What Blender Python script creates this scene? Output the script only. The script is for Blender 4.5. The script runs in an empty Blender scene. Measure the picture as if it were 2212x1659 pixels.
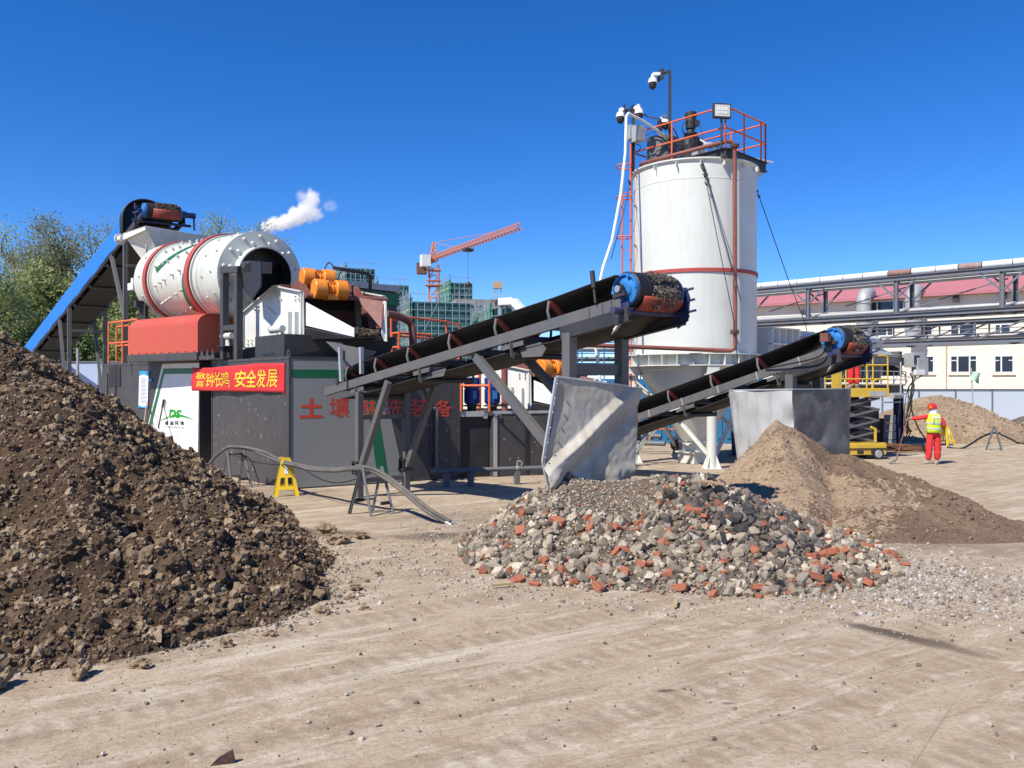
import bpy, math, random
import numpy as np
from mathutils import Vector as V3, Matrix, noise as mnoise
random.seed(7); RNG = np.random.default_rng(11)
sc = bpy.context.scene
COL = sc.collection
PI = math.pi
F, CX, CY, H = 1800.0, 1106.0, 829.5, 2.3      # survey of the site: focal length, centre and eye height
def P(x, y, d): return V3(((x-CX)/F*d, d, H+(CY-y)/F*d))
def G(x, y, z=0.0):
    d = F*(H-z)/(y-CY); return V3(((x-CX)/F*d, d, z))
def ray(x, y): return V3(((x-CX)/F, 1.0, (CY-y)/F))
CAM = V3((0, 0, H))
def RP(x, y, p0, n):
    r = ray(x, y); return CAM + r*((V3(p0)-CAM).dot(n)/r.dot(n))
def hd(a): return V3((math.cos(math.radians(a)), math.sin(math.radians(a)), 0))
Z = V3((0, 0, 1))
WL = {}
class MB:
    def __init__(s): s.v = []; s.f = []; s.sm = []
    def add(s, vs, fs, sm=False):
        n = len(s.v); s.v += [tuple(v) for v in vs]
        s.f += [tuple(i+n for i in f) for f in fs]; s.sm += [sm]*len(fs)
    def obox(s, o, a, b, c):
        o, a, b, c = V3(o), V3(a), V3(b), V3(c)
        vs = [o, o+a, o+a+b, o+b, o+c, o+a+c, o+a+b+c, o+b+c]
        fs = [(0,3,2,1),(4,5,6,7),(0,1,5,4),(1,2,6,5),(2,3,7,6),(3,0,4,7)]
        if a.cross(b).dot(c) < 0: fs = [f[::-1] for f in fs]
        s.add(vs, fs)
    def box(s, c, sx, sy, sz, yaw=0):
        a, b = hd(yaw)*sx, hd(yaw+90)*sy
        s.obox(V3(c)-a/2-b/2-Z*sz/2, a, b, Z*sz)
    def beam(s, p, q, w, h, up=None):
        p, q = V3(p), V3(q); d = (q-p).normalized(); u = V3(up) if up else (Z if abs(d.z) < .95 else V3((1, 0, 0)))
        l = d.cross(u).normalized(); u2 = l.cross(d)
        s.obox(p-l*w/2-u2*h/2, q-p, l*w, u2*h)
    def chan(s, p, q, w, h, t=.012, up=None, side=1):
        p, q = V3(p), V3(q); d = (q-p).normalized(); u = V3(up) if up else (Z if abs(d.z) < .95 else V3((1, 0, 0)))
        l = d.cross(u).normalized()*side; u2 = u - d*u.dot(d); u2.normalize()
        s.obox(p-u2*h/2, q-p, l*t, u2*h)
        s.obox(p-u2*h/2+l*t, q-p, l*(w-t), u2*t); s.obox(p+u2*(h/2-t)+l*t, q-p, l*(w-t), u2*t)
    def hbeam(s, p, q, w, h, t=.014, up=None):
        p, q = V3(p), V3(q); d = (q-p).normalized(); u = V3(up) if up else (Z if abs(d.z) < .95 else V3((1, 0, 0)))
        l = d.cross(u).normalized(); u2 = l.cross(d)
        s.obox(p-l*w/2-u2*h/2, q-p, l*w, u2*t); s.obox(p-l*w/2+u2*(h/2-t), q-p, l*w, u2*t)
        s.obox(p-l*t/2-u2*(h/2-t), q-p, l*t, u2*(h-2*t))
    def tube(s, p, q, r, n=12, r2=None, cap=True):
        p, q = V3(p), V3(q); d = (q-p).normalized(); u = Z if abs(d.z) < .95 else V3((1, 0, 0))
        l = d.cross(u).normalized(); u = l.cross(d); r2 = r if r2 is None else r2
        A = [p+(l*math.cos(2*PI*i/n)+u*math.sin(2*PI*i/n))*r for i in range(n)]
        B = [q+(l*math.cos(2*PI*i/n)+u*math.sin(2*PI*i/n))*r2 for i in range(n)]
        s.add(A+B, [(i, (i+1) % n, n+(i+1) % n, n+i) for i in range(n)], True)
        if cap: s.add(A, [tuple(range(n))[::-1]]); s.add(B, [tuple(range(n))])
    def path(s, pts, r, n=8, sub=0):
        pts = [V3(p) for p in pts]
        if sub:
            Q = [pts[0]]+pts+[pts[-1]]; o = []
            for i in range(1, len(Q)-2):
                for k in range(sub):
                    t = k/sub; a, b, c, d = Q[i-1], Q[i], Q[i+1], Q[i+2]
                    o.append(.5*((2*b)+(c-a)*t+(2*a-5*b+4*c-d)*t*t+(3*b-a-3*c+d)*t**3))
            pts = o+[pts[-1]]
        vs = []; N = len(pts); pl = None
        for i, p in enumerate(pts):
            d = (pts[min(i+1, N-1)]-pts[max(i-1, 0)]).normalized()
            if pl is None:
                u = Z if abs(d.z) < .9 else V3((1, 0, 0)); l = d.cross(u).normalized()
            else:
                l = (pl-d*pl.dot(d)).normalized()
            pl = l; u = l.cross(d); rr = float(np.interp(i/(N-1), np.linspace(0, 1, len(r)), r)) if isinstance(r, (list, tuple)) else r
            vs += [p+(l*math.cos(2*PI*k/n)+u*math.sin(2*PI*k/n))*rr for k in range(n)]
        s.add(vs, [(i*n+k, i*n+(k+1) % n, (i+1)*n+(k+1) % n, (i+1)*n+k) for i in range(N-1) for k in range(n)], True)
        s.add(vs[:n], [tuple(range(n))[::-1]]); s.add(vs[-n:], [tuple(range(n))])
    def lathe(s, prof, o, ax, n=32, sm=True, a0=0, a1=2*PI):
        o = V3(o); ax = V3(ax).normalized(); u = Z if abs(ax.z) < .95 else V3((1, 0, 0))
        l = ax.cross(u).normalized(); u = l.cross(ax); full = abs(a1-a0-2*PI) < 1e-6; m = n if full else n+1
        for (r0, h0), (r1, h1) in zip(prof[:-1], prof[1:]):
            vs = []
            for r, h in ((r0, h0), (r1, h1)):
                vs += [o+ax*h+(l*math.cos(a0+(a1-a0)*i/n)+u*math.sin(a0+(a1-a0)*i/n))*r for i in range(m)]
            s.add(vs, [(i, (i+1) % m, m+(i+1) % m, m+i) for i in range(n)], sm)
    def prism(s, poly, ext):
        poly = [V3(p) for p in poly]; e = V3(ext); n = len(poly)
        nrm = sum(((poly[i]-poly[0]).cross(poly[(i+1) % n]-poly[0]) for i in range(1, n-1)), V3())
        if nrm.dot(e) > 0: poly = poly[::-1]
        s.add(poly+[p+e for p in poly], [tuple(range(n)), tuple(range(2*n-1, n-1, -1))]+[(i, n+i, n+(i+1) % n, (i+1) % n) for i in range(n)])
    def sphere(s, c, r, n=12, sz=1.0, z0=-1, z1=1):
        c = V3(c); m = max(4, n//2); a0, a1 = math.asin(z0), math.asin(z1)
        prof = [(r*math.cos(a0+(a1-a0)*i/m), r*sz*math.sin(a0+(a1-a0)*i/m)) for i in range(m+1)]
        s.lathe(prof, c, Z, n)
    def quad(s, a, b, c, d): s.add([a, b, c, d], [(0, 1, 2, 3)])
    def build(s, name, mat, parent=None, loc=None, bevel=0):
        base = WL[parent.name] if parent else (V3(loc) if loc else s.base())
        me = bpy.data.meshes.new(name); me.from_pydata([tuple(V3(v)-base) for v in s.v], [], s.f)
        me.polygons.foreach_set('use_smooth', s.sm); me.materials.append(mat); me.update()
        return link(name, me, base, parent, bevel)
    def base(s):
        a = np.array(s.v); return V3((float(a[:, 0].mean()), float(a[:, 1].mean()), float(a[:, 2].min())))
def link(name, me, base, parent=None, bevel=0):
    o = bpy.data.objects.new(name, me); COL.objects.link(o)
    if parent: o.parent = parent
    else: o.location = base
    WL[o.name] = V3(base)
    if bevel:
        b = o.modifiers.new('bevel', 'BEVEL'); b.width = bevel; b.segments = 2; b.limit_method = 'ANGLE'
    return o
def np_mesh(name, v, f, mat, base=(0, 0, 0), parent=None, smooth=True):
    """fast mesh from numpy verts (n,3) and faces (m,k)"""
    base = WL[parent.name] if parent else V3(base)
    me = bpy.data.meshes.new(name); k = f.shape[1]
    me.vertices.add(len(v)); me.vertices.foreach_set('co', (v-np.array(base)).astype(np.float32).ravel())
    me.loops.add(f.size); me.loops.foreach_set('vertex_index', f.astype(np.int32).ravel())
    me.polygons.add(len(f)); me.polygons.foreach_set('loop_start', np.arange(0, f.size, k, dtype=np.int32))
    me.polygons.foreach_set('loop_total', np.full(len(f), k, dtype=np.int32))
    me.polygons.foreach_set('use_smooth', np.full(len(f), smooth)); me.materials.append(mat); me.update(calc_edges=True); me.validate()
    return link(name, me, base, parent)
def tag(o, label=None, cat=None, group=None, kind=None):
    if label: o['label'] = label
    if cat: o['category'] = cat
    if group: o['group'] = group
    if kind: o['kind'] = kind
    return o
def thing(name, label, cat, loc, group=None):
    o = bpy.data.objects.new(name, None); COL.objects.link(o); o.location = V3(loc); o.empty_display_size = .2
    WL[o.name] = V3(loc); return tag(o, label, cat, group)
def dup(o, delta=None, label=None, parent=None, rotz=None):
    c = o.copy(); COL.objects.link(c)
    if parent: c.parent = parent
    else:
        if delta is not None: c.location = o.location+V3(delta)
        if rotz is not None: c.rotation_euler.z = rotz
        if label: c['label'] = label
    WL[c.name] = V3(c.location)
    for ch in list(o.children): dup(ch, parent=c)
    return c

# ------------------------------------------------------------ materials
def s2l(c):
    if isinstance(c, str):
        c = [int(c[i:i+2], 16)/255 for i in (0, 2, 4)]
        c = [x/12.92 if x <= .04045 else ((x+.055)/1.055)**2.4 for x in c]
    return (*c, 1)
MATS = {}
def nmat(name):
    m = bpy.data.materials.new(name); m.use_nodes = True; nt = m.node_tree
    b = nt.nodes['Principled BSDF']; MATS[name] = m
    return m, nt, b
def N(nt, t, **kw):
    n = nt.nodes.new(t)
    for k, v in kw.items():
        if k in n.inputs: n.inputs[k].default_value = v
        else: setattr(n, k, v)
    return n
def ramp(nt, stops, fac):
    r = nt.nodes.new('ShaderNodeValToRGB'); e = r.color_ramp.elements
    while len(e) < len(stops): e.new(.5)
    for i, (p, c) in enumerate(stops): e[i].position = p; e[i].color = s2l(c) if len(c) != 4 else c
    nt.links.new(fac, r.inputs[0]); return r
def mix(nt, fac, a, b):
    n = nt.nodes.new('ShaderNodeMix'); n.data_type = 'RGBA'
    for sock, v in ((0, fac), (6, a), (7, b)):
        if hasattr(v, 'links'): nt.links.new(v, n.inputs[sock])
        else: n.inputs[sock].default_value = v if not isinstance(v, (tuple, list, str)) else s2l(v) if len(v) != 4 else v
    return n.outputs[2]
def coord(nt, scale=None, kind='Object', rot=(0, 0, 0)):
    t = nt.nodes.new('ShaderNodeTexCoord'); out = t.outputs[kind]
    if scale:
        if any(rot):
            mp = nt.nodes.new('ShaderNodeMapping'); mp.inputs['Rotation'].default_value = rot; nt.links.new(out, mp.inputs[0]); out = mp.outputs[0]
        mp = nt.nodes.new('ShaderNodeMapping'); mp.inputs['Scale'].default_value = scale
        nt.links.new(out, mp.inputs[0]); out = mp.outputs[0]
    return out
def noise(nt, sc_, det=4, rough=.6, vec=None, dist=0):
    n = nt.nodes.new('ShaderNodeTexNoise'); n.inputs['Scale'].default_value = sc_; n.inputs['Detail'].default_value = det
    n.inputs['Roughness'].default_value = rough; n.inputs['Distortion'].default_value = dist
    nt.links.new(vec if vec is not None else coord(nt), n.inputs['Vector']); return n.outputs[0]
def bump(nt, b, h, strength=.3, dist=.02):
    n = nt.nodes.new('ShaderNodeBump'); n.inputs['Strength'].default_value = strength; n.inputs['Distance'].default_value = dist
    nt.links.new(h, n.inputs['Height']); nt.links.new(n.outputs[0], b.inputs['Normal'])
def paint(name, c, rough=.45, dirt=.25, dc=(.16, .13, .10), metal=0, spots=0, sc_=1.6, streak=True, bumpy=.08):
    """weathered paint: base colour, soft mottling, vertical dust streaks, chips"""
    m, nt, b = nmat(name); c = s2l(c)
    n1 = noise(nt, sc_, 6, .65); col = mix(nt, .5, c, c)
    r1 = ramp(nt, [(.42, (0, 0, 0)), (.72, (dirt, dirt, dirt))], n1)
    col = mix(nt, r1.outputs[0], c, s2l(dc))
    if streak:
        n2 = noise(nt, 3.0, 5, .6, coord(nt, (2.2, 2.2, .22)))
        r2 = ramp(nt, [(.5, (0, 0, 0)), (.78, (dirt*.9,)*3)], n2); col = mix(nt, r2.outputs[0], col, s2l(dc))
    if spots:
        n3 = noise(nt, 9, 3, .5); r3 = ramp(nt, [(.66, (0, 0, 0)), (.7, (spots,)*3)], n3); col = mix(nt, r3.outputs[0], col, s2l((.35, .30, .24)))
    nt.links.new(col, b.inputs['Base Color'])
    rr = ramp(nt, [(.3, (rough-.08,)*3), (.75, (min(1, rough+.25),)*3)], n1); nt.links.new(rr.outputs[0], b.inputs['Roughness'])
    b.inputs['Metallic'].default_value = metal
    if bumpy: bump(nt, b, noise(nt, 2.3, 5, .6), bumpy, .02)
    return m
def plain(name, c, rough=.5, metal=0, var=.12):
    m, nt, b = nmat(name); c = s2l(c)
    col = mix(nt, noise(nt, 6, 4), tuple(x*(1-var) for x in c[:3]), tuple(min(1, x*(1+var)) for x in c[:3]))
    nt.links.new(col, b.inputs['Base Color']); b.inputs['Roughness'].default_value = rough; b.inputs['Metallic'].default_value = metal
    return m
M = dict(
 white=paint('white_paint', (.72, .72, .69), .4, .16),
 white_dusty=paint('white_dusty_paint', (.62, .62, .56), .45, .35, (.36, .32, .24)),
 drum=paint('drum_paint', (.60, .62, .55), .38, .35, (.33, .30, .23)),
 silo=paint('silo_paint', (.64, .655, .60), .35, .26, (.42, .38, .29), sc_=.7),
 charcoal=paint('charcoal_paint', (.052, .047, .047), .5, .35, (.12, .10, .085), spots=.55),
 charcoal2=paint('charcoal_clean_paint', (.048, .047, .049), .5, .35, (.10, .09, .08)),
 grey=paint('grey_paint', (.25, .26, .25), .5, .3, (.26, .23, .19), sc_=.7),
 beam=paint('beam_grey_paint', (.105, .105, .108), .5, .3, (.2, .16, .12)),
 darksteel=paint('dark_steel', (.028, .028, .032), .5, .3, (.10, .08, .06)),
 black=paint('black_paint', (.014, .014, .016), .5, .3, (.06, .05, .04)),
 belt=paint('belt_rubber', (.011, .011, .012), .5, .12, (.05, .042, .034)),
 beltdirty=paint('belt_rubber_dirty', (.020, .018, .016), .7, .6, (.055, .045, .034)),
 red=paint('red_paint', (.52, .075, .040), .42, .22, (.33, .16, .10)),
 ringred=paint('ring_red_paint', (.42, .055, .045), .5, .3, (.25, .13, .10)),
 roller=paint('roller_red', (.33, .045, .028), .5, .5, (.12, .06, .04)),
 maroon=paint('maroon_primer', (.17, .052, .043), .6, .35, (.22, .15, .11)),
 orange=paint('orange_rail_paint', (.72, .13, .028), .45, .15),
 motor=paint('motor_orange_paint', (.74, .235, .018), .4, .15, (.35, .18, .08)),
 yellow=paint('yellow_paint', (.80, .54, .012), .45, .2, (.28, .2, .08)),
 yellow2=paint('lift_yellow_shaded', (.62, .40, .03), .5, .4, (.25, .18, .08)),  # yellow taken darker to carry part of the shade on the lift
 blue=paint('cover_blue', (.008, .165, .60), .7, .08, (.05, .12, .3)),
 pulley=paint('pulley_blue', (.028, .19, .50), .4, .3, (.07, .07, .09)),
 navy=paint('navy_paint', (.010, .018, .085), .45, .3),
 pumpblue=paint('pump_blue', (.012, .05, .24), .42, .25),
 boxblue=paint('container_blue', (.012, .16, .36), .5, .2),
 green=plain('green_paint', (.008, .13, .05), .45),
 pvc=plain('white_pvc', (.72, .72, .71), .35),
 galv=paint('galvanised_sheet', (.44, .45, .45), .42, .45, (.25, .21, .15), metal=.25),
 galvlight=paint('galvanised_angle', (.50, .51, .51), .45, .35, (.25, .22, .18), metal=.35),
 steel=plain('bright_steel', (.5, .5, .48), .35, .7),
 hose=paint('hose_rubber', (.085, .083, .08), .7, .5, (.22, .19, .15)),
 cable=plain('cable_black', (.012, .012, .012), .5),
 pipebrown=paint('pipe_primer', (.21, .062, .047), .55, .3, (.25, .16, .11)),
 pipegrey=paint('pipe_grey', (.13, .14, .15), .5, .3),
 rust=paint('rusty_steel', (.16, .07, .035), .85, .6, (.07, .03, .02)),
 concrete=plain('concrete_block', (.25, .24, .23), .9),
 wood=plain('wood', (.42, .29, .16), .8),
 glass=plain('window_glass', (.03, .04, .06), .08),
 frame=plain('window_frame_white', (.66, .66, .66), .5),
 lettering=plain('red_lettering', (.60, .055, .025), .5),
 letyellow=plain('yellow_lettering', (.80, .52, .03), .6),
 logogreen=plain('logo_green', (.004, .30, .01), .5),
 logoblack=plain('logo_black', (.01, .01, .01), .5),
 skin=plain('skin', (.42, .22, .15), .6),
 fabric_red=plain('red_overall_cloth', (.60, .028, .03), .85, 0, .25),
 vest=plain('hi_vis_cloth', (.55, .75, .03), .8),
 reflect=plain('reflective_tape', (.45, .47, .48), .45),
 cloth_white=plain('white_cloth', (.72, .72, .72), .9),
 helmet=plain('red_helmet', (.55, .02, .015), .3),
 shoe=plain('dusty_shoes', (.36, .29, .21), .9),
 glove=plain('grey_glove', (.22, .22, .25), .9),
 paper=plain('paper_white', (.75, .77, .80), .6),
 paperblue=plain('paper_blue', (.03, .30, .62), .6),
 trunk=plain('bark', (.10, .075, .055), .95, 0, .3),
)
# ------------------------------------------------------------ light, sky, camera
SUN_AZ, SUN_EL = 225.0, 50.0                      # direction TO the sun, degrees from +X
w = bpy.data.worlds.new('World'); sc.world = w; w.use_nodes = True; nt = w.node_tree
sky = nt.nodes.new('ShaderNodeTexSky'); sky.sky_type = 'NISHITA'; sky.sun_disc = False
sky.sun_elevation = math.radians(SUN_EL); sky.sun_rotation = math.radians(90-SUN_AZ)
sky.altitude = 1500; sky.air_density = .85; sky.dust_density = .0; sky.ozone_density = 6.0
hs = nt.nodes.new('ShaderNodeHueSaturation'); hs.inputs['Saturation'].default_value = 1.26; hs.inputs['Hue'].default_value = .509; nt.links.new(sky.outputs[0], hs.inputs['Color']); nt.links.new(hs.outputs[0], nt.nodes['Background'].inputs[0]); nt.nodes['Background'].inputs[1].default_value = .132
sl = bpy.data.lights.new('sun', 'SUN'); sl.energy = 4.9; sl.angle = math.radians(.5); sl.color = (1, .94, .84)
so = bpy.data.objects.new('sun', sl); COL.objects.link(so)
ts = hd(SUN_AZ)*math.cos(math.radians(SUN_EL))+Z*math.sin(math.radians(SUN_EL))
so.rotation_euler = ts.to_track_quat('Z', 'Y').to_euler(); so.location = (-30, -25, 40)
cd = bpy.data.cameras.new('camera'); co = bpy.data.objects.new('camera', cd); COL.objects.link(co); sc.camera = co
co.location = CAM; co.rotation_euler = (PI/2, 0, 0); cd.sensor_width = 36; cd.lens = 36*F/2212; cd.clip_end = 6000; cd.clip_start = .1
vs = sc.view_settings; vs.view_transform = 'Standard'; vs.look = 'None'; vs.exposure = .46; vs.gamma = 1; vs.use_curve_mapping = False
sc.cycles.max_bounces = 6; sc.cycles.use_denoising = True

# ------------------------------------------------------------ numpy noise
def lat(seed): return np.random.default_rng(seed).random((256, 256))
LT = [lat(100+i) for i in range(8)]
def vn(x, y, k=0):
    L = LT[k % 8]; xi = np.floor(x).astype(int); yi = np.floor(y).astype(int); fx = x-xi; fy = y-yi
    fx = fx*fx*(3-2*fx); fy = fy*fy*(3-2*fy); a = L[xi % 256, yi % 256]; b = L[(xi+1) % 256, yi % 256]; c = L[xi % 256, (yi+1) % 256]; d = L[(xi+1) % 256, (yi+1) % 256]
    return (a*(1-fx)+b*fx)*(1-fy)+(c*(1-fx)+d*fx)*fy
def fbm(x, y, s, o=4, k=0, g=.5):
    r = 0; a = 1; t = 0
    for i in range(o): r = r+a*(vn(x*s+17*i, y*s+9*i, k+i)-.5); t += a; a *= g; s *= 2.03
    return r/t
def segd(x, y, a, b):
    ax, ay = a[:2]; bx, by = b[:2]; t = np.clip(((x-ax)*(bx-ax)+(y-ay)*(by-ay))/((bx-ax)**2+(by-ay)**2), 0, 1)
    return np.hypot(x-ax-t*(bx-ax), y-ay-t*(by-ay)), t
def smin(a, b, k=.3):
    h = np.clip(.5+.5*(b-a)/k, 0, 1); return b*(1-h)+a*h-k*h*(1-h)
def h_soil0(x, y):
    xe = np.interp(y, [6, 7, 8, 9, 11, 13, 15, 17, 20], [-4.1, -3.15, -2.3, -1.9, -2.4, -3.3, -4.3, -5.6, -7.6])
    xe = xe+.35*fbm(x, y, .5, 2, 5)*2
    a = .64*(xe-x); g = .60*(y-6.55-.02*(x+4)**2); c = .64*(17.9-y)
    h = smin(smin(a, g, .5), c, .6)
    h = smin(h, np.full_like(x, 3.7)+.3*fbm(x, y, .35, 2), .8)
    for px, py, r, ry, dp in ((-3.95, 8.75, .30, .6, .42), (-5.2, 8.7, .35, .5, .55), (-4.5, 10.8, .5, .5, .3), (-6.2, 11.5, .6, .5, .35), (-3.4, 11.0, .3, .45, .28)):
        u = (x-px)*.8+(y-py)*.6; q = -(x-px)*.6+(y-py)*.8
        h = h-dp*np.exp(-(u/r)**2-(q/ry)**2)*(h > -.2)
    return h
def h_soil(x, y):
    h = h_soil0(x, y); m = np.clip(h/.25, 0, 1)
    return h+m*(.40*fbm(x, y, .9, 3, 1)+.32*fbm(x, y, 2.8, 3, 2)+.13*fbm(x, y, 8, 4, 3, .6))
def h_rub0(x, y):
    d, t = segd(x, y, (.75, 12.0), (2.6, 11.6)); u = np.where(x < .75, np.hypot((x-.75)*1.68, y-12.0), d)
    return .98-.385*u-.12*np.exp(-((x-1.35)/.55)**2-((y-11.45)/.6)**2)
def h_rub(x, y):
    h = h_rub0(x, y); m = np.clip(h/.2+.1, 0, 1); return h+m*(.10*fbm(x, y, 1.6, 3, 4)+.04*fbm(x, y, 6, 2, 5))
def h_sand0(x, y):
    d1, t1 = segd(x, y, (4.9, 15.4), (5.6, 15.25)); h1 = 1.60-.36*t1-(.50+.22*(y > 15.3))*d1-.40*np.clip(4.85-x, 0, 9)
    d2, t2 = segd(x, y, (5.6, 15.25), (8.6, 13.2)); h2 = 1.22-1.18*t2-(.46-.12*t2)*d2
    d3, t3 = segd(x, y, (5.6, 13.6), (9.2, 12.2)); h3 = .40-.30*t3-.24*d3
    h = -smin(-smin(-smin(-h1, -h2, .15)*-1, h1*0+9, .01), -h3, .25)
    h = np.maximum(np.maximum(h1, h2), h3)
    gl = np.abs(((x-5.0)*.55+(y-15.3)*.83)*.9); rill = np.exp(-((x-5.75+.35*(15-y))/.22)**2)
    return h-.22*rill*np.clip(h, 0, .6)
def h_sand(x, y):
    wx, wy = .9*fbm(x, y, .55, 3, 3), 1.1*fbm(x, y, .6, 3, 6); k_ = np.clip((x-6)/2, 0, 1); h = h_sand0(x+wx*k_, y+wy*k_)-.03*k_; m = np.clip(h/.25, 0, 1)
    return h+m*(.16*fbm(x, y, 1.1, 3, 6)+.10*fbm(x*1.3, y*.7, 3.4, 3, 7)+.05*fbm(x, y, 11, 3, 1))
def field(fn, x0, x1, y0, y1, st, sink=.06):
    nx, ny = int((x1-x0)/st), int((y1-y0)/st)
    X, Y = np.meshgrid(np.linspace(x0, x1, nx), np.linspace(y0, y1, ny)); Hh = np.maximum(fn(X, Y), -sink)
    v = np.stack([X.ravel(), Y.ravel(), Hh.ravel()], 1); i = np.arange(nx*ny).reshape(ny, nx)
    f = np.stack([i[:-1, :-1].ravel(), i[:-1, 1:].ravel(), i[1:, 1:].ravel(), i[1:, :-1].ravel()], 1)
    keep = (v[f][:, :, 2] > -sink+1e-6).any(1); f = f[keep]
    u, inv = np.unique(f, return_inverse=True); return v[u], inv.reshape(f.shape)

# ------------------------------------------------------------ rocks
import bmesh
def ico(sub):
    bm = bmesh.new(); bmesh.ops.create_icosphere(bm, subdivisions=sub, radius=1); bm.verts.ensure_lookup_table()
    v = np.array([q.co[:] for q in bm.verts]); f = np.array([[q.index for q in p.verts] for p in bm.faces]); bm.free(); return v, f
def rockvar(sub, n, cut, rough, seed, cr=(.42, .8)):
    r = np.random.default_rng(seed); out = []; v0, f = ico(sub)
    for k in range(n):
        v = v0*r.uniform(.45, 1.2, 3)
        for c in range(cut):
            nn = r.normal(size=3); nn /= np.linalg.norm(nn); dd = r.uniform(*cr); over = v@nn-dd
            v = v-np.outer(np.clip(over, 0, None)*.93, nn)
        v = v+r.normal(scale=rough, size=v.shape)
        out.append(v)
    return out, f
def lumpvar(sub, n, seed):
    r_ = np.random.default_rng(seed); out = []; v0, f = ico(sub)
    for k in range(n):
        v = v0*r_.uniform(.65, 1.1, 3); d = np.array([mnoise.fractal(V3(p)*1.9+V3((k*7, 3, 1)), .8, 2.1, 4) for p in v0]); out.append(v*np.clip(1+.75*d, .35, 1.9)[:, None])
    return out, f
def brickvar(n, seed):
    r = np.random.default_rng(seed); out = []
    for k in range(n):
        bm = bmesh.new(); bmesh.ops.create_cube(bm, size=2); bmesh.ops.bevel(bm, geom=bm.edges[:], offset=.16, segments=1, affect='EDGES')
        bmesh.ops.triangulate(bm, faces=bm.faces[:]); bmesh.ops.subdivide_edges(bm, edges=[e for e in bm.edges if e.calc_length() > .9], cuts=2, use_grid_fill=True)
        bmesh.ops.triangulate(bm, faces=bm.faces[:])
        bm.verts.ensure_lookup_table(); v = np.array([q.co[:] for q in bm.verts]); f = np.array([[q.index for q in p.verts] for p in bm.faces]); bm.free()
        v = v*np.array([r.uniform(.55, 1), .5, r.uniform(.24, .34)])
        nn = r.normal(size=3)*np.array([1, .6, .4]); nn /= np.linalg.norm(nn); over = v@nn-.62; v = v-np.outer(np.clip(over, 0, None), nn)
        v = v+r.normal(scale=.022, size=v.shape); out.append((v, f))
    return out
def rmat(r, n, tilt=PI):
    q = r.normal(size=(n, 4)); q /= np.linalg.norm(q, axis=1)[:, None]; w_, x, y, z = q.T
    return np.stack([1-2*(y*y+z*z), 2*(x*y-z*w_), 2*(x*z+y*w_), 2*(x*y+z*w_), 1-2*(x*x+z*z), 2*(y*z-x*w_), 2*(x*z-y*w_), 2*(y*z+x*w_), 1-2*(x*x+y*y)], 1).reshape(n, 3, 3)
def scatter(pos, size, variants, f, r):
    n = len(pos); R = rmat(r, n)*size[:, None, None]; k = r.integers(0, len(variants), n); VV = np.stack(variants)[k]
    v = np.einsum('nij,nvj->nvi', R, VV)+pos[:, None, :]; nv = VV.shape[1]
    ff = (f[None]+(np.arange(n)*nv)[:, None, None]).reshape(-1, 3); return v.reshape(-1, 3), ff
def sample(fn, n, x0, x1, y0, y1, lo, r, w=None):
    X = r.uniform(x0, x1, n*6); Y = r.uniform(y0, y1, n*6); h = fn(X, Y); k = h > lo
    if w is not None: k &= r.random(n*6) < w(X, Y, h)
    X, Y, h = X[k][:n], Y[k][:n], h[k][:n]; return X, Y, h

# ------------------------------------------------------------ earth materials
def islands(nt): return nt.nodes.new('ShaderNodeNewGeometry').outputs['Random Per Island']
def stone_mat(name, stops, rough=.85, b_=.35, sc_=40):
    m, nt, b = nmat(name); r = ramp(nt, stops, islands(nt)); r.color_ramp.interpolation = 'LINEAR'
    n1 = noise(nt, sc_, 5, .65); col = mix(nt, n1, r.outputs[0], r.outputs[0]); mx = nt.nodes.new('ShaderNodeMix'); mx.data_type = 'RGBA'; mx.blend_type = 'MULTIPLY'; mx.inputs[0].default_value = .8
    rr = ramp(nt, [(.3, (.55, .55, .55)), (.7, (1.25, 1.22, 1.18))], n1); nt.links.new(r.outputs[0], mx.inputs[6]); nt.links.new(rr.outputs[0], mx.inputs[7])
    nt.links.new(mx.outputs[2], b.inputs['Base Color']); b.inputs['Roughness'].default_value = rough; bump(nt, b, n1, b_, .01); return m
SOIL = [(0, (.06, .035, .021)), (.3, (.115, .073, .042)), (.6, (.185, .126, .074)), (.85, (.265, .19, .116)), (1, (.34, .26, .17))]
def earth(name, stops, sc1, sc2, bstr, bd, rough=.95):
    m, nt, b = nmat(name); n1 = noise(nt, sc1, 7, .68); n2 = noise(nt, sc2, 8, .7)
    ad = nt.nodes.new('ShaderNodeMath'); ad.operation = 'MULTIPLY_ADD'; ad.inputs[1].default_value = .55; nt.links.new(n2, ad.inputs[0])
    mu = nt.nodes.new('ShaderNodeMath'); mu.operation = 'MULTIPLY'; mu.inputs[1].default_value = .45; nt.links.new(n1, mu.inputs[0]); nt.links.new(mu.outputs[0], ad.inputs[2])
    r = ramp(nt, stops, ad.outputs[0]); nt.links.new(r.outputs[0], b.inputs['Base Color']); b.inputs['Roughness'].default_value = rough
    b.inputs['Specular IOR Level'].default_value = .2
    bump(nt, b, n2, bstr, bd); return m
M['soil'] = earth('soil_earth', [(.33, (.05, .029, .019)), (.46, (.09, .056, .035)), (.55, (.14, .094, .056)), (.68, (.21, .15, .092))], 1.1, 9, 1.0, .12)
M['clod'] = stone_mat('soil_clod', SOIL, .95, .8, 26)
M['sand'] = earth('sand_earth', [(.36, (.17, .118, .076)), (.48, (.27, .195, .13)), (.56, (.34, .255, .172)), (.7, (.41, .32, .22))], .55, 14, .7, .04)
M['sandwet'] = earth('sand_damp', [(.36, (.105, .068, .046)), (.5, (.165, .112, .076)), (.7, (.25, .18, .125))], .8, 14, .8, .05)
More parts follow.
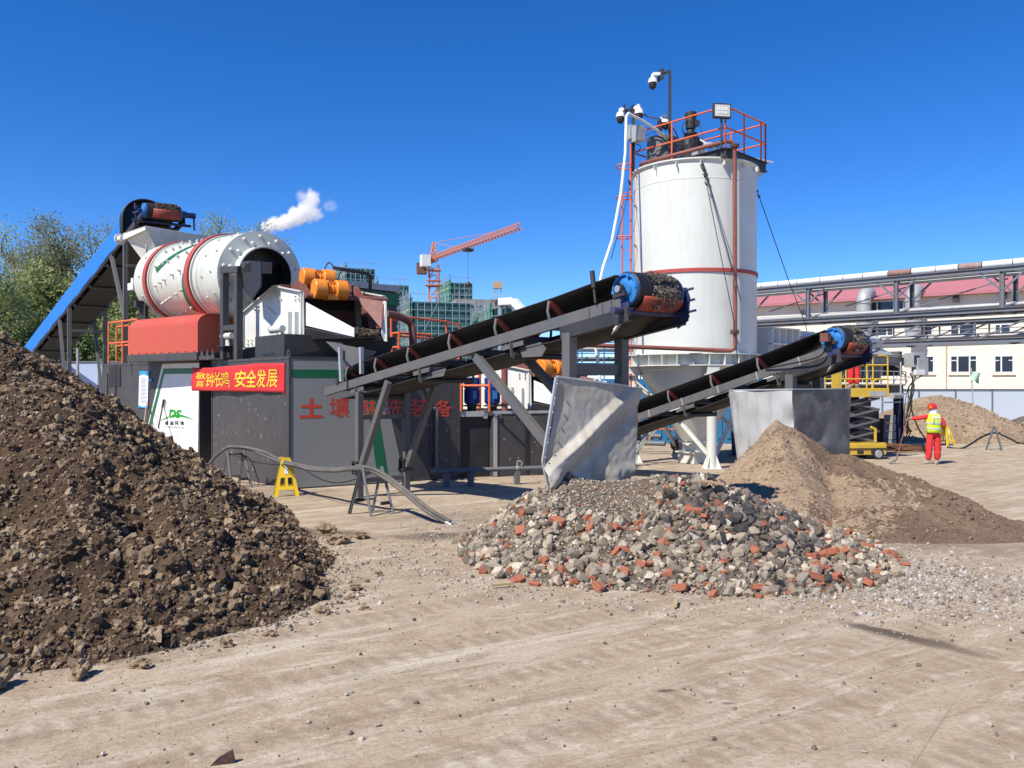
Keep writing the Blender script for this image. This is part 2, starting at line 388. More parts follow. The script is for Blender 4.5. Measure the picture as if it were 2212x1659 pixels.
M['rubbase'] = earth('rubble_fines', [(.35, (.075, .06, .045)), (.5, (.15, .12, .09)), (.66, (.25, .21, .165))], 2.0, 30, .9, .04)  # fines coloured darker so gaps between the stones read as shade
def rockmat(name):
    m, nt, b = nmat(name); oi = nt.nodes.new('ShaderNodeObjectInfo'); rp_ = ramp(nt, [(0, (.15, .122, .09)), (.2, (.25, .205, .15)), (.4, (.38, .315, .23)), (.5, (.28, .25, .20)), (.65, (.46, .395, .30)), (.8, (.53, .46, .36)), (.9, (.35, .265, .175)), (1, (.22, .18, .135))], oi.outputs['Random'])
    n1 = noise(nt, 9, 6, .7); rr = ramp(nt, [(.3, (.6, .58, .55)), (.7, (1.2, 1.18, 1.15))], n1); mx = nt.nodes.new('ShaderNodeMix'); mx.data_type = 'RGBA'; mx.blend_type = 'MULTIPLY'; mx.inputs[0].default_value = .9
    nt.links.new(rp_.outputs[0], mx.inputs[6]); nt.links.new(rr.outputs[0], mx.inputs[7]); nt.links.new(mx.outputs[2], b.inputs['Base Color']); b.inputs['Roughness'].default_value = .9; bump(nt, b, n1, .5, .1); return m
M['stone'] = stone_mat('grey_stone', [(0, (.10, .08, .058)), (.22, (.20, .162, .118)), (.45, (.32, .262, .19)), (.58, (.25, .222, .18)), (.8, (.43, .362, .27)), (.93, (.53, .46, .355)), (.94, (.33, .125, .07)), (1, (.28, .095, .05))])
M['stonegrey'] = rockmat('grey_rock')
M['gravel'] = stone_mat('fine_gravel', [(0, (.15, .12, .10)), (.3, (.30, .25, .20)), (.6, (.42, .36, .30)), (.8, (.34, .33, .31)), (1, (.55, .50, .44))])
M['pebble'] = stone_mat('dark_pebble', [(0, (.07, .06, .05)), (.4, (.16, .13, .10)), (.75, (.24, .21, .17)), (1, (.5, .45, .38))])
M['wetstone'] = stone_mat('wet_stone', [(0, (.03, .028, .026)), (.4, (.075, .065, .055)), (.7, (.12, .10, .08)), (1, (.17, .13, .10))], .32)
M['tanstone'] = stone_mat('tan_stone', [(0, (.45, .38, .28)), (1, (.5, .44, .34))])
def brickmat(name, a, b2):
    m, nt, b = nmat(name); n1 = noise(nt, 14, 6, .7); n2 = noise(nt, 60, 3)
    r = ramp(nt, [(.36, a), (.58, b2), (.63, (.40, .31, .23))], n1); nt.links.new(r.outputs[0], b.inputs['Base Color']); b.inputs['Roughness'].default_value = .9; bump(nt, b, n2, .6, .01); return m
M['brick'] = brickmat('red_brick', (.30, .085, .042), (.40, .135, .07)); M['brickdark'] = brickmat('dark_brick', (.22, .06, .035), (.32, .10, .06))

# ground: one sheet to the horizon, dusty worn concrete
def ground_mat():
    m, nt, b = nmat('dusty_ground'); c = coord(nt)
    st = coord(nt, (.32, 2.6, 1), rot=(0, 0, math.radians(-36)))
    big = noise(nt, .22, 4, .55, c); sn = noise(nt, .75, 7, .68, st, .6); fine = noise(nt, 22, 6, .7, c); mid = noise(nt, 2.2, 7, .7, c, .4)
    col = ramp(nt, [(.32, (.285, .215, .142)), (.48, (.375, .292, .203)), (.62, (.42, .338, .245)), (.75, (.47, .395, .30))], mid).outputs[0]
    r2 = ramp(nt, [(.52, (0, 0, 0)), (.66, (.82, .82, .82))], sn); col = mix(nt, r2.outputs[0], col, (.53, .47, .38, 1))
    fl = ramp(nt, [(.55, (0, 0, 0)), (.63, (.75, .75, .75))], noise(nt, 3.2, 5, .62, coord(nt, (.7, 1.9, 1), rot=(0, 0, math.radians(-28))), .5)); col = mix(nt, fl.outputs[0], col, (.50, .425, .325, 1))
    st2 = coord(nt, (.5, 3.4, 1), rot=(0, 0, math.radians(-30)))
    r3 = ramp(nt, [(.5, (0, 0, 0)), (.66, (.78, .78, .78))], noise(nt, 1.5, 8, .75, st2, .8)); col = mix(nt, r3.outputs[0], col, (.245, .182, .118, 1))
    r4 = ramp(nt, [(.50, (0, 0, 0)), (.64, (.45, .45, .45))], big); col = mix(nt, r4.outputs[0], col, (.42, .335, .245, 1))
    rf = ramp(nt, [(.32, (.68, .66, .63)), (.5, (1, 1, 1)), (.72, (1.15, 1.15, 1.14))], fine)
    mx = nt.nodes.new('ShaderNodeMix'); mx.data_type = 'RGBA'; mx.blend_type = 'MULTIPLY'; mx.inputs[0].default_value = .75; nt.links.new(col, mx.inputs[6]); nt.links.new(rf.outputs[0], mx.inputs[7]); col = mx.outputs[2]
    tc = coord(nt, (1, 1, 1), rot=(0, 0, math.radians(-35))); sx_ = nt.nodes.new('ShaderNodeSeparateXYZ'); nt.links.new(tc, sx_.inputs[0])
    wv = nt.nodes.new('ShaderNodeTexWave'); wv.wave_type = 'BANDS'; wv.bands_direction = 'X'; wv.inputs['Scale'].default_value = 1.7; wv.inputs['Distortion'].default_value = 3.5; wv.inputs['Detail'].default_value = 3; wv.inputs['Detail Scale'].default_value = 2.5; nt.links.new(tc, wv.inputs['Vector'])
    for c_, w__ in ((4.3, .20), (5.35, .17), (6.3, .2), (7.5, .22), (2.6, .2), (3.5, .16), (9.6, .3)):
        a1 = nt.nodes.new('ShaderNodeMath'); a1.operation = 'SUBTRACT'; a1.inputs[1].default_value = c_; nt.links.new(sx_.outputs['Y'], a1.inputs[0]); a2 = nt.nodes.new('ShaderNodeMath'); a2.operation = 'ABSOLUTE'; nt.links.new(a1.outputs[0], a2.inputs[0])
        m1 = nt.nodes.new('ShaderNodeMapRange'); m1.inputs['From Min'].default_value = w__; m1.inputs['From Max'].default_value = w__*.55; nt.links.new(a2.outputs[0], m1.inputs[0]); m2 = nt.nodes.new('ShaderNodeMath'); m2.operation = 'MULTIPLY'; nt.links.new(m1.outputs[0], m2.inputs[0]); nt.links.new(wv.outputs['Fac'], m2.inputs[1])
        m3 = nt.nodes.new('ShaderNodeMath'); m3.operation = 'MULTIPLY'; nt.links.new(m2.outputs[0], m3.inputs[0]); nt.links.new(big, m3.inputs[1]); m4 = nt.nodes.new('ShaderNodeMath'); m4.operation = 'MULTIPLY'; m4.inputs[1].default_value = 1.1; nt.links.new(m3.outputs[0], m4.inputs[0])
        col = mix(nt, m4.outputs[0], col, (.255, .19, .128, 1))
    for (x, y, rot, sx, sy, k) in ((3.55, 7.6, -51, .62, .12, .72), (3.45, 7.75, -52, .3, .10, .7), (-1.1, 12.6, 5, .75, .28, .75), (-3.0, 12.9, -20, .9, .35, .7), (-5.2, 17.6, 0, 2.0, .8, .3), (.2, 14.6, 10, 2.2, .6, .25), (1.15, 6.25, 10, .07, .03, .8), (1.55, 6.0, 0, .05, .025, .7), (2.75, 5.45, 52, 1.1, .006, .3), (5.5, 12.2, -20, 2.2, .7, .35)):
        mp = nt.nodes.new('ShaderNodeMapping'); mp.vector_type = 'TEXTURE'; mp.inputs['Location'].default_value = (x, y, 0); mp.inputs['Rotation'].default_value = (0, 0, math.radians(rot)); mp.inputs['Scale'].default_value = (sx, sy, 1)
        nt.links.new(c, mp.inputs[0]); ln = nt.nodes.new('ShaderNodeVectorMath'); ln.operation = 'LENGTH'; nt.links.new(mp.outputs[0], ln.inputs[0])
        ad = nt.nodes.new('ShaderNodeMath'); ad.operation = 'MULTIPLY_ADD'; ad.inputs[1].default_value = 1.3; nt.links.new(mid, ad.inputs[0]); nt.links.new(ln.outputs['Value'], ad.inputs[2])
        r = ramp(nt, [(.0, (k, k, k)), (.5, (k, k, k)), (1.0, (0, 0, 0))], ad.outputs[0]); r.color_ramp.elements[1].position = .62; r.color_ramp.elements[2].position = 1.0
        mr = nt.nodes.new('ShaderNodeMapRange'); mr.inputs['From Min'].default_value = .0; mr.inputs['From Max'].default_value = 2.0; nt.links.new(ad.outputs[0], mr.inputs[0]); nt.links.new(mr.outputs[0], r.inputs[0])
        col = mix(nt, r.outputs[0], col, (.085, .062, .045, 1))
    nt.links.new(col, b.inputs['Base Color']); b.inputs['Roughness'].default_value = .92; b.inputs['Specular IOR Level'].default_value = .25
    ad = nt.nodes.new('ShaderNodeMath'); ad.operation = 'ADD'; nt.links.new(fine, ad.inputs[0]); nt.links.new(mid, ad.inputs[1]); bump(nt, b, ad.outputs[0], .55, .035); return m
g = MB(); g.quad((-3000, -200, 0), (3000, -200, 0), (3000, 5000, 0), (-3000, 5000, 0))
tag(g.build('ground', ground_mat(), loc=(0, 0, 0)), 'dusty tan concrete yard with pale tyre streaks and scattered grit', 'ground', kind='structure')

# ------------------------------------------------------------ piles
C1v, C1f = rockvar(2, 7, 5, .035, 1); C0v, C0f = rockvar(1, 10, 4, .13, 2); C2v, C2f = lumpvar(3, 8, 6); C3v, C3f = lumpvar(2, 10, 8)
r = np.random.default_rng(5)
v, f = field(h_soil, -13, -1, 5.8, 18, .032)
soil = np_mesh('soil_pile', v, f, M['soil'], (-6, 11, 0)); tag(soil, 'big mound of dark brown clumpy soil at the left edge of the yard', 'soil pile')
X, Y, h = sample(h_soil, 30000, -9, -1.0, 6.0, 16.6, .0, r)
s = np.minimum(.014+.013*r.pareto(2.2, len(X)), .065); v, f = scatter(np.stack([X, Y, h+s*.15], 1), s, C3v, C3f, r)
tag(np_mesh('clods', v, f, M['clod'], parent=soil, smooth=False), 'loose dry crumbs and clods covering the soil mound', kind='stuff')
X, Y, h = sample(h_soil, 700, -8, -1.0, 6.0, 15, .02, r)
s = np.minimum(.035+.02*r.pareto(2.3, len(X)), .12); v, f = scatter(np.stack([X, Y, h+s*.05], 1), s, C2v, C2f, r)
tag(np_mesh('lumps', v, f, M['clod'], parent=soil, smooth=False), 'larger rough lumps bedded in the soil mound', kind='stuff')
# loose clods rolled off the foot of the soil pile
spots = [(-2.2, 9.6, .07), (-1.75, 9.3, .06), (-1.9, 8.35, .06), (-2.5, 7.3, .06), (-3.4, 6.55, .1), (-3.0, 6.75, .07), (-1.72, 8.9, .045), (-2.5, 12.0, .13), (-2.25, 12.4, .09), (-2.85, 12.8, .12), (-1.6, 10.0, .05), (-3.9, 6.3, .12), (-2.2, 7.6, .05), (-1.5, 8.5, .04), (-4.3, 6.25, .09)]
for i, (x, y, q) in enumerate(spots):
    vv = C2v[i % 7]*q*np.array([1.15, 1, .8]); o = np_mesh('soil_clod', vv+np.array([x, y, q*.45]), C2f, M['clod'], (x, y, 0), smooth=False)
    tag(o, 'loose brown earth clod rolled off the foot of the soil mound', 'clod', 'loose clods at the foot of the soil mound')
v, f = field(h_rub, -3, 7, 7, 16, .05)
rub = np_mesh('rubble_pile', v, f, M['rubbase'], (2, 11.5, 0)); tag(rub, 'broad heap of washed stone and broken brick below the front conveyor', 'rubble pile')
X, Y, h = sample(h_rub, 15000, -1.6, 6.2, 7.6, 14.5, -.02, r)
wet = np.exp(-((X-3.0)/.75)**2-((Y-11.0)/1.1)**2)
fine = np.exp(-((X-1.35)/.7)**2-((Y-11.6)/.8)**2)+(Y > 12.4)
s = np.clip(.017+.020*r.pareto(2.1, len(X)), 0, .085); s = np.where(fine > .45, np.minimum(s, .022), s)
p = np.stack([X, Y, np.maximum(h, 0)+s*.3], 1); iswet = (r.random(len(X)) < wet*1.1)
v, f = scatter(p[~iswet], s[~iswet], C0v, C0f, r)
tag(np_mesh('rubble_stones', v, f, M['stone'], (2, 10.5, 0), smooth=False), 'small grey, tan and orange stones covering the rubble heap', 'stones', kind='stuff')
v, f = scatter(p[iswet], s[iswet]*1.25, C0v, C0f, r)
tag(np_mesh('wet_stones', v, f, M['wetstone'], (3, 11, 0), smooth=False), 'dark wet stones on the crest of the rubble heap', 'stones', kind='stuff')
def lay(x, y, s_): return float(np.maximum(h_rub(np.array([x]), np.array([y]))[0], 0)+s_*.28)
C4v, C4f = rockvar(3, 10, 11, .01, 21, (.25, .60))
MAXR = [np_mesh('stone', vv, C4f, M['stonegrey'], smooth=False).data for vv in C4v]
for o in list(COL.objects):
    if o.name.startswith('stone') and o.type == 'MESH': bpy.data.objects.remove(o)
BR = [np_mesh('brick', vv, ff, M['brick'], smooth=False).data for vv, ff in brickvar(6, 3)]
for o in list(COL.objects):
    if o.name.startswith('brick') and o.type == 'MESH': bpy.data.objects.remove(o)
BRD = []
for me in BR[:3]: q = me.copy(); q.materials[0] = M['brickdark']; BRD.append(q)
WR = []
for me in MAXR: q = me.copy(); q.materials[0] = M['wetstone']; WR.append(q)
rr_ = random.Random(4)
def drop(name, me, x, y, sz, lab, cat, grp, flat=True):
    o = bpy.data.objects.new(name, me); COL.objects.link(o); o.location = (x, y, lay(x, y, sz*(1.1 if flat else 1.2)))
    o.rotation_euler = (rr_.gauss(0, .35) if flat else rr_.uniform(0, 6), rr_.gauss(0, .35), rr_.uniform(0, 6.28)); o.scale = (sz,)*3; tag(o, lab, cat, grp)
n = 0
while n < 105:
    x, y = rr_.uniform(-1.1, 5.0), rr_.uniform(8.0, 12.1)
    if h_rub0(np.array([x]), np.array([y]))[0] < -.05 or (x < 2.0 and y > 10.9): continue
    drop('brick', rr_.choice(BR), x, y, rr_.choice([.045, .055, .065, .075, .085, .10, .12]), 'broken orange-red brick piece lying in the rubble heap', 'brick', 'broken red bricks in the rubble heap'); n += 1
n = 0
while n < 24:
    x, y = rr_.uniform(2.2, 4.6), rr_.uniform(9.0, 11.6)
    if h_rub0(np.array([x]), np.array([y]))[0] < .02: continue
    drop('brick', rr_.choice(BRD), x, y, rr_.uniform(.06, .095), 'dark wet brick piece near the crest of the rubble heap', 'brick', 'dark wet bricks in the rubble heap'); n += 1
n = 0
while n < 190:
    x, y = rr_.uniform(-1.3, 5.4), rr_.uniform(7.9, 12.0)
    if h_rub0(np.array([x]), np.array([y]))[0] < -.05 or (x < 2.0 and y > 10.9): continue
    drop('rock', rr_.choice(MAXR), x, y, rr_.choice([.045, .05, .055, .06, .07, .085, .13]), 'pale grey rock chunk lying in the rubble heap', 'rock', 'grey rocks in the rubble heap', False); n += 1
n = 0
while n < 70:
    x, y = rr_.gauss(3.0, .55), rr_.gauss(11.0, .7)
    if not (1.9 < x < 4.4 and 9.3 < y < 12): continue
    drop('rock', rr_.choice(WR), x, y, rr_.uniform(.06, .13), 'dark wet rock on the crest of the rubble heap', 'rock', 'wet rocks on the rubble crest', False); n += 1
v, f = field(h_sand, 2.5, 12.5, 9.5, 18.5, .045)
sand = np_mesh('sand_pile', v, f, M['sand'], (6.5, 14, 0)); tag(sand, 'tan sand mound with damp streaks spreading below the rear conveyor', 'sand pile')
sand.data.materials.append(M['sandwet'])
cx = v[f].mean(1); dm = fbm(cx[:, 0]*.75, cx[:, 1]*.75, .9, 3, 2)+.32*np.clip((cx[:, 0]-5.6)/1.6, -1, 1)-.12*(cx[:, 1] > 15.2)+.35*fbm(cx[:, 0], cx[:, 1], 5, 3, 5)+r.normal(0, .05, len(cx))
sand.data.polygons.foreach_set('material_index', (dm > .0).astype(np.int32))
X, Y, h = sample(h_sand, 6000, 3.5, 10.5, 11, 17.5, .03, r); dmp = fbm(X*.75, Y*.75, .9, 3, 2)+.32*np.clip((X-5.6)/1.6, -1, 1)
s = np.minimum(.009+.009*r.pareto(2.4, len(X)), .04); pp = np.stack([X, Y, h+s*.2], 1)
M['sandclod'] = stone_mat('sand_crumb', [(0, (.22, .15, .10)), (.5, (.33, .24, .16)), (1, (.42, .32, .22))], .95, .5)
M['sandclodwet'] = stone_mat('damp_sand_crumb', [(0, (.10, .06, .04)), (.5, (.17, .11, .072)), (1, (.25, .17, .115))], .95, .5)
for k, nm, mt, lb in ((dmp <= 0, 'crumbs', 'sandclod', 'dry tan crumbs on the sand mound'), (dmp > 0, 'crumbs', 'sandclodwet', 'damp brown crumbs on the sand mound')):
    v, f = scatter(pp[k], s[k], C0v, C0f, r); tag(np_mesh(nm, v, f, M[mt], parent=sand, smooth=False), lb, kind='stuff')
# loose gravel and pebbles on the yard
I0v, I0f = rockvar(1, 6, 3, .05, 9)
def pebbles(name, n, fn, smin_, a, cap, mat, lab, base):
    X, Y = fn(n); s = np.minimum(smin_*(1+r.pareto(a, n)), cap); v, f = scatter(np.stack([X, Y, s*.35], 1), s, I0v, I0f, r)
    tag(np_mesh(name, v, f, M[mat], base, smooth=False), lab, 'gravel', kind='stuff')
def around(n):
    t = r.uniform(0, 2*PI, n); q = r.normal(0, .33, n); return 1.95+(3.0+q)*np.cos(t)+.4*np.cos(t), 11.4+(2.75+q)*np.sin(t)
pebbles('loose_gravel', 5500, around, .006, 2.3, .032, 'gravel', 'loose grey gravel spread round the foot of the rubble heap', (2, 8, 0))
pebbles('spread_gravel', 11000, lambda n: (r.normal(4.45, .85, n), r.normal(9.8, .85, n)), .007, 2.3, .035, 'gravel', 'spread of pale gravel between rubble heap and sand mound', (4.7, 9.9, 0))
pebbles('fine_gravel', 9000, lambda n: (r.normal(-.9, .8, n), r.normal(14.2, 1.0, n)), .0035, 3.0, .011, 'gravel', 'fine pinkish gravel spilled beside the front conveyor legs', (-.8, 14, 0))
pebbles('yard_pebbles', 3200, lambda n: (r.uniform(-5, 6.5, n), 3.5+9*r.random(n)**1.3), .004, 2.0, .024, 'pebble', 'tiny dark pebbles strewn over the dusty yard', (0, 6, 0))
def soiledge(n):
    y = r.uniform(6.3, 13, n); xe = np.interp(y, [6, 7, 8, 9, 11, 13, 15], [-4.1, -3.15, -2.3, -1.9, -2.4, -3.3, -4.3]); return xe+np.abs(r.normal(0, .28, n))-.1-(y < 6.8)*r.uniform(0, 2.2, n), y
pebbles('soil_crumbs', 1800, soiledge, .006, 2.2, .03, 'pebble', 'crumbs of soil and grit along the foot of the soil mound', (-2, 9, 0))
for i, (x, y, q) in enumerate(((1.6, 8.3, .03), (-.5, 7.6, .022), (.55, 6.9, .02), (2.6, 6.6, .022), (-1.2, 6.2, .024), (1.75, 6.35, .018), (3.9, 6.1, .024), (-.9, 5.6, .022), (.2, 5.4, .018), (2.2, 5.2, .02), (5.0, 8.6, .035), (4.9, 7.5, .03), (-.1, 8.6, .025), (3.3, 6.9, .02), (2.45, 7.05, .02), (-1.8, 7.6, .02))):
    tag(np_mesh('stone', C1v[i % 7]*q*np.array([1.3, 1, .7])+np.array([x, y, q*.4]), C1f, M['pebble'], (x, y, 0), smooth=False), 'single small stone lying loose on the open dusty yard', 'stone', 'single stones on the open yard')
M['shard'] = earth('brown_shard', [(.4, (.07, .045, .035)), (.55, (.13, .085, .065)), (.7, (.2, .15, .11))], 9, 40, .6, .01); p = G(488, 1652); b_ = MB(); b_.add([(p.x-.09, p.y-.02, 0), (p.x+.05, p.y+.02, 0), (p.x+.045, p.y+.045, 0), (p.x-.08, p.y+.03, 0), (p.x-.055, p.y-.015, .035), (p.x+.035, p.y+.015, .085), (p.x+.03, p.y+.035, .08), (p.x-.05, p.y+.02, .04)], [(0, 1, 5, 4), (1, 2, 6, 5), (2, 3, 7, 6), (3, 0, 4, 7), (4, 5, 6, 7)])
tag(b_.build('stone_shard', M['shard'], loc=p), 'small upright brown stone shard standing in the foreground dust', 'stone')
# small things on the heap
b_ = MB(); a = G(1540, 1048, .95); b_.obox(a+V3((-.18, -.05, .05)), V3((.34, .05, -.06)), V3((-.02, .12, .01)), V3((0, 0, .022)))
tag(b_.build('board', M['wood'], loc=a), 'short tan board lying on the crest of the rubble heap', 'board')
a = G(1125, 1107, .12); b_ = MB(); gx = 9
vs_ = []
for j in range(6):
    for i in range(gx): vs_.append((a.x-.24+i*.06, a.y-.10+j*.045, max(.13+.10*mnoise.noise(V3((i*.55, j*.6, 3)))+.02*(i-4)*.6, .02)))
b_.add(vs_, [(j*gx+i, j*gx+i+1, (j+1)*gx+i+1, (j+1)*gx+i) for j in range(5) for i in range(gx-1)], False)
M['rag'] = plain('green_rag', (.03, .36, .20), .6); rg = b_.build('plastic_rag', M['rag'], loc=a); rg.modifiers.new('s', 'SOLIDIFY').thickness = .006
tag(rg, 'crumpled bright green plastic rag at the left edge of the rubble heap', 'rag')
for k, (px, py, z, yw) in enumerate(((1085, 1222, .25, 20), (1460, 1185, .6, 75), (1770, 1125, .5, -35), (1250, 1130, .6, 40))):
    a = G(px, py, z); b_ = MB(); b_.box((a.x, a.y, max(lay(a.x, a.y, .02), .02)+.02), .26, .035, .025, yw)
    tag(b_.build('stick', M['wood']), 'splintered wooden stick lying among the rubble stones', 'stick', 'wood sticks in the rubble heap')
# ------------------------------------------------------------ containers of the plant
U, V = hd(31), hd(130)
B0 = V3((-4.85, 18.16, 0)); CH = 2.895
NL = V3((-V.y, V.x, 0)) ; NL = NL if NL.dot(V3((-1, -1, 0))) > 0 else -NL       # outward normals of the two visible faces
NR = V3((U.y, -U.x, 0))
def text_mesh(body, ori, ex, ey, w_, h_, off=0.0, depth=.004, bold=0.0, shear=0.0, res=3):
    """lettering as solid mesh: fills a w_ x h_ box from ori along ex (right) and ey (up)"""
    cu = bpy.data.curves.new('txt', 'FONT'); cu.body = body; cu.size = 1; cu.offset = bold; cu.shear = shear; cu.resolution_u = res
    ob = bpy.data.objects.new('txt', cu); COL.objects.link(ob); bpy.context.view_layer.update()
    me = bpy.data.meshes.new_from_object(ob.evaluated_get(bpy.context.evaluated_depsgraph_get()))
    vs = [v.co.copy() for v in me.vertices]; fs = [tuple(p.vertices) for p in me.polygons]
    bpy.data.objects.remove(ob); bpy.data.curves.remove(cu); bpy.data.meshes.remove(me)
    x0, x1 = min(v.x for v in vs), max(v.x for v in vs); y0, y1 = min(v.y for v in vs), max(v.y for v in vs)
    n = ex.cross(ey).normalized(); out = [ori+ex*((v.x-x0)/(x1-x0)*w_)+ey*((v.y-y0)/(y1-y0)*h_)+n*off for v in vs]
    return out, fs
def block(name, label, cat, o, a, b, h, mat, z0=0, group=None):
    t = thing(name, label, cat, o, group); m = MB(); m.obox(V3(o)+Z*z0, a, b, Z*(h-z0)); m.build('body', mat, t, bevel=.012); return t
# front container: banner face and grey lettered face
c2 = block('equipment_container', 'dark container with a grey side lettered in red characters and a green stripe', 'container', B0, U*4.18, V*4.6, CH, M['charcoal'])
def facepoly(pts, p0, n, off, mat, name, parent, th=.004):
    q = [RP(x, y, V3(p0)+n*off, n) for x, y in pts]; m = MB(); m.prism(q, -n*th); return m.build(name, mat, parent)
def rp(x, y): return RP(x, y, B0, NR)
# painted grey area of the right face: upper band, green stripe, lower field ending in a slanted white/green edge
zt = lambda s, z: B0+U*s+Z*z
def rpoly(name, mat, pts, off): m = MB(); m.prism([zt(s, z)+NR*off for s, z in pts], -NR*.004); return m.build(name, mat, c2)
rpoly('grey_panel', M['grey'], [(.01, .03), (2.56, .03), (1.75, 2.885), (.01, 2.885)], .006)
rpoly('green_stripe', M['green'], [(.01, 2.62), (.01, 2.44), (1.72, 2.44), (2.05, .03), (2.33, .03), (1.9, 2.62)], .010)
rpoly('white_stripe', M['grey'], [(1.92, 2.6), (2.36, .03), (2.72, .03), (2.12, 2.6)], .009)
m = MB()
for s in (0.0, 3.36, 4.14): m.obox(zt(s, .02)+NR*.001, U*.035, NR*.018, Z*(CH-.03))
m.obox(zt(0, CH-.05), U*4.18, NR*.014, Z*.06); m.build('edge_trim', M['charcoal2'], c2)
m = MB(); m.obox(B0+NL*.001+Z*.02, V*.03, NL*.014, Z*2.86); m.obox(B0+V*4.55+Z*.02, V*.05, NL*.014, Z*2.86); m.obox(B0+Z*(CH-.05)+NL*.001, V*4.6, NL*.012, Z*.06); m.build('face_trim', M['charcoal'], c2)
vs_, fs_ = [], []; m = MB()
chars = [('土', 647, 697, 860, 903), ('壤', 711, 754, 858, 902), ('淋', 771, 813, 858, 902), ('洗', 829, 870, 860, 902), ('装', 886, 925, 859, 900), ('备', 938, 975, 863, 901)]
for ch, x0, x1, y0, y1 in chars:
    a, b = rp(x0, y1), rp(x1, y1); w_ = (b-a).dot(U); h_ = rp((x0+x1)/2, y0).z-rp((x0+x1)/2, y1).z; a.z = rp((x0+x1)/2, y1).z
    v_, f_ = text_mesh(ch, a, U, Z, w_, h_, 0, bold=.03 if ch == '土' else .006); m.add([q+NR*.0105 for q in v_], f_)
m.build('lettering', M['lettering'], c2)
# inspection marks and flange at the foot of the lettered side
m = MB(); p = rp(866, 1012); m.lathe([(.0, .03), (.09, .03), (.09, 0)], p, NR, 16); 
for k in range(8): q = p+(U*math.cos(k*PI/4)+Z*math.sin(k*PI/4))*.075; m.tube(q+NR*.03, q+NR*.06, .016, 6)
m.build('flange', M['charcoal2'], c2)
m = MB(); a = rp(941, 1017)+NR*.06; m.path([rp(935, 882)+NR*.05, rp(940, 882)+NR*.06, V3((a.x, a.y, .35)), V3((a.x, a.y, .22))+NR*.05], .045, 8); m.build('drain_pipe', M['pipegrey'], c2)
# rear container with the white panel
V1 = hd(140); U1 = hd(50); C1 = P(431, 829, 22.6); C1.z = 0; N1 = V3((-V1.y, V1.x, 0)); N1 = N1 if N1.y < 0 else -N1
c1 = block('equipment_container', 'long dark rear container with a white panel and green emblem behind the soil mound', 'container', C1, U1*3.4, V1*5.9, CH+.03, M['charcoal2'])
def p1(x, y, off=0): return RP(x, y, C1+N1*off, N1)
def poly1(name, mat, pts, off): m = MB(); m.prism([p1(x, y, off) for x, y in pts], -N1*.004); return m.build(name, mat, c1)
poly1('white_panel', M['white'], [(351, 785), (430.3, 784), (427, 1010), (300, 1010), (318, 925)], .006)
poly1('green_stripe', M['green'], [(353, 796), (430, 795), (430, 807), (355, 808), (326, 925), (319, 925)], .010)
m = MB(); v_, f_ = text_mesh('DS', p1(363, 902), V1*-1, Z, (p1(393, 902)-p1(363, 902)).length, p1(378, 884).z-p1(378, 902).z, 0, bold=.05, shear=.3); m.add([q+N1*.014 for q in v_], f_)
arc = []; lo = []
for i in range(17):
    t = i/16; x = 346+t*72; yb = 909-10.5*math.sin(PI*t)**.9+(-1.5*t); th = 4.4*math.sin(PI*t)**.8+.15
    arc.append(p1(x, yb-th*.5, .012)); lo.append(p1(x, yb+th*.5, .012))
m.add(arc+lo, [(i, i+1, 18+i, 17+i) for i in range(16)]); m.build('emblem', M['logogreen'], c1)
m = MB()
for ch, x0 in (('德', 357.5), ('森', 368.2), ('环', 378.8), ('境', 390)):
    v_, f_ = text_mesh(ch, p1(x0, 918), V1*-1, Z, (p1(x0+8, 918)-p1(x0, 918)).length, p1(x0, 909.5).z-p1(x0, 918).z, 0, bold=.02, res=1); m.add([q+N1*.014 for q in v_], f_)
v_, f_ = text_mesh('De Sen Environmental Technology', p1(357, 923.5), V1*-1, Z, (p1(397.5, 923)-p1(357, 923)).length, p1(360, 919.6).z-p1(360, 923.5).z, 0, res=1); m.add([q+N1*.014 for q in v_], f_)
m.build('emblem_lettering', M['logoblack'], c1)
m = MB(); m.obox(C1+Z*(CH-.02)+N1*.001, V1*5.9, N1*.012, Z*.06)
for s in (4.9, 5.45): m.obox(C1+V1*s+N1*.001+Z*.05, V1*.03, N1*.03, Z*2.6)
m.build('edge_trim', M['charcoal2'], c1)
m = MB(); m.obox(p1(237, 835)*1, V1*-.75, N1*.02, Z*.62); m.build('door', M['black'], c1)
# banner hung across both containers
BL, BRt = P(414.5, 844, 22.35), P(613.8, 848, 18.32); TL, TR = P(414.8, 794, 22.35), P(614.8, 785, 18.32)
bn = thing('banner', 'red cloth banner with eight yellow characters hung across two dark containers', 'banner', (BL+BRt)/2); m = MB(); nx, nz = 48, 10
bex = (BRt-BL).normalized(); bno = V3((bex.y, -bex.x, 0))
def bpt(s, t):
    s = s*22.35/(18.32+s*4.03)
    w_ = .03*math.sin(s*15+t*2)*math.sin(s*PI)+.006*math.sin(s*40+2*t)+.015*math.sin(t*5+s*9)
    return BL.lerp(BRt, s).lerp(TL.lerp(TR, s), t)+bno*w_-Z*.03*math.sin(s*PI*2)*(t-.2)
for j in range(nz+1):
    for i in range(nx+1): m.v.append(tuple(bpt(i/nx, j/nz)))
for j in range(nz):
    for i in range(nx): m.f.append((j*(nx+1)+i, j*(nx+1)+i+1, (j+1)*(nx+1)+i+1, (j+1)*(nx+1)+i)); m.sm.append(True)
M['banner'] = plain('banner_cloth', (.60, .025, .028), .75, 0, .1); bb = m.build('cloth', M['banner'], bn); bb.modifiers.new('s', 'SOLIDIFY').thickness = .004
m = MB()
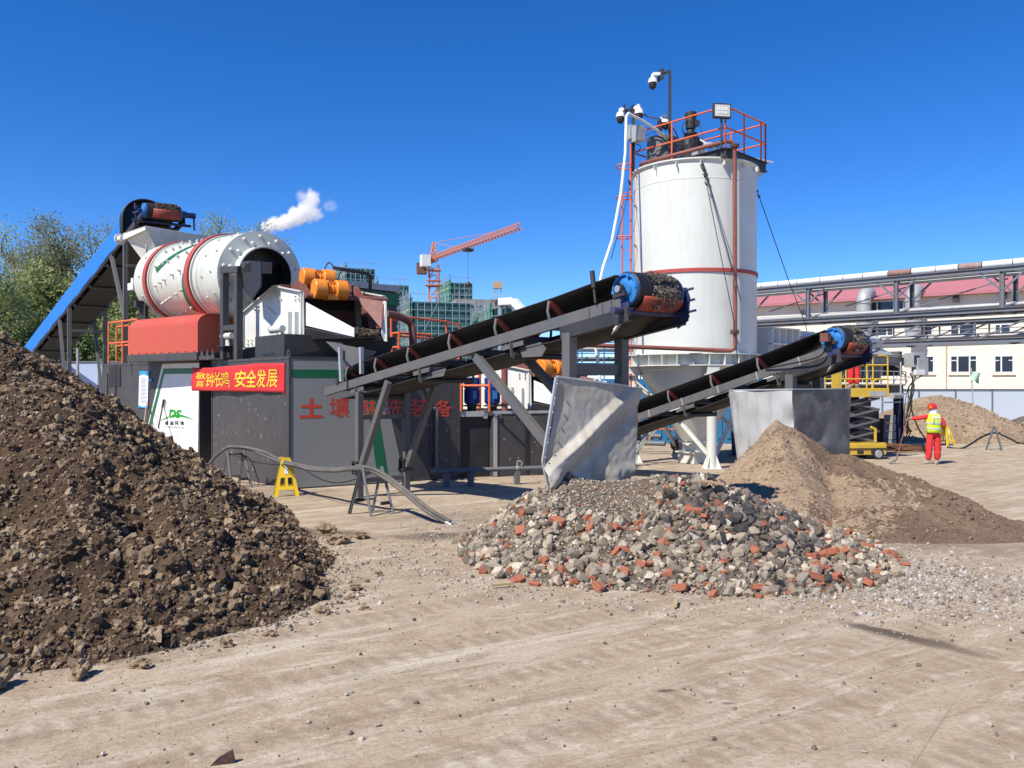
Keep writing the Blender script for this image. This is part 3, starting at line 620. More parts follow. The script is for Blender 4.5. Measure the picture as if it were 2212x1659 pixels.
for ch, x0, x1 in (('警', .047, .147), ('钟', .150, .235), ('长', .238, .33), ('鸣', .333, .425), ('安', .478, .585), ('全', .585, .695), ('发', .70, .81), ('展', .82, .93)):
    v_, f_ = text_mesh(ch, V3((0, 0, 0)), V3((1, 0, 0)), V3((0, 1, 0)), 1, 1, 0, bold=.018 if ch in '长安全发' else .004)
    m.add([bpt(x0+(x1-x0)*q.x, .17+.62*q.y)+bno*.012 for q in v_], f_)
m.build('lettering', M['letyellow'], bn)
m = MB(); m.tube(BRt-Z*.05, TR+Z*.01, .018, 8); m.tube(TL, TL+V3((-.05, .3, .04)), .006, 5); m.tube(TR, TR+V3((.1, .15, .03)), .006, 5); m.build('batten', M['banner'], bn)
# notice sheet and leaning tools
nb = thing('notice_board', 'white printed notice sheet with blue top and bottom edges on the dark container', 'notice', p1(306, 840)); q = [p1(299, 880, .03), p1(318.5, 882, .03), p1(320.5, 802, .03), p1(301, 801.5, .03)]
m = MB(); m.prism(q, -N1*.012); m.build('sheet', M['paper'], nb)
m = MB(); m.prism([p1(299, 880, .036), p1(318.5, 882, .036), p1(318.7, 876, .036), p1(308, 878.5, .036), p1(299.2, 875, .036)], -N1*.003); m.prism([p1(300.7, 812, .036), p1(310, 808, .036), p1(320.2, 813, .036), p1(320.5, 802, .036), p1(301, 801.5, .036)], -N1*.003)
m.prism([p1(321, 818, .03), p1(328, 818.5, .03), p1(328, 824, .03), p1(321, 824, .03)], -N1*.006); m.build('blue_edges', M['paperblue'], nb)
m = MB()
for k in range(19): y = 817+k*2.9; x0 = 303; x1 = 303+(10+5*((k*7) % 3)/2); m.prism([p1(x0, y, .038), p1(x1, y, .038), p1(x1, y+.9, .038), p1(x0, y+.9, .038)], -N1*.002)
M['ink'] = plain('grey_print', (.30, .32, .36), .7); m.build('print', M['ink'], nb)
br = thing('broom', 'wooden handled tool leaning on the dark container beside the notice sheet', 'broom', p1(312, 918, .5)); m = MB(); m.tube(p1(310, 925, .45), p1(317, 870, .06), .016, 8); m.build('handle', M['wood'], br)
m = MB(); m.tube(p1(325, 872, .06), p1(331, 930, .3), .01, 6); m.build('rod', M['darksteel'], br)
sh = thing('spade', 'black handled spade leaning against the white panel edge', 'spade', p1(340, 920, .5)); m = MB(); m.tube(p1(342, 925, .45), p1(351, 878, .06), .02, 8); m.tube(p1(351, 880, .06), p1(354, 863, .05), .032, 8); m.build('handle', M['black'], sh)
m = MB(); m.tube(p1(364, 920, .3), p1(366, 876, .04), .008, 5); m.build('cord', M['paper'], sh)

def clump(name, cs, ss, mat, parent):
    v, f = scatter(np.array([tuple(c) for c in cs]), np.array(ss), C3v, C3f, np.random.default_rng(len(cs))); o = np_mesh(name, v, f, M[mat], parent=parent, smooth=False); o['kind'] = 'stuff'; return o
# ------------------------------------------------------------ belt conveyors
CD = hd(-50); CW = hd(40)
def conveyor(name, label, n0, L, z0, z1, W, s0, idl, legs, hop=None):
    """n0: tail end of the near side beam on plan; s runs along the belt, l across it"""
    root = thing(name, label, 'conveyor', V3((n0.x, n0.y, 0)))
    D = (CD*L+Z*(z1-z0)).normalized(); up = CW.cross(D).normalized(); up = up if up.z > 0 else -up; LL = math.hypot(L, z1-z0)
    def q(s, l, h=0): return V3((n0.x, n0.y, z0))+D*s+CW*l+up*h
    m = MB()
    for l, sd in ((0, 1), (W, -1)):
        m.chan(q(0, l), q(LL-.02, l), .08, .165, .014, up=up, side=-sd)
    for k in range(int(LL/1.1)): m.beam(q(.5+k*1.1, .015), q(.5+k*1.1, W-.015), .06, .10, up=up)
    for s in (LL-.62, LL-.36, LL-.18): m.beam(q(s, -.004, -.083), q(s, -.004, .083), .02, .03, up=CW)
    m.build('frame', M['beam'], root, bevel=.004)
    # carrying run (troughed) and return run
    m = MB(); prof = [(-.03, .375), (.10, .32), (.34, .12), (W-.34, .12), (W-.10, .32), (W+.03, .375)]; S = np.linspace(s0, LL-.08, 40)
    vs = []
    for s in S:
        k = min(1, max(0, (s-s0)/.9)); k2 = min(1, max(0, (LL-.08-s)/1.3))
        for l, h in prof: hh = .16+(h-.16)*min(k, 1)*k2+(.24*(1-k2)); vs.append(q(s, l*.92+.05, hh+0))
    n = len(prof); m.add(vs, [(i*n+j, i*n+j+1, (i+1)*n+j+1, (i+1)*n+j) for i in range(len(S)-1) for j in range(n-1)], True)
    o = m.build('carrying_belt', M['belt'], root); o.modifiers.new('s', 'SOLIDIFY').thickness = .018
    m = MB(); vs = []
    for s in S:
        sag = -.235-.02*math.sin((s-s0)/(LL-s0)*PI*3)**2
        if s > LL-.7: sag = -.24+.18*(s-LL+.7)/.7
        for l, h in ((.10, 0), (W-.10, 0)): vs.append(q(s, l, sag))
    m.add(vs, [(i*2, i*2+1, i*2+3, i*2+2) for i in range(len(S)-1)], True)
    o = m.build('return_belt', M['beltdirty'], root); o.modifiers.new('s', 'SOLIDIFY').thickness = .02
    for s in idl:
        m = MB()
        m.beam(q(s, .02, .075), q(s, W-.02, .075), .05, .03, up=up)
        for l, sg in ((.02, -1), (W-.02, 1)):
            m.path([q(s, l, .06), q(s, l+sg*.03, .2), q(s, l-sg*.02, .355)], .026, 6)
        b_ = m.build('idler_bracket', M['beam'], root)
        for a_, c_ in ((q(s, .06, .365), q(s, .36, .105)), (q(s, W-.06, .365), q(s, W-.36, .105)), (q(s, .38, .06), q(s, W-.38, .06))): m = MB(); m.tube(a_, c_, .054, 10); m.build('roller', M['roller'], b_)
    for s in idl[::2]:
        m = MB(); m.tube(q(s+.35, .02, -.31), q(s+.35, W-.02, -.31), .05, 12); m.build('return_roller', M['darksteel'], root)
        m = MB()
        for l in (.0, W): m.beam(q(s+.35, l, -.08), q(s+.35, l, -.33), .05, .012, up=D)
        m.beam(q(s+.10, .03, -.15), q(s+.62, .03, -.15), .008, .075, up=up); m.beam(q(s+.35, 0, -.14), q(s+.35, W, -.14), .03, .03); m.build('hanger', M['beam'], root)
    # head drum, bearings, scraper
    hp = q(LL-.02, 0, .20); R = .232; hd_ = MB(); hd_.lathe([(0, .10), (.11, .10), (.13, .13), (R-.035, .15), (R-.03, .11), (R-.005, .11), (R, .13), (R, .16), (R-.01, W-.16), (R, W-.10), (R-.03, W-.10), (0, W-.08)], hp, CW, 32)
    for k in range(6): a = k*PI/3; c = hp+(D*math.cos(a)+up*math.sin(a))*(R-.03)+CW*.105; hd_.beam(c-up*.022, c+up*.022, .05, .02, up=CW)
    dr = hd_.build('head_drum', M['pulley'], root)
    m = MB(); m.lathe([(.075, 0), (.075, .06), (.05, .075), (0, .075)], hp-CW*.02, CW, 20); m.tube(hp-CW*.03, hp+CW*.1, .04, 12); m.obox(hp-D*.11-CW*.02-up*.11, D*.22, CW*.07, up*.05); m.prism([hp-D*.09-up*.07-CW*.01, hp+D*.09-up*.07-CW*.01, hp+D*.05+up*.05-CW*.01, hp-D*.05+up*.05-CW*.01], CW*.05); m.build('bearing', M['darksteel'], root)
    m = MB(); m.tube(hp-CW*.035, hp-CW*.022, .05, 14); m.build('bearing_cap', M['steel'], root)
    m = MB(); m.lathe([(R+.005, .15), (R+.022, .16), (R+.022, .36), (R+.026, .365), (R+.026, W-.36), (R+.02, W-.35), (R+.02, W-.15), (R, W-.13)], hp, CW, 40); m.build('belt_wrap', M['belt'], root)
    for l, sd in ((-.012, 1), (W+.012, -1)):
        m = MB(); m.chan(q(LL-1.25, l, -.175), q(LL+.10, l, -.175), .10, .19, .016, up=up, side=-sd); m.build('head_plate', M['darksteel'], root, bevel=.004)
    m = MB(); c = hp+D*.08-up*.26
    vs = []
    for i in range(9):
        a = -.50-i*.135; vs += [hp+(D*math.cos(a)+up*math.sin(a))*(R+.045)+CW*.24, hp+(D*math.cos(a)+up*math.sin(a))*(R+.035)+CW*(W-.16)]
    m.add(vs, [(2*i, 2*i+1, 2*i+3, 2*i+2) for i in range(8)], True); o = m.build('scraper_blade', M['roller'], root); o.modifiers.new('s', 'SOLIDIFY').thickness = .03
    m = MB(); c = hp-up*.31+D*.02; m.tube(c-CW*.18, c+CW*(W+.2), .036, 12); m.obox(c+CW*.02-D*.11-up*.09, D*.22, CW*.014, up*.2); m.tube(c-CW*.19, c-CW*.02, .05, 12)
    fe = hp+CW*(W-.02); m.prism([fe+D*.22+up*.06, fe+D*.26-up*.1, fe+D*.18-up*.42, fe-D*.02-up*.50, fe-D*.10-up*.3, fe+D*.02+up*.1], CW*.016)
    for h in (.02, -.14, -.3): m.beam(fe+D*.2+up*h, fe+D*.34+up*h, .03, .03)
    m.build('scraper_arm', M['navy'], root)
    m = MB(); a = c+CW*.03-up*.08; b = a-D*.22-up*.16; m.tube(a, b, .012, 6)
    for k in range(9): t = k/8*.85; m.lathe([(.026, 0), (.031, .006), (.026, .012)], a.lerp(b, t), (b-a), 10)
    m.tube(b, b+(b-a).normalized()*.06, .02, 8, .006); m.build('scraper_spring', M['steel'], root)
    m = MB(); rr = random.Random(3)   # clotted fibres caught on the scraper
    for k in range(420):
        l = rr.uniform(.42, W-.28); a = rr.uniform(-.95, .12) if k % 3 else rr.uniform(.3, 1.1); c = hp+(D*math.cos(a)+up*math.sin(a))*(R+.04)+CW*l
        e = c+V3((rr.gauss(0, .025), rr.gauss(0, .025), -abs(rr.gauss(.07, .04)) if k % 3 else rr.gauss(0, .02)))+D*rr.uniform(.0, .05); m.path([c, c.lerp(e, .5)+V3((rr.gauss(0, .022), rr.gauss(0, .022), rr.gauss(0, .015))), e], rr.uniform(.0025, .0055), 3)
    for k in range(140):
        l = rr.uniform(.4, W-.26); a = rr.uniform(-1.1, 1.25); c = hp+(D*math.cos(a)+up*math.sin(a))*(R+.035)+CW*l; m.sphere(c, rr.uniform(.005, .018), 6)
    M.setdefault('fibre', stone_mat('clotted_fibre', [(0, (.06, .05, .04)), (.5, (.16, .145, .12)), (1, (.27, .25, .21))])); m.build('clotted_fibres', M['fibre'], root)
    for kind, s, l, foot in legs:
        pass
    return root, q, D, up, LL
n1_ = V3((-4.05, 17.97, 0)); Lh = 8.62
cv, q, D, up, LL = conveyor('belt_conveyor', 'long front belt conveyor rising from the lettered container to the stone heap', n1_, Lh, 2.13, 3.405, 1.22, .55, [1.0, 2.17, 3.35, 4.68, 5.97, 7.25], [])
def zbeam(s): return q(s, 0, -.083).z
def leg(root, s, l, z=0, w_=.13, name='leg', top=None):
    m = MB(); t = q(s, l, -.10); b = V3((t.x, t.y, z)); m.hbeam(b, t-Z*.10, w_, w_, .012, up=CW) if name == 'x' else m.beam(b, t-Z*.10, w_, w_, up=CW); m.box(b+Z*.006, .2, .2, .012, 40)
    m.prism([t-D*.07-CW*.02+Z*.03, t+D*.07-CW*.02+Z*.03, t+D*.04-CW*.02-Z*.13, t-D*.04-CW*.02-Z*.13], CW*.04); return m.build('leg', M['beam'], root, bevel=.004)
for l in (.05, 1.17): leg(cv, 1.42, l)
for l in (.05, 1.17): leg(cv, 7.62, l, .25, .16)
def brace(root, a, b, w_=.12):
    m = MB(); m.beam(a, b, w_, w_*.9, up=CW); m.obox(V3(a)-CW*.07-Z*.07-D*.06, D*.12, CW*.14, Z*.12); return m.build('brace', M['beam'], root, bevel=.004)
for l in (.05, 1.17):
    f = q(1.42, l); a = V3((f.x, f.y, .62))+CD*.1; brace(cv, a, q(2.55, l, -.16), .125)
    f = q(7.62, l); brace(cv, V3((f.x, f.y, 1.1))-CD*.08, q(5.35, l, -.16), .13)
m = MB()
for z in (1.62, .33): a, b = q(1.42, .05), q(1.42, 1.17); m.beam(V3((a.x, a.y, z)), V3((b.x, b.y, z)), .07, .09)
a, b = q(7.62, .05), q(7.62, 1.17); m.beam(V3((a.x, a.y, 2.52)), V3((b.x, b.y, 2.52)), .10, .17); m.build('crossbar', M['beam'], cv)
m = MB()
for l in (.05, 1.17): f = q(1.42, l); c = V3((f.x, f.y, .60)); m.obox(c-CW*.12-CD*.09-Z*.13, CD*.02, CW*.24, Z*.26); m.obox(c-CW*.12+CD*.07-Z*.13, CD*.02, CW*.24, Z*.26); m.tube(c-CW*.1-Z*.1-CD*.1, c-CW*.1-Z*.1+CD*.12, .015, 6); m.tube(c-CW*.1+Z*.1-CD*.1, c-CW*.1+Z*.1+CD*.12, .015, 6)
m.build('clamp_plate', M['darksteel'], cv)
# tail hopper plates
m = MB(); P1 = lambda x, y, d: P(454.8+.2193*x, 533.6+.2193*y, d)
a = [P1(1135, 930, 17.45), P1(1495, 1000, 16.85), P1(1470, 1130, 16.9), P1(1390, 1172, 17.0)]; m.prism(a, CW*.008)
a = [P1(1495, 1000, 16.85), P1(1640, 1030, 17.9), P1(1560, 1120, 17.9), P1(1470, 1130, 16.9)]; m.prism(a, CD*.008)
m.prism([P1(1135, 930, 17.45), P1(1310, 945, 18.4), P1(1420, 1150, 18.2), P1(1390, 1172, 17.0)], V3((.008, 0, 0))); m.build('tail_hopper', M['beam'], cv)
m = MB()
for x0, x1, y1 in ((1285, 1300, 1325), (1492, 1497, 1250)):
    m = MB(); m.chan(P1(x1, y1, 17.05 if x0 < 1400 else 16.75), P1(x0, 985, 17.05 if x0 < 1400 else 16.75), .07, .07, .01, up=CW); m.build('hopper_post', M['galvlight'], cv)
m = MB(); c = q(.62, 0, .13); m.lathe([(0, -.02), (.06, -.02), (.06, .1), (.14, .1), (.14, 1.1), (.06, 1.1), (0, 1.12)], c, CW, 20); m.build('tail_drum', M['darksteel'], cv)
m = MB(); c = q(LL-.45, -.03, .1); m.tube(c, c+up*.22, .018, 8); m.tube(c+up*.22, c+up*.46, .036, 10); m.build('warning_lamp', M['darksteel'], cv)
m = MB(); c = q(6.4, .1, -.2); m.prism([c, c+D*.5, c+D*.62-up*.12, c+D*.5-up*.22, c+D*.05-up*.16], CW*.012); m.build('gusset', M['beam'], cv); m = MB(); c = q(3.9, .1, -.18); m.prism([c, c+D*.5, c+D*.4-up*.14, c-D*.3-up*.1], CW*.012); m.build('gusset', M['beam'], cv)

n2_ = V3((5.96-.643*4.9, 16+.766*4.9, 0)); 
cv2, q, D, up, LL = conveyor('belt_conveyor', 'shorter rear belt conveyor rising past the silo to the sand mound', n2_, 5.12, 1.45, 2.96, 1.12, -2.0, [-1.15, .03, 1.25, 2.47, 3.68], [])
for l in (.05, 1.07): leg(cv2, 4.35, l, 0, .17)
for l in (.05, 1.07):
    f = q(4.35, l); brace(cv2, V3((f.x, f.y, .9))-CD*.08, q(2.85, l, -.16), .13)
m = MB()
for l in (.05, 1.07): a = q(-1.2, l, -.1); m.beam(V3((a.x, a.y, 0)), a, .12, .12)
m.build('tail_leg', M['beam'], cv2); m = MB()
for l, sd in ((0, 1), (1.12, -1)): m.chan(q(-2.4, l), q(0, l), .08, .165, .014, up=up, side=-sd)
m.build('tail_frame', M['beam'], cv2)
m = MB(); c = q(LL-.02, -.12, .24); m.box(c, .17, .11, .16, -50); m.build('switch_box', M['maroon'], cv2)
m = MB(); m.path([c-Z*.08, c-Z*.3-CD*.05, c-Z*.42-CD*.35, q(LL-1.5, -.03, .08)], .014, 6, 6); m.build('power_cable', M['cable'], cv2)
m = MB()
for s in np.arange(.6, LL-.6, 1.0): m.beam(q(s, -.006, -.086), q(s, -.006, .086), .022, .012, up=CW)
m.build('cable_tie', M['galvlight'], cv2)

# ------------------------------------------------------------ battered sheet deflectors
def sheet(parent, name, TLp, TRp, BLp, BRp, fn, mat, nu=60, nv=50):
    n = (TRp-TLp).cross(TLp-BLp).normalized(); n = n if n.dot(V3((0, -1, 0))) > 0 else -n; m = MB()
    for j in range(nv+1):
        for i in range(nu+1):
            u, v_ = i/nu, j/nv; p = BLp.lerp(BRp, u).lerp(TLp.lerp(TRp, u), v_); dn, dx, dz = fn(u, v_); m.v.append(tuple(p+n*dn+(TRp-TLp).normalized()*dx+Z*dz))
    for j in range(nv):
        for i in range(nu): m.f.append((j*(nu+1)+i, j*(nu+1)+i+1, (j+1)*(nu+1)+i+1, (j+1)*(nu+1)+i)); m.sm.append(True)
    o = m.build(name, mat, parent); o.modifiers.new('s', 'SOLIDIFY').thickness = .004; return o
def sheetmat(name, dirt, wetc, amt, lo, hi, sc1=1.3, base_=(.47, .475, .47)):
    m, nt, b = nmat(name); n1 = noise(nt, sc1, 7, .7); n2 = noise(nt, 55, 4, .6); n3 = noise(nt, 2.2, 6, .7, coord(nt, (2, 2, .35)))
    r1 = ramp(nt, [(lo, (0, 0, 0)), (hi, (amt,)*3)], n1); col = mix(nt, r1.outputs[0], (*base_, 1), (*dirt, 1))
    r3 = ramp(nt, [(.5, (0, 0, 0)), (.72, (.5,)*3)], n3); col = mix(nt, r3.outputs[0], col, (*wetc, 1))
    r2 = ramp(nt, [(.6, (0, 0, 0)), (.75, (.6,)*3)], n2); col = mix(nt, r2.outputs[0], col, (*wetc, 1))
    nt.links.new(col, b.inputs['Base Color']); b.inputs['Metallic'].default_value = .0; rr = ramp(nt, [(.3, (.42,)*3), (.7, (.7,)*3)], n1); nt.links.new(rr.outputs[0], b.inputs['Roughness']); bump(nt, b, n1, .15, .03); return m
M['sheet1'] = sheetmat('dusty_sheet', (.30, .265, .20), (.20, .17, .12), .8, .40, .62, 1.3, (.47, .435, .375))
M['sheet2'] = sheetmat('muddy_sheet', (.11, .085, .062), (.085, .065, .05), .95, .36, .55, 1.1, (.21, .19, .165))
M['sheet3'] = sheetmat('speckled_sheet', (.40, .39, .37), (.10, .085, .07), .5, .5, .8, 2.5)
df = thing('deflector', 'tall bent metal sheet with crumpled folds standing behind the stone heap', 'deflector', G(1270, 1050, .75))
Tl, Tr = P(1203, 815, 11.9), P(1383, 839, 12.75); Bl, Br = P(1183, 1075, 11.74), P(1368, 1058, 12.6)
def crumple1(u, v):
    e = (u*.9+.02)-(v*1.02-.16)                      # diagonal ridge from lower left to upper right
    rdg = .13*max(0, 1-abs(e)/(.34 if e > 0 else .10))*(1-.45*v)*(1 if v > .08 else v/.08)
    f2 = -.10*max(0, 1-abs(e-.24)/.15)*(1-.6*v)
    k = .022*mnoise.noise(V3((u*4, v*4, 1.5)))+.012*abs(mnoise.noise(V3((u*11, v*9, 7))))
    low = max(0, .30-v)/.30; cr = low*(.13*mnoise.noise(V3((u*6, v*7, 4.1)))+.10*math.exp(-((u-.1)/.13)**2))
    return rdg+f2+k*(1-.7*max(0, v-.75)/.25)+cr, -.13*math.exp(-((v-.27)/.2)**2)*(1-u)**3, .05*low*math.sin(u*9)
sheet(df, 'sheet', Tl, Tr, Bl, Br, crumple1, M['sheet1'], 110, 90)
m = MB(); kn = P(1173, 997, 11.7); m.beam(P(1202, 815, 11.87), kn, .03, .045, up=CW); m.beam(kn, P(1190, 1078, 11.72), .03, .045, up=CW)
for t in (.08, .25, .42, .6, .78, .95): c = P(1202, 815, 11.87).lerp(kn, t)-CW*.0-CD*-.03; m.tube(c, c+CD*.02, .014, 6)
m.build('edge_angle', M['galvlight'], df)
m = MB(); m.beam(P(1203, 813, 11.9), P(1357, 834, 12.6), .03, .03); m.build('top_angle', M['galvlight'], df)
df2 = thing('deflector', 'two folded metal sheets, left bright and right muddy, standing behind the sand mound', 'deflector', V3((5.2, 15.7, .4)))
fT, fB = P(1711, 842, 15.55), P(1716, 985, 15.5)
lT, lB = P(1577, 844, 16.75), P(1597, 1010, 16.9); rT, rB = P(1838, 841, 16.9), P(1834, 990, 16.9)
def cr2(u, v): return .05*mnoise.noise(V3((u*3, v*3, 9)))*(1-.5*v)+.05*math.exp(-((u-.9)/.15)**2)*max(0, .7-v)-.10*math.exp(-((u-.97)/.12)**2-((v-.45)/.2)**2), 0, 0
sheet(df2, 'sheet', lT, fT, lB, fB, cr2, M['sheet3'])
def cr3(u, v): return .035*mnoise.noise(V3((u*4, v*3, 2)))-.06*math.exp(-((u-.42)/.12)**2-((v-.28)/.12)**2), 0, 0
sheet(df2, 'sheet', fT, rT, fB, rB, cr3, M['sheet2'])
m = MB(); m.beam(lT-CW*.01, lB, .03, .04); m.beam(lB, lB+CD*.25-Z*.12, .03, .04); m.beam(lT+Z*.01, fT+Z*.01, .03, .025); m.beam(fT+Z*.01, rT+Z*.01, .025, .025); m.build('edge_angle', M['galvlight'], df2)
# ------------------------------------------------------------ rotary drum
def Q2(x, y, d): return P(212.2+.2339*x, 412.3+.2339*y, d)
DE = V3((-6.65, 22.0, 5.14)); DRr = V3((-6.65-.682*6.0, 22+.731*6.0, 5.14+.36)); DA = (DE-DRr).normalized(); R = 1.15
dt = thing('rotary_drum', 'big white rotating washing drum with two red rings above the rear container', 'washing drum', V3(((DE.x+DRr.x)/2, (DE.y+DRr.y)/2, 3.2)))
Ld = (DE-DRr).length; md = MB()
md.lathe([(R-.25, .0), (R+.04, 0), (R+.04, .03), (R+.0, .80), (R+.0, .85), (R+.0, 1.07), (R-.06, 1.09), (R-.06, 1.19), (R+.02, 1.21), (R+.02, 1.25), (R-.04, 1.29), (R-.04, Ld-2.2), (R-.0, Ld-2.18), (R-.0, Ld-1.42), (R-.03, Ld-1.40), (R+.02, Ld-1.0), (R+.02, Ld)], DRr, DA, 72)
md.build('shell', M['drum'], dt)
for h0, h1, rr in ((.83, 1.06, R+.08), (Ld-2.02, Ld-1.76, R+.09)):
    m = MB(); m.lathe([(R-.05, h0), (rr, h0), (rr+.01, h0+.02), (rr+.01, h1-.02), (rr, h1), (R-.05, h1)], DRr, DA, 72); m.build('ring', M['ringred'], dt)
for h0 in (1.17, Ld-1.71):
    m = MB(); m.lathe([(R-.05, h0), (R+.055, h0), (R+.055, h0+.07), (R-.05, h0+.07)], DRr, DA, 72); m.build('flange', M['drum'], dt)
m = MB(); m.lathe([(R+.03, Ld), (R+.03, Ld+.03), (.78, Ld+.10), (.76, Ld+.12), (.76, Ld+.34), (.725, Ld+.34), (.725, Ld-.05)], DRr, DA, 72); ep = m.build('end_cone', M['drum'], dt)
m = MB(); m.lathe([(.724, Ld+.32), (.724, Ld-.04), (R-.08, Ld-.1), (R-.08, .3), (0, .3)], DRr, DA, 48); m.build('drum_lining', M['black'], dt)
m = MB()
for k in range(4): m.lathe([(.36, Ld-.2-k*.6), (R-.08, Ld-.25-k*.6), (R-.08, Ld-.3-k*.6), (.36, Ld-.24-k*.6)], DRr, DA, 12, True, .4+k*1.4, .4+k*1.4+2.2)
m.build('lifter_blade', M['darksteel'], dt)
lx = DA.cross(Z).normalized(); lz = lx.cross(DA)
m = MB()
for h, nn in ((.4, 12), (1.6, 13), (2.0, 13), (2.35, 13), (2.95, 13), (3.45, 13), (Ld-.95, 13), (Ld-.4, 13)):
    for k in range(nn):
        a = 2*PI*(k+(h*.37))/nn; dr_ = lx*math.cos(a)+lz*math.sin(a); c = DRr+DA*h+dr_*(R-.04); m.tube(c, c+dr_*.085, .042, 6, .03); m.tube(c+dr_*.08, c+dr_*.10+DA*.05, .022, 5)
for rr, nn, hh in ((1.04, 14, .065), (.88, 12, .095)):
    for k in range(nn): a = 2*PI*(k+.4)/nn; c = DRr+DA*(Ld+hh-.01)+(lx*math.cos(a)+lz*math.sin(a))*rr; m.sphere(c, .055, 8)
bt = m.build('bolt_heads', M['white_dusty'], dt); tag(bt, 'rows of bolt heads on the drum', kind='stuff')
m = MB()
for aa, ab, ha, hb2 in ((.25, 1.3, 1.5, Ld-2.35), (.08, -.95, Ld-2.36, Ld-2.75)):
    A_ = []; B_ = []
    for i in range(14):
        t = i/13; a = aa+(ab-aa)*t; h = ha+(hb2-ha)*t; dr_ = lx*math.cos(a)+lz*math.sin(a); A_.append(DRr+DA*h+dr_*(R-.028)); dr_ = lx*math.cos(a-.11)+lz*math.sin(a-.11); B_.append(DRr+DA*(h+.20)+dr_*(R-.028))
    m.add(A_+B_, [(i, i+1, 15+i, 14+i) for i in range(13)], True)
m.build('green_arrow', M['green'], dt)
# drum supports and frame behind
m = MB(); top = CH+.03
for h in (.15,):
    for s in (-1, 1): c = DRr+DA*h+lx*s*.95; m.beam(V3((c.x, c.y, top)), V3((c.x, c.y, 4.75)), .2, .2)
    c = DRr+DA*h; m.beam(V3((c.x, c.y, 4.75))-lx*1.6, V3((c.x, c.y, 4.75))+lx*1.2, .22, .2)
m.build('support_frame', M['darksteel'], dt)
m = MB(); c = DRr+DA*-.05-lx*1.25*-1; c = Q2(340, 885, 26.9); m.box(c, .5, .3, .22, -47); m.box(c+Z*.16, .18, .2, .22, -47); m.build('thrust_block', M['white'], dt)
# feed box plates at the drum inlet
m = MB()
for k in range(5): c = DRr+DA*-.1+lx*(-.95+.42*k); m.obox(V3((c.x, c.y, 5.6)), DA*-.02, lx*.07, Z*1.05)
m.build('inlet_plate', M['white'], dt)
# red gear guard on its skid
GA = P(427, 767, 21.7); gv = hd(142); gu = hd(52); gz = 2.93
gt = thing('gear_guard', 'orange-red sheet metal guard with a rounded top below the washing drum', 'machine guard', GA)
Lg = 3.55; prof = []
for i in range(11): a = PI-PI/2*i/10; prof.append((.42+.42*math.cos(a), .74+.30*math.sin(a)))
prof = [(0, 0)]+prof+[(1.0, 1.02), (1.35, .85), (1.35, 0)]
m = MB(); GB = V3((GA.x, GA.y, gz+.20)); m.prism([GB+gu*a+Z*b for a, b in prof], gv*Lg); m.build('cover', M['red'], gt)
m = MB(); GN = V3((-gv.y, gv.x, 0)); GN = GN if GN.y < 0 else -GN
for k in range(9): m.obox(GB+gv*(.15+k*.4)+GN*.001, gv*.03, GN*.03, Z*.04)
m.build('bolt_row', M['red'], gt)
m = MB(); m.obox(GB-Z*.20-gv*.02+GN*.04, gv*(Lg+.06), gu*1.5, Z*.2); m.build('skid', M['charcoal2'], gt, bevel=.01)
m = MB(); gb = GB-gv*.02; m.obox(gb-gv*.75-Z*.2, gv*.72, gu*1.2, Z*.1)
for k in range(3): m.prism([gb-gv*(.1+k*.25)-Z*.1, gb-gv*(.22+k*.25)-Z*.1, gb-gv*(.16+k*.25)+Z*.08], gu*.03)
m.obox(gb-gv*.7+gu*1.0-Z*.1, gv*.7, gu*.03, Z*.18); m.build('bracket', M['charcoal'], gt)
# orange handrail at the rear container edge
def rail(name, label, posts, hs, r, mat, cat='handrail', group=None, closed=False, dark=None):
    t = thing(name, label, cat, posts[0], group); m = MB()
    for p in posts: m = MB(); m.tube(p, V3(p)+Z*hs[-1], r, 8); m.build('post', mat, t)

    for h in hs:
        m = MB(); pp = list(posts)+([posts[0]] if closed else [])
        for a, b in zip(pp[:-1], pp[1:]): m.tube(V3(a)+Z*h, V3(b)+Z*h, r, 8)
        m.build('rail_bar', mat, t)
    return t
def P1b(x, y, d): return P(.2559*x, 394.1+.2559*y, d)
zc = CH+.03
def onz(x, y, z): d = F*(H-z)/(y-CY) if abs(y-CY) > 1 else 25; return V3(((x-CX)/F*d, d, z))
rp_ = [V3((p.x, p.y, zc)) for p in (P(235, 783, 25.6), P(265, 783, 24.9), P(297, 783, 24.2))]
rail('handrail', 'short orange handrail standing on the rear container left of the red guard', rp_, (.62, 1.25), .03, M['orange'])
rp_ = [V3((p.x, p.y, zc)) for p in (P(252, 783, 27.3), P(279, 783, 26.6))]
rail('handrail', 'orange handrail second row behind the short handrail on the rear container', rp_, (.62, 1.25), .03, M['orange'])

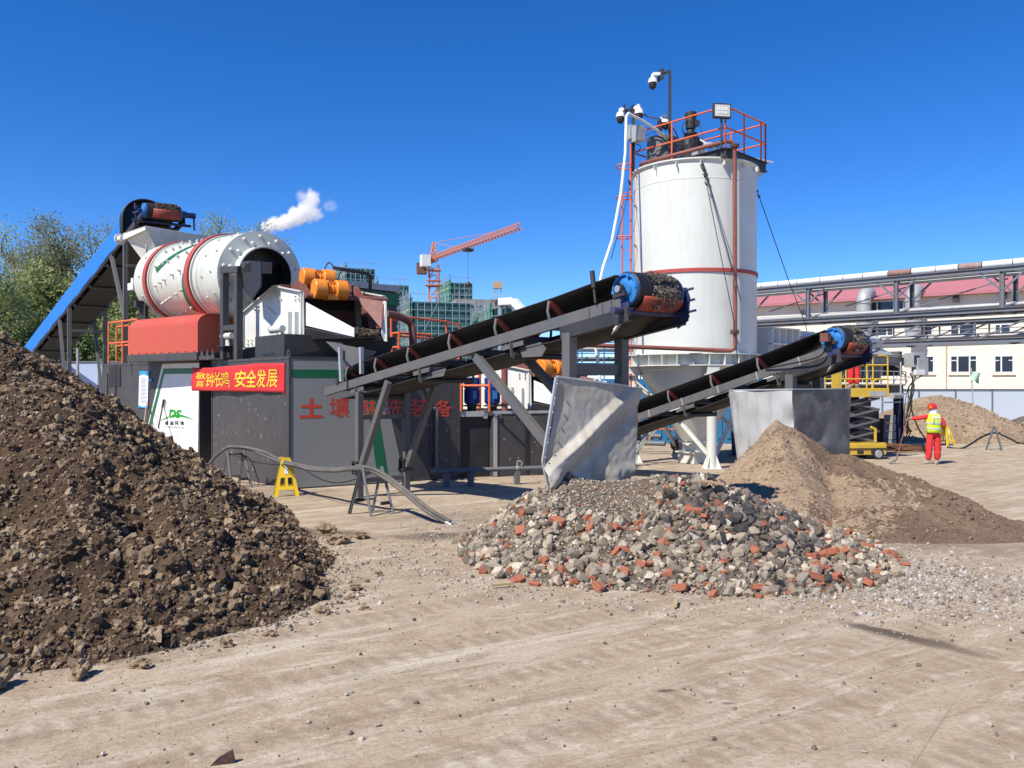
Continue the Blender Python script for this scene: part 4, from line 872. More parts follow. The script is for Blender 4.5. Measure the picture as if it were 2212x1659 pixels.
# ------------------------------------------------------------ blue covered feed conveyor and hopper
FV = V; FU = hd(36); hN = P(306, 458, 28.0); Lf = 24.0; sl = 3.9/17.6
fc = thing('feed_conveyor', 'steep feed conveyor under a bright blue cover rising behind the soil mound', 'conveyor', V3((hN.x-9, hN.y+10, 0)))
fd = (FV-Z*sl).normalized(); fup = FU.cross(fd); fup = fup if fup.z > 0 else -fup; Wf = 1.45
def fq(s, l, h=0): return hN+fd*s+FU*l+fup*h
m = MB()
for l, sd in ((-.08, 1), (Wf-.08, -1)): m.chan(fq(-.1, l, -.18), fq(Lf, l, -.18), .08, .2, .014, up=fup, side=sd)
for k in range(16): m.beam(fq(.9+k*1.3, -.06, -.22), fq(.9+k*1.3, Wf-.1, -.22), .10, .12, up=fup)
m.build('frame', M['darksteel'], fc)
m = MB(); m.add([fq(.2, .1, -.36), fq(.2, Wf-.25, -.36), fq(Lf, Wf-.25, -.36), fq(Lf, .1, -.36)], [(0, 1, 2, 3)]); M['matt'] = plain('matt_rubber', (.012, .011, .011), .8); M['soilcake'] = stone_mat('caked_soil', [(0, (.04, .026, .018)), (.5, (.075, .05, .034)), (1, (.13, .095, .065))], .95, .6); o = m.build('return_belt', M['matt'], fc); o.modifiers.new('s', 'SOLIDIFY').thickness = .02
m = MB()
for k in range(8): m.tube(fq(1.8+k*2.6, -.02, -.42), fq(1.8+k*2.6, Wf-.12, -.42), .055, 10)
m.build('return_rollers', M['darksteel'], fc)
m = MB(); m.add([fq(0, .05, .1), fq(0, Wf-.2, .1), fq(Lf, Wf-.2, .1), fq(Lf, .05, .1)], [(0, 1, 2, 3)]); o = m.build('carrying_belt', M['belt'], fc); o.modifiers.new('s', 'SOLIDIFY').thickness = .02
m = MB(); na = 26; S = np.linspace(2.0, Lf, 60); vs_ = []
for i, s in enumerate(S):
    for j in range(na+1):
        a = PI*j/na; wob = .02*math.sin(i*1.7+.5*math.sin(i*.9)) if j in (0, 1, na-1, na) else 0
        continue
        vs_.append(fq(s, Wf/2-.08-math.cos(a)*(Wf/2+.02), -.46+.40*j/na+wob+(1.22-.40*j/na)*abs(math.sin(a))**.22))
prof_ = [(-.10, -.20), (-.10, .15), (-.10, .50)]+[(Wf/2-.08-math.cos(PI*k/12)*(Wf/2+.02), .50+.24*math.sin(PI*k/12)) for k in range(1, 12)]+[(Wf-.06, .50), (Wf-.06, -.05)]
hood_ = [(-.13, -.22), (-.13, .42)]+[(Wf/2-.08-math.cos(PI*k/16)*(Wf/2+.05), .42+.78*math.sin(PI*k/16)) for k in range(1, 16)]+[(Wf-.03, .42), (Wf-.03, -.15)]
npf = len(prof_)
for i, s in enumerate(S):
    for l, h in prof_: vs_.append(fq(s, l+(.012*math.sin(i*.8) if h < .3 else 0), h+(.018*math.sin(i*1.7+.5*math.sin(i*.9)) if h < 0 else 0)))
for j in range(npf-1): m.add([vs_[i*npf+j+q] for i in range(len(S)) for q in (0, 1)], [(2*i, 2*i+1, 2*i+3, 2*i+2) for i in range(len(S)-1)], 2 < j < npf-3)
o = m.build('cover', M['blue'], fc); so_ = o.modifiers.new('s', 'SOLIDIFY'); so_.thickness = .03; so_.offset = -1
m = MB(); m.add([fq(1.98, l, h) for l, h in hood_], [tuple(range(len(hood_)))]); m.build('cover_inner_shade', M['black'], fc)  # black sheet stands in for the shaded inside of the cover
m = MB(); A_ = [fq(2.0, l, h) for l, h in hood_]; B_ = [p-fd*.35 for p in A_]; nh_ = len(hood_)
m.add(A_+B_, [(j, j+1, nh_+j+1, nh_+j) for j in range(nh_-1)], True); o = m.build('cover_mouth', M['black'], fc); o.modifiers.new('s', 'SOLIDIFY').thickness = .04
hp = fq(-.02, .0, .06); m = MB(); m.lathe([(0, .0), (.12, .0), (.13, .03), (.20, .04), (.24, .02), (.25, .06), (.25, .12)], hp, FU, 28); m.lathe([(.25, Wf-.26), (.25, Wf-.2), (.2, Wf-.2), (0, Wf-.18)], hp, FU, 28); m.build('head_drum', M['pulley'], fc)
m = MB(); m.lathe([(.25, .11), (.27, .12), (.27, .4), (.28, .42), (.28, Wf-.4), (.27, Wf-.25), (.25, Wf-.24)], hp, FU, 32); m.build('belt_wrap', M['belt'], fc)
cs_, ss_ = [], []; rr = random.Random(5)
for k in range(420):
    a = rr.uniform(-.9, 2.2); c = hp+(-fd*math.cos(a)+fup*math.sin(a))*.285+FU*rr.uniform(.42, Wf-.35); cs_.append(c); ss_.append(rr.uniform(.012, .05))
clump('caked_soil', cs_, ss_, 'soilcake', fc)
m = MB(); vs_ = []
for i in range(8): a = -.1-i*.14; vs_ += [hp+(-fd*math.cos(a)+fup*math.sin(a))*.31+FU*.28, hp+(-fd*math.cos(a)+fup*math.sin(a))*.31+FU*(Wf-.3)]
m.add(vs_, [(2*i, 2*i+1, 2*i+3, 2*i+2) for i in range(7)], True); o = m.build('scraper_blade', M['roller'], fc); o.modifiers.new('s', 'SOLIDIFY').thickness = .03
m = MB(); m.obox(fq(.05, -.12, -.28), fd*-.45, FU*.05, fup*.12); m.tube(fq(.2, -.25, -.24), fq(.2, Wf+.2, -.24), .05, 10); m.tube(hp-FU*.1, hp, .06, 10); m.beam(fq(.45, -.1, -.3), fq(.1, -.1, .25), .05, .05); m.beam(fq(.6, -.1, .2), fq(-.1, -.1, -.02), .05, .05); m.tube(fq(.35, -.1, .25), fq(.35, -.1, .45), .03, 8)
e = hp+FU*(Wf-.16); m.box(e, .25, .2, .22, 36); m.tube(e+FU*.1, e+FU*.45, .10, 10); m.tube(e+FU*.4-Z*.05, e+FU*.42-Z*.5, .03, 6); m.build('drive_unit', M['navy'], fc)
def gd(p, zz): return V3((p.x, p.y, zz))
for s, s2 in ((1.75, 3.6), (10.3, 12.2)):
    for l in (-.06, Wf-.12):
        m = MB(); t = fq(s, l, -.28); m.beam(gd(t, 0), t, .15, .15, up=FU); m.build('leg', M['beam'], fc)
        m = MB(); t2 = fq(s2, l, -.28); m.beam(gd(t, t.z-2.9 if s < 5 else .6), t2, .12, .12, up=FU); m.build('brace', M['beam'], fc)
    m = MB(); a, b = fq(s, -.06, -1.3), fq(s, Wf-.12, -1.3); m.beam(a, b, .08, .10); m.build('crossbar', M['beam'], fc)
# grey white feed hopper
hA, hB, hC = P(266, 504, 27.9), P(314, 488, 26.55), P(446, 509, 28.2); hDk = hA+(hC-hB)
fh = thing('feed_hopper', 'pale grey sloping feed hopper between the blue conveyor head and the drum', 'hopper', gd(hB, 6))
b1, b2 = P(348, 543, 27.15), P(309, 561, 27.7); b3, b4 = b1+(hC-hB)*.75+Z*.0, b2+(hC-hB)*.75
b1.z = b2.z = b3.z = b4.z = 6.42
m = MB(); m.add([hA, hB, hC, hDk, b2, b1, b3, b4], [(0, 1, 5, 4), (1, 2, 6, 5), (2, 3, 7, 6), (3, 0, 4, 7)]); o = m.build('body', M['white_dusty'], fh); o.modifiers.new('s', 'SOLIDIFY').thickness = .02
m = MB(); m.prism([hB+Z*.0, hC, hC-Z*.06, hB-Z*.10], (hA-hB)*.012); m.prism([hA+Z*.0, hB, hB-Z*.12, hA-Z*.22], (hB-hC)*-.012); m.build('rim', M['white'], fh)
m = MB(); c = hA+(hA-hB).normalized()*-.02-Z*.16; m.tube(c, c+(hA-hB).normalized()*.26, .11, 14); m.lathe([(0, 0), (.19, 0), (.19, .05), (0, .05)], c+(hA-hB).normalized()*.26, (hA-hB).normalized(), 16); m.build('spray_pipe', M['white'], fh)
m = MB()
for p in (b2, hDk.lerp(b4, .9)): m.beam(gd(p, 0), p, .14, .14)
m.build('post', M['darksteel'], fh)

# ------------------------------------------------------------ vibrating screen on the front container
def Q3(x, y, d): return P(454.8+.2193*x, 533.6+.2193*y, d)
def q3(x, y): return 454.8+.2193*x, 533.6+.2193*y
S0 = P(655.5, 727.6, 18.95); S0.z = 3.36
vsn = thing('vibrating_screen', 'white sided vibrating screen with four orange motors on the front container', 'vibrating screen', V3((-5.2, 20.5, CH)))
def sp(x, y, off=0.): X_, Y_ = q3(x, y); return RP(X_, Y_, S0+NL*off, NL)
out = [(335, 650), (640, 388), (910, 442), (915, 886), (862, 890), (700, 926), (335, 1002)]
pl = [sp(*a) for a in out]; Wd = 2.0
for nm, sh_ in (('side_plate', V3()), ('side_plate', U*Wd)):
    m = MB(); m.prism([p+sh_ for p in pl], U*.03); o = m.build(nm, M['white'], vsn, bevel=.006)
    e = MB()
    for a, b in ((pl[0], pl[1]), (pl[1], pl[2])): e.beam(a+sh_+NL*.03+Z*.01, b+sh_+NL*.03+Z*.01, .09, .025)
    e.obox(sp(898, 460)+sh_+NL*.04, NL*-.05, V*-.05, Z*-.95); e.obox(sp(335, 655)+sh_+NL*.04, NL*-.04, V*.05, Z*-.9); e.build('edge_flange', M['white_dusty'], o)
bo = MB()
for cx_, cy_, st in ((465, 600, 0), (860, 500, 0), (540, 905, 0), (395, 935, 0)):
    for dx in (-18, 18):
        for dy in (-18, 18): c = sp(cx_+dx, cy_+dy+(-dx*.2)); bo.tube(c, c+NL*.05, .022, 6)
for i in range(6):
    for ox, oy in ((0, 0), (-45, 40)):
        if ox and i > 4: continue
        c = sp(628+ox+i*15, 432+oy*1.9+i*16+(90 if ox else 0)); bo.tube(c, c+NL*.05, .022, 6)
(bo.build('bolt_heads', M['white_dusty'], vsn))['kind'] = 'stuff'
m = MB()
for x in (800, 865): m.obox(sp(x, 640), NL*.10, V*-.025, Z*-.95)
m.obox(sp(835, 650), NL*.03, V*-.16, Z*-.9); m.build('stiffener', M['white'], vsn)
m = MB(); n_ = NL
m.beam(pl[1]+U*.05, pl[1]+U*(Wd-.02), .5, .06)
a, b = pl[1]+Z*-.02, pl[2]+Z*-.08; deck = [a+U*.04-V*.02, a+U*(Wd-.01), a.lerp(b, .9)+U*(Wd-.01)-Z*.02, a.lerp(b, .9)+U*.04-Z*.02]; m.prism(deck, Z*-.04)
m.prism([a+U*.04, a+U*(Wd-.01), a+U*(Wd-.01)-Z*1.0-V*.1, a+U*.04-Z*1.0-V*.1], V*.04); m.build('top_deck', M['maroon'], vsn)
# motor bridge: rounded maroon beam carrying two double motors
mb_ = pl[1].lerp(pl[2], .45); m = MB()
brp = [(-.55, -.15), (-.35, .12), (-.1, .22), (.25, .10), (.55, -.16)]
for l in (.25, 1.55): m.prism([mb_+U*l-V*x+Z*z for x, z in brp], U*.08)
m.obox(mb_+U*.25+V*.45+Z*-.05, -V*.95-Z*.14, U*1.36, Z*.05); m.build('motor_bridge', M['maroon'], vsn)
def vmotor(c):
    m = MB(); m.lathe([(.11, .0), (.125, .02), (.125, .3), (.11, .32)], c+U*.22, U, 18)
    for k in range(4): m.lathe([(.125, .04+k*.07), (.15, .045+k*.07), (.15, .058+k*.07), (.125, .063+k*.07)], c+U*.22, U, 18)
    m.obox(c+U*.26-V*.14-Z*.24, U*.24, V*.28, Z*.13); m.box(c+U*.38+Z*.16, .14, .14, .08, 31); m.path([c+U*.3+Z*.14, c+U*.33+Z*.21, c+U*.38+Z*.14], .018, 5, 4); b_ = m.build('vibration_motor', M['motor'], vsn)
    for h in (0, .50):
        e = MB(); e.lathe([(0, h-.02), (.215, h-.02), (.232, h), (.232, h+.24), (.215, h+.26), (0, h+.26)], c, U, 28); e.build('motor_cap', M['motor'], b_)
    e = MB(); e.box(c+U*.14+NL*.0+Z*.222, .10, .12, .008, 31); e.build('warning_plate', M['black'], b_)
c1_ = RP(*q3(1045, 408), S0+U*.30, U); c1_ = Q3(1030, 412, 19.0); vmotor(c1_-U*.02)
c2_ = Q3(912, 300, 19.75); vmotor(c2_-U*.02)
m = MB(); a = c1_+U*.5+Z*.2; b = Q3(1215, 205, 19.9); m.path([a, a+Z*.25+U*.1, b], .018, 6, 6); a2 = c2_+U*.5+Z*.2; m.path([a2, a2+Z*.2+U*.12, b+Z*.02], .018, 6, 6); m.build('motor_cable', M['cable'], vsn)
m = MB(); m.path([b, Q3(1245, 212, 20.0), Q3(1400, 235, 20.4), Q3(1545, 262, 20.8), Q3(1575, 290, 20.85), Q3(1572, 500, 20.8)], .045, 8); m.build('cable_conduit', M['black'], vsn)
# discharge: tube, chute cheeks, dark pan
m = MB(); a = sp(925, 478)+NL*-.03; m.tube(a, a+U*(Wd-.02), .06, 12); m.build('cross_tube', M['maroon'], vsn)
rpl = [p+U*(Wd-.012) for p in [sp(700, 470), sp(905, 470), sp(915, 886), sp(720, 920)]]
m = MB(); m.prism(rpl, U*-.012); f0 = sp(915, 470)+U*Wd
ck = [Q3(938, 545, 18.93), Q3(1410, 800, 17.75), Q3(1410, 886, 17.75), Q3(938, 775, 18.93)]
fr = S0+U*Wd; e1 = Q3(1700, 530, fr.y-.0); 
m.prism([Q3(1470, 585, 19.9), Q3(1640, 600, 19.75), Q3(1660, 800, 19.7), Q3(1560, 800, 19.8), Q3(1552, 720, 19.85), Q3(1520, 668, 19.9), Q3(1490, 680, 19.9), Q3(1470, 700, 19.95)], U*.02)
m.prism([Q3(1420, 490, 19.6), Q3(1700, 535, 19.3), Q3(1680, 800, 18.9), Q3(1630, 800, 19.4), Q3(1640, 580, 19.6)], U*.03); m.build('inner_cheek', M['maroon'], vsn)
m = MB(); m.prism(ck, U*.025); m.build('chute_cheek', M['white'], vsn, bevel=.006)
m = MB(); m.prism([Q3(1700, 530, 19.3), Q3(1722, 535, 19.3), Q3(1728, 930, 18.9), Q3(1708, 925, 18.9), Q3(1680, 850, 18.9)], U*.03); m.build('end_flange', M['white_dusty'], vsn)
m = MB(); m.add([Q3(945, 790, 18.9), Q3(1410, 886, 17.8), Q3(1680, 880, 18.85), sp(720, 900)+U*Wd, sp(720, 900)], [(0, 1, 2, 3, 4)]); o = m.build('chute_floor', M['darksteel'], vsn); o.modifiers.new('s', 'SOLIDIFY').thickness = .03
m = MB(); m.obox(pl[1]+U*.05-Z*1.25-V*.05, U*(Wd-.1), V*.05, Z*1.1); m.build('inner_back', M['black'], vsn)
cs_, ss_ = [], []; rr = random.Random(8)
for k in range(260): c = Q3(rr.uniform(1420, 1660), 850, rr.uniform(17.95, 18.9)); c.z = 3.36+rr.uniform(-.02, .06)-(18.9-c.y)*.12+.1; cs_.append(c); ss_.append(rr.uniform(.012, .05))
for k in range(3): cs_.append(Q3(1450+k*45, 820, 18.3)); ss_.append(.10-.02*k)
clump('wet_spoil', cs_, ss_, 'soilcake', vsn)
# springs and mounts
def mount(c):
    m = MB()
    for sx in (-.16, .16):
        for k in range(7): m.lathe([(.07, k*.04), (.085, k*.04+.012), (.07, k*.04+.028)], c+V*sx, Z, 14)
    m.box(c+Z*.29, .34, .52, .025, 40); m.box(c-Z*.02, .42, .6, .04, 40); o = m.build('spring_mount', M['black'], vsn)
    m = MB(); m.prism([c+Z*.3-V*.13+NL*.02, c+Z*.3+V*.13+NL*.02, c+Z*.52+V*.06+NL*.02, c+Z*.52-V*.06+NL*.02], NL*-.03); m.prism([c+Z*.3-V*.13-NL*.14, c+Z*.3+V*.13-NL*.14, c+Z*.52+V*.06-NL*.14, c+Z*.52-V*.06-NL*.14], NL*-.03)
    m.tube(c+V*.24+Z*.56, c-V*.34+Z*.56, .08, 14); m.tube(c+V*.26+Z*.56, c+V*.24+Z*.56, .095, 14); m.build('mount_bracket', M['white_dusty'], o)
mp_ = sp(760, 915)+NL*.28; mp_.z = CH+.12; mount(mp_)
mp_ = sp(165, 1020)+NL*.1; mp_ = Q3(165, 1100, 21.1); mp_.z = CH+.06; mount(mp_)
m = MB(); a = sp(290, 1015)+NL*.02; b = sp(700, 926)+NL*.02; c_ = sp(865, 905)+NL*.02
m.prism([gd(a, CH+.01), a, b, gd(b, CH+.01)], U*.15); m.prism([gd(b, CH+.01), b, c_, gd(c_, CH+.01)], U*.15)
m.box(gd(mp_, CH+.03), .3, .4, .05, 31); m.build('subframe', M['charcoal2'], vsn)
m = MB(); a = Q3(862, 1075, 18.45); a = B0+U*.12+V*.55; a.z = CH+.006
m.prism([a, a+U*2.5, a+U*2.6+Z*.52-V*.18, a-U*.02+Z*.52-V*.05], V*1.6); m.build('collecting_pan', M['darksteel'], vsn, bevel=.008)
m = MB(); c = gd(B0, CH)+V*.45+U*.16; m.prism([c+V*.1, c-V*.1, c-V*.05+Z*.17, c+V*.05+Z*.17], U*.03); m.lathe([(.03, -.01), (.055, -.01), (.055, .045), (.03, .045)], c+Z*.11, U, 14)
m.build('lifting_lug', M['charcoal2'], vsn)
# dark frame and chute in front of the drum mouth
ff = thing('drum_chute_frame', 'tall dark rectangular steel frame with a chute plate at the drum mouth', 'steel frame', gd(Q2(1225, 1500, 20.9), CH))
def F2(x, y, o=0): X_, Y_ = 212.2+.2339*x, 412.3+.2339*y; return RP(X_, Y_, gd(Q2(1225, 1500, 20.9), CH)+NL*o, NL)
m = MB(); up_ = 734
for x in (1165, 1293): a, b = F2(x, 1540), F2(x, up_); a = gd(b, CH+.004); m.beam(a, b, .20, .16, up=NL)
m.beam(F2(1145, up_), F2(1315, up_-8), .16, .18, up=NL); m.beam(F2(1165, 1268), F2(1293, 1260), .13, .14, up=NL); m.build('frame', M['charcoal2'], ff, bevel=.008)
m = MB(); a, b = F2(1325, 655), F2(1410, 645); m.prism([a, b, b-Z*.28, a-Z*.26], U*.5)
m.build('bracket', M['charcoal2'], ff)
m = MB(); m.lathe([(0, -.004), (.04, -.004), (.04, .01)], F2(1362, 680), NL, 12); m.build('lug_hole', M['black'], ff)
m = MB(); t0, t1 = F2(1405, 648), F2(1500, 650); m.prism([F2(1330, 722), t0, t1, F2(1500, 880), F2(1420, 1005), F2(1345, 930)], U*.03)
m.build('chute_plate', M['black'], ff)
# ------------------------------------------------------------ second screen on the low tank behind
C3 = G(1066, 1030.5); V3_ = hd(128); U3 = hd(22)
t3 = block('slurry_tank', 'low charcoal tank with pale door edge behind the front conveyor', 'tank', C3, U3*3.3, V3_*3.2, 1.62, M['charcoal'], group=None)
n3 = V3((U3.y, -U3.x, 0)); m = MB(); m.obox(C3+Z*.01, U3*.09, n3*.03, Z*1.6); m.obox(C3+Z*1.56, U3*3.3, n3*.02, Z*.07); m.build('edge_post', M['galv'], t3)
m = MB(); p = C3+U3*.14+Z*1.5+n3*.02; m.lathe([(.03, 0), (.06, 0), (.06, .02), (.03, .02)], p, n3, 12); m.path([C3+U3*1.6+Z*1.6+n3*.03, C3+U3*1.75+Z*1.3+n3*.05, C3+U3*2.1+Z*.8+n3*.05, C3+U3*2.9+Z*.5+n3*.05], .012, 5, 5); m.build('hose', M['pipegrey'], t3)
L3 = hd(200); rc = C3-U3*.02+V3_*.15
rt = thing('tank_bay', 'black open bay with a grey top beam between lettered container and slurry tank', 'tank', rc); m = MB(); m.obox(rc-U3*1.45, U3*1.44, V3_*2.9, Z*1.52); m.build('body', M['black'], rt)  # solid block, its black colour stands in for shade inside the open bay
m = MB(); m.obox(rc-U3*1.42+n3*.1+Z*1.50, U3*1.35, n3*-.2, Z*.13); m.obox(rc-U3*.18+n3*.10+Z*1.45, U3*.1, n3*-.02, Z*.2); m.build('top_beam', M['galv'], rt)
v2 = dup(vsn, V3((5.28, 2.55, -1.76)), rotz=math.radians(11), label= 'second white sided vibrating screen with orange motors behind the front conveyor')
rb_ = WL[vsn.name]; off_ = S0-rb_; off_.z = 0; v2.location = rb_+V3((5.24, 2.5, -1.76))+off_-(Matrix.Rotation(math.radians(11), 3, 'Z') @ off_)
# two vertical blue pumps with orange pipes
for k, (x, lab) in enumerate(((1019.5, 'left vertical blue pump motor beside the orange rail'), (1063.5, 'right vertical blue pump motor nearer the white screen'))):
    c = P(x, 884, 20.9+.1*k); c.z = 1.63; pt = thing('pump_motor', lab, 'pump', c, 'blue pump motors')
    m = MB(); m.lathe([(0, .16), (.17, .16), (.17, .55), (.19, .56), (.20, .58), (.20, .80), (.19, .83), (0, .84)], c, Z, 24)
    for j in range(18): a = j*PI/9; d_ = V3((math.cos(a), math.sin(a), 0)); m.obox(c+d_*.168+Z*.2, d_*.03, V3((-d_.y, d_.x, 0))*.01, Z*.34)
    m.build('motor', M['pumpblue'], pt)
    m = MB(); m.obox(c-n3*-.0+n3*.17+U3*-.05+Z*.3, U3*.1, n3*.05, Z*.2); m.build('terminal_box', M['pulley'], pt)
    m = MB(); m.lathe([(0, 0), (.12, 0), (.12, .1), (.22, .11), (.22, .14), (.12, .15), (.12, .2)], c, Z, 20); m.build('base', M['darksteel'], pt)
    m = MB(); c = c+V3_*.55; m.tube(c+Z*.0, c+Z*(1.95 if k == 0 else 1.6), .07 if k == 0 else .045, 10); m.build('riser_pipe', M['orange'], pt)
m = MB(); a = P(1006, 738, 21.6); m.path([P(993, 775, 21.6), P(994, 768, 21.6), P(1005, 764, 21.6), P(1040, 762, 21.9)], .07, 10, 6); op = m.build('pipe_elbow', M['orange']); tag(op, 'orange bent pipe showing between the belts of the front conveyor', 'pipe')
a = P(996, 884, 20.3); b = P(1057, 884, 20.0); a.z = b.z = 1.64
rail('handrail', 'orange guard rail in front of the blue pump motors', [a, b], (.62, 1.16), .028, M['orange'])
m = MB(); p = P(1090, 886, 20.8); p.z = 1.63; m.tube(p, p+Z*1.15, .085, 10); tag(m.build('pipe_post', M['pipebrown']), 'maroon upright pipe between blue pumps and white screen', 'pipe')
# orange rails behind the first screen
zr = 3.1
ra = [P(845, 752, 23.2), P(886, 752, 23.8), P(964, 752, 25.4), P(993, 752, 26.6)]
for p in ra: p.z = zr
rail('handrail', 'long orange handrail beyond the front vibrating screen', ra, (.55, 1.1), .032, M['orange'])
rb = [P(847, 752, 22.4), P(862, 752, 22.2), P(930, 752, 23.0)]
for p in rb: p.z = 2.9
rail('handrail', 'lower orange handrail corner beside the screen outlet', rb, (.38, .76), .032, M['orange'])
pf = block('platform_tank', 'dark tank carrying the orange handrails behind the front conveyor', 'tank', gd(P(838, 829, 21.8), 0), U*4.6, V*2.6, 2.88, M['charcoal2'])
m = MB(); m.path([P(833, 678, 21.5), P(860, 683, 22), P(885, 697, 22.3), P(892, 725, 22.3), P(892, 790, 22.3)], .10, 10, 6); tag(m.build('pipe_bend', M['maroon']), 'large maroon pipe bend behind the orange handrail', 'pipe')
# dark control cabin with stripes
ca = gd(P(722, 829, 27.5), 0); ub = hd(50); vb = hd(140); cb = block('control_cabin', 'tall dark cabin with white, green and red roof stripes behind the screen', 'cabin', ca, ub*2.75, vb*3.0, 5.55, M['charcoal2'])
nb_ = V3((ub.y, -ub.x, 0)); m = MB(); m.obox(ca-ub*.12-vb*.12+Z*5.56, ub*2.95, vb*3.2, Z*.20); m.build('roof_edge', M['galv'], cb)
m = MB(); m.obox(ca-ub*.05+Z*5.08+nb_*.001, ub*2.85, nb_*.05, Z*.42); m.build('green_stripe', M['green'], cb)
m = MB(); m.obox(ca-ub*.05+Z*4.52+nb_*.001, ub*2.85, nb_*.05, Z*.30); m.build('red_stripe', M['ringred'], cb)
m = MB(); m.obox(ca+ub*1.6+Z*3.4+nb_*.001, ub*.9, nb_*.03, Z*.9); m.build('window', M['glass'], cb)
# ------------------------------------------------------------ silo
SC = V3((5.33, 24.4, 0)); SR = 1.77
si = thing('silo', 'tall white cylindrical silo with a red band, cone bottom and railed top', 'silo', SC)
m = MB(); m.lathe([(SR, 3.12), (SR, 5.33), (SR+.0, 5.34), (SR, 7.9), (SR+.006, 7.905), (SR+.006, 7.93), (SR, 7.935), (SR, 8.36), (SR+.07, 8.42), (SR+.07, 8.46), (SR-.05, 8.46), (SR-.05, 8.40), (0, 8.40)], SC, Z, 96); m.build('shell', M['silo'], si)
m = MB(); m.lathe([(SR-.01, 5.36), (SR+.035, 5.36), (SR+.035, 5.46), (SR-.01, 5.46)], SC, Z, 96); m.build('band', M['ringred'], si)
m = MB(); m.lathe([(SR-.02, 3.12), (SR+.2, 3.11), (SR+.2, 3.14), (SR-.02, 3.14)], SC, Z, 72); m.lathe([(SR-.02, 2.80), (SR+.2, 2.80), (SR+.2, 2.83), (SR-.02, 2.83)], SC, Z, 72); m.lathe([(SR-.03, 2.82), (SR-.03, 3.12)], SC, Z, 72)
for k in range(28): a = 2*PI*k/28; d_ = V3((math.cos(a), math.sin(a), 0)); t_ = V3((-d_.y, d_.x, 0)); m.obox(SC+d_*(SR-.03)-t_*.01+Z*2.82, d_*.21, t_*.02, Z*.31)
m.build('ring_beam', M['silo'], si)
m = MB(); m.lathe([(SR-.05, 2.82), (1.02, 1.75), (1.03, 1.74), (1.0, 1.70), (.34, .62), (.34, .32), (.30, .30), (0, .3)], SC, Z, 64); m.build('cone', M['silo'], si)
m = MB(); m.lathe([(.46, .60), (.46, .66)], SC, Z, 24); m.box(SC+Z*.16+V3((-.05, -.15, 0)), .62, .62, .3, 35); m.box(SC+Z*.33+V3((-.05, -.15, 0)), .75, .75, .03, 35); m.build('outlet_box', M['silo'], si)
legs_ = []
for k, a in enumerate((-99, -9, 81, 171)):
    a -= 39-24; d_ = hd(-87+k*90-0); c = SC+d_*1.78; legs_.append(c); m = MB(); m.tube(c, c+Z*2.55, .135, 18); m.box(c+Z*.015, .46, .46, .03, 3)
    for j in range(4): e = hd(45+j*90-87); m.prism([c+e*.13+Z*.03, c+e*.28+Z*.03, c+e*.13+Z*.38], V3((-e.y, e.x, 0))*.014)
    m.box(c+Z*2.56, .42, .42, .03, 3); m.obox(c-d_*.16-V3((-d_.y, d_.x, 0))*.16+Z*2.57, d_*.32, V3((-d_.y, d_.x, 0))*.32, Z*.23); m.build('leg', M['silo'], si)
for k in range(4):
    a, b = legs_[k], legs_[(k+1) % 4]
    for p, q_ in ((a+Z*.25, b.lerp(a, .5)+Z*1.5), (b+Z*.25, b.lerp(a, .5)+Z*1.5), (a+Z*2.4, b.lerp(a, .5)+Z*1.5), (b+Z*2.4, b.lerp(a, .5)+Z*1.5)):
        m = MB(); m.chan(p, q_, .09, .09, .012); m.build('brace', M['silo'], si)
m = MB()
for k in range(8): a = -2.4+k*.35; d_ = V3((math.cos(a), math.sin(a), 0)); c = SC+d_*(SR+.02)+Z*8.34; m.obox(c-Z*.1, d_*.12, V3((-d_.y, d_.x, 0))*.02, Z*.12)
m.build('lifting_lug', M['silo'], si)
# top platform
pA = V3((5.78, 22.55, 8.43)); pB = pA+hd(45)*2.2; pD = pA+hd(131)*3.3; pC = pB+hd(131)*3.3
m = MB(); e1 = (pB-pA).normalized(); e2 = (pD-pA).normalized()
for a, b in ((pA, pB), (pB, pC), (pC, pD)): m.hbeam(a+Z*.13, b+Z*.13, .14, .26, .02)
m.hbeam(pA+Z*.13, pA.lerp(pD, .42)+Z*.13, .14, .26, .02); m.hbeam(pA+e1*1.1+Z*.13, pD+e1*1.1+Z*.13, .14, .26, .02)
m.obox(pA+Z*.262, e1*2.2, e2*3.3, Z*.02); m.build('platform', M['navy'] if 0 else M['darksteel'], si)
top = 8.70
rp0 = [pA, pA.lerp(pD, .72)+Z*0, pD]
def railing(pts, closed, mat, r=.026):
    m = MB(); 
    for p in pts: m.tube(V3((p.x, p.y, top)), V3((p.x, p.y, top+1.12)), r, 8)
    for h in (.55, 1.12):
        for a, b in zip(pts[:-1], pts[1:]): m.tube(V3((a.x, a.y, top+h)), V3((b.x, b.y, top+h)), r, 8)
    o = m.build('railing', mat, si)
railing([pD, pA.lerp(pD, .55), pA, pA.lerp(pB, .5) if 0 else pA], 0, M['orange']); railing([pA, pA.lerp(pB, .45), pB.lerp(pA, .12), pB], 0, M['orange']); railing([pB, pB.lerp(pC, .35), pB.lerp(pC, .7), pC], 0, M['orange']); railing([pC, pC.lerp(pD, .5), pD], 0, M['orange'])
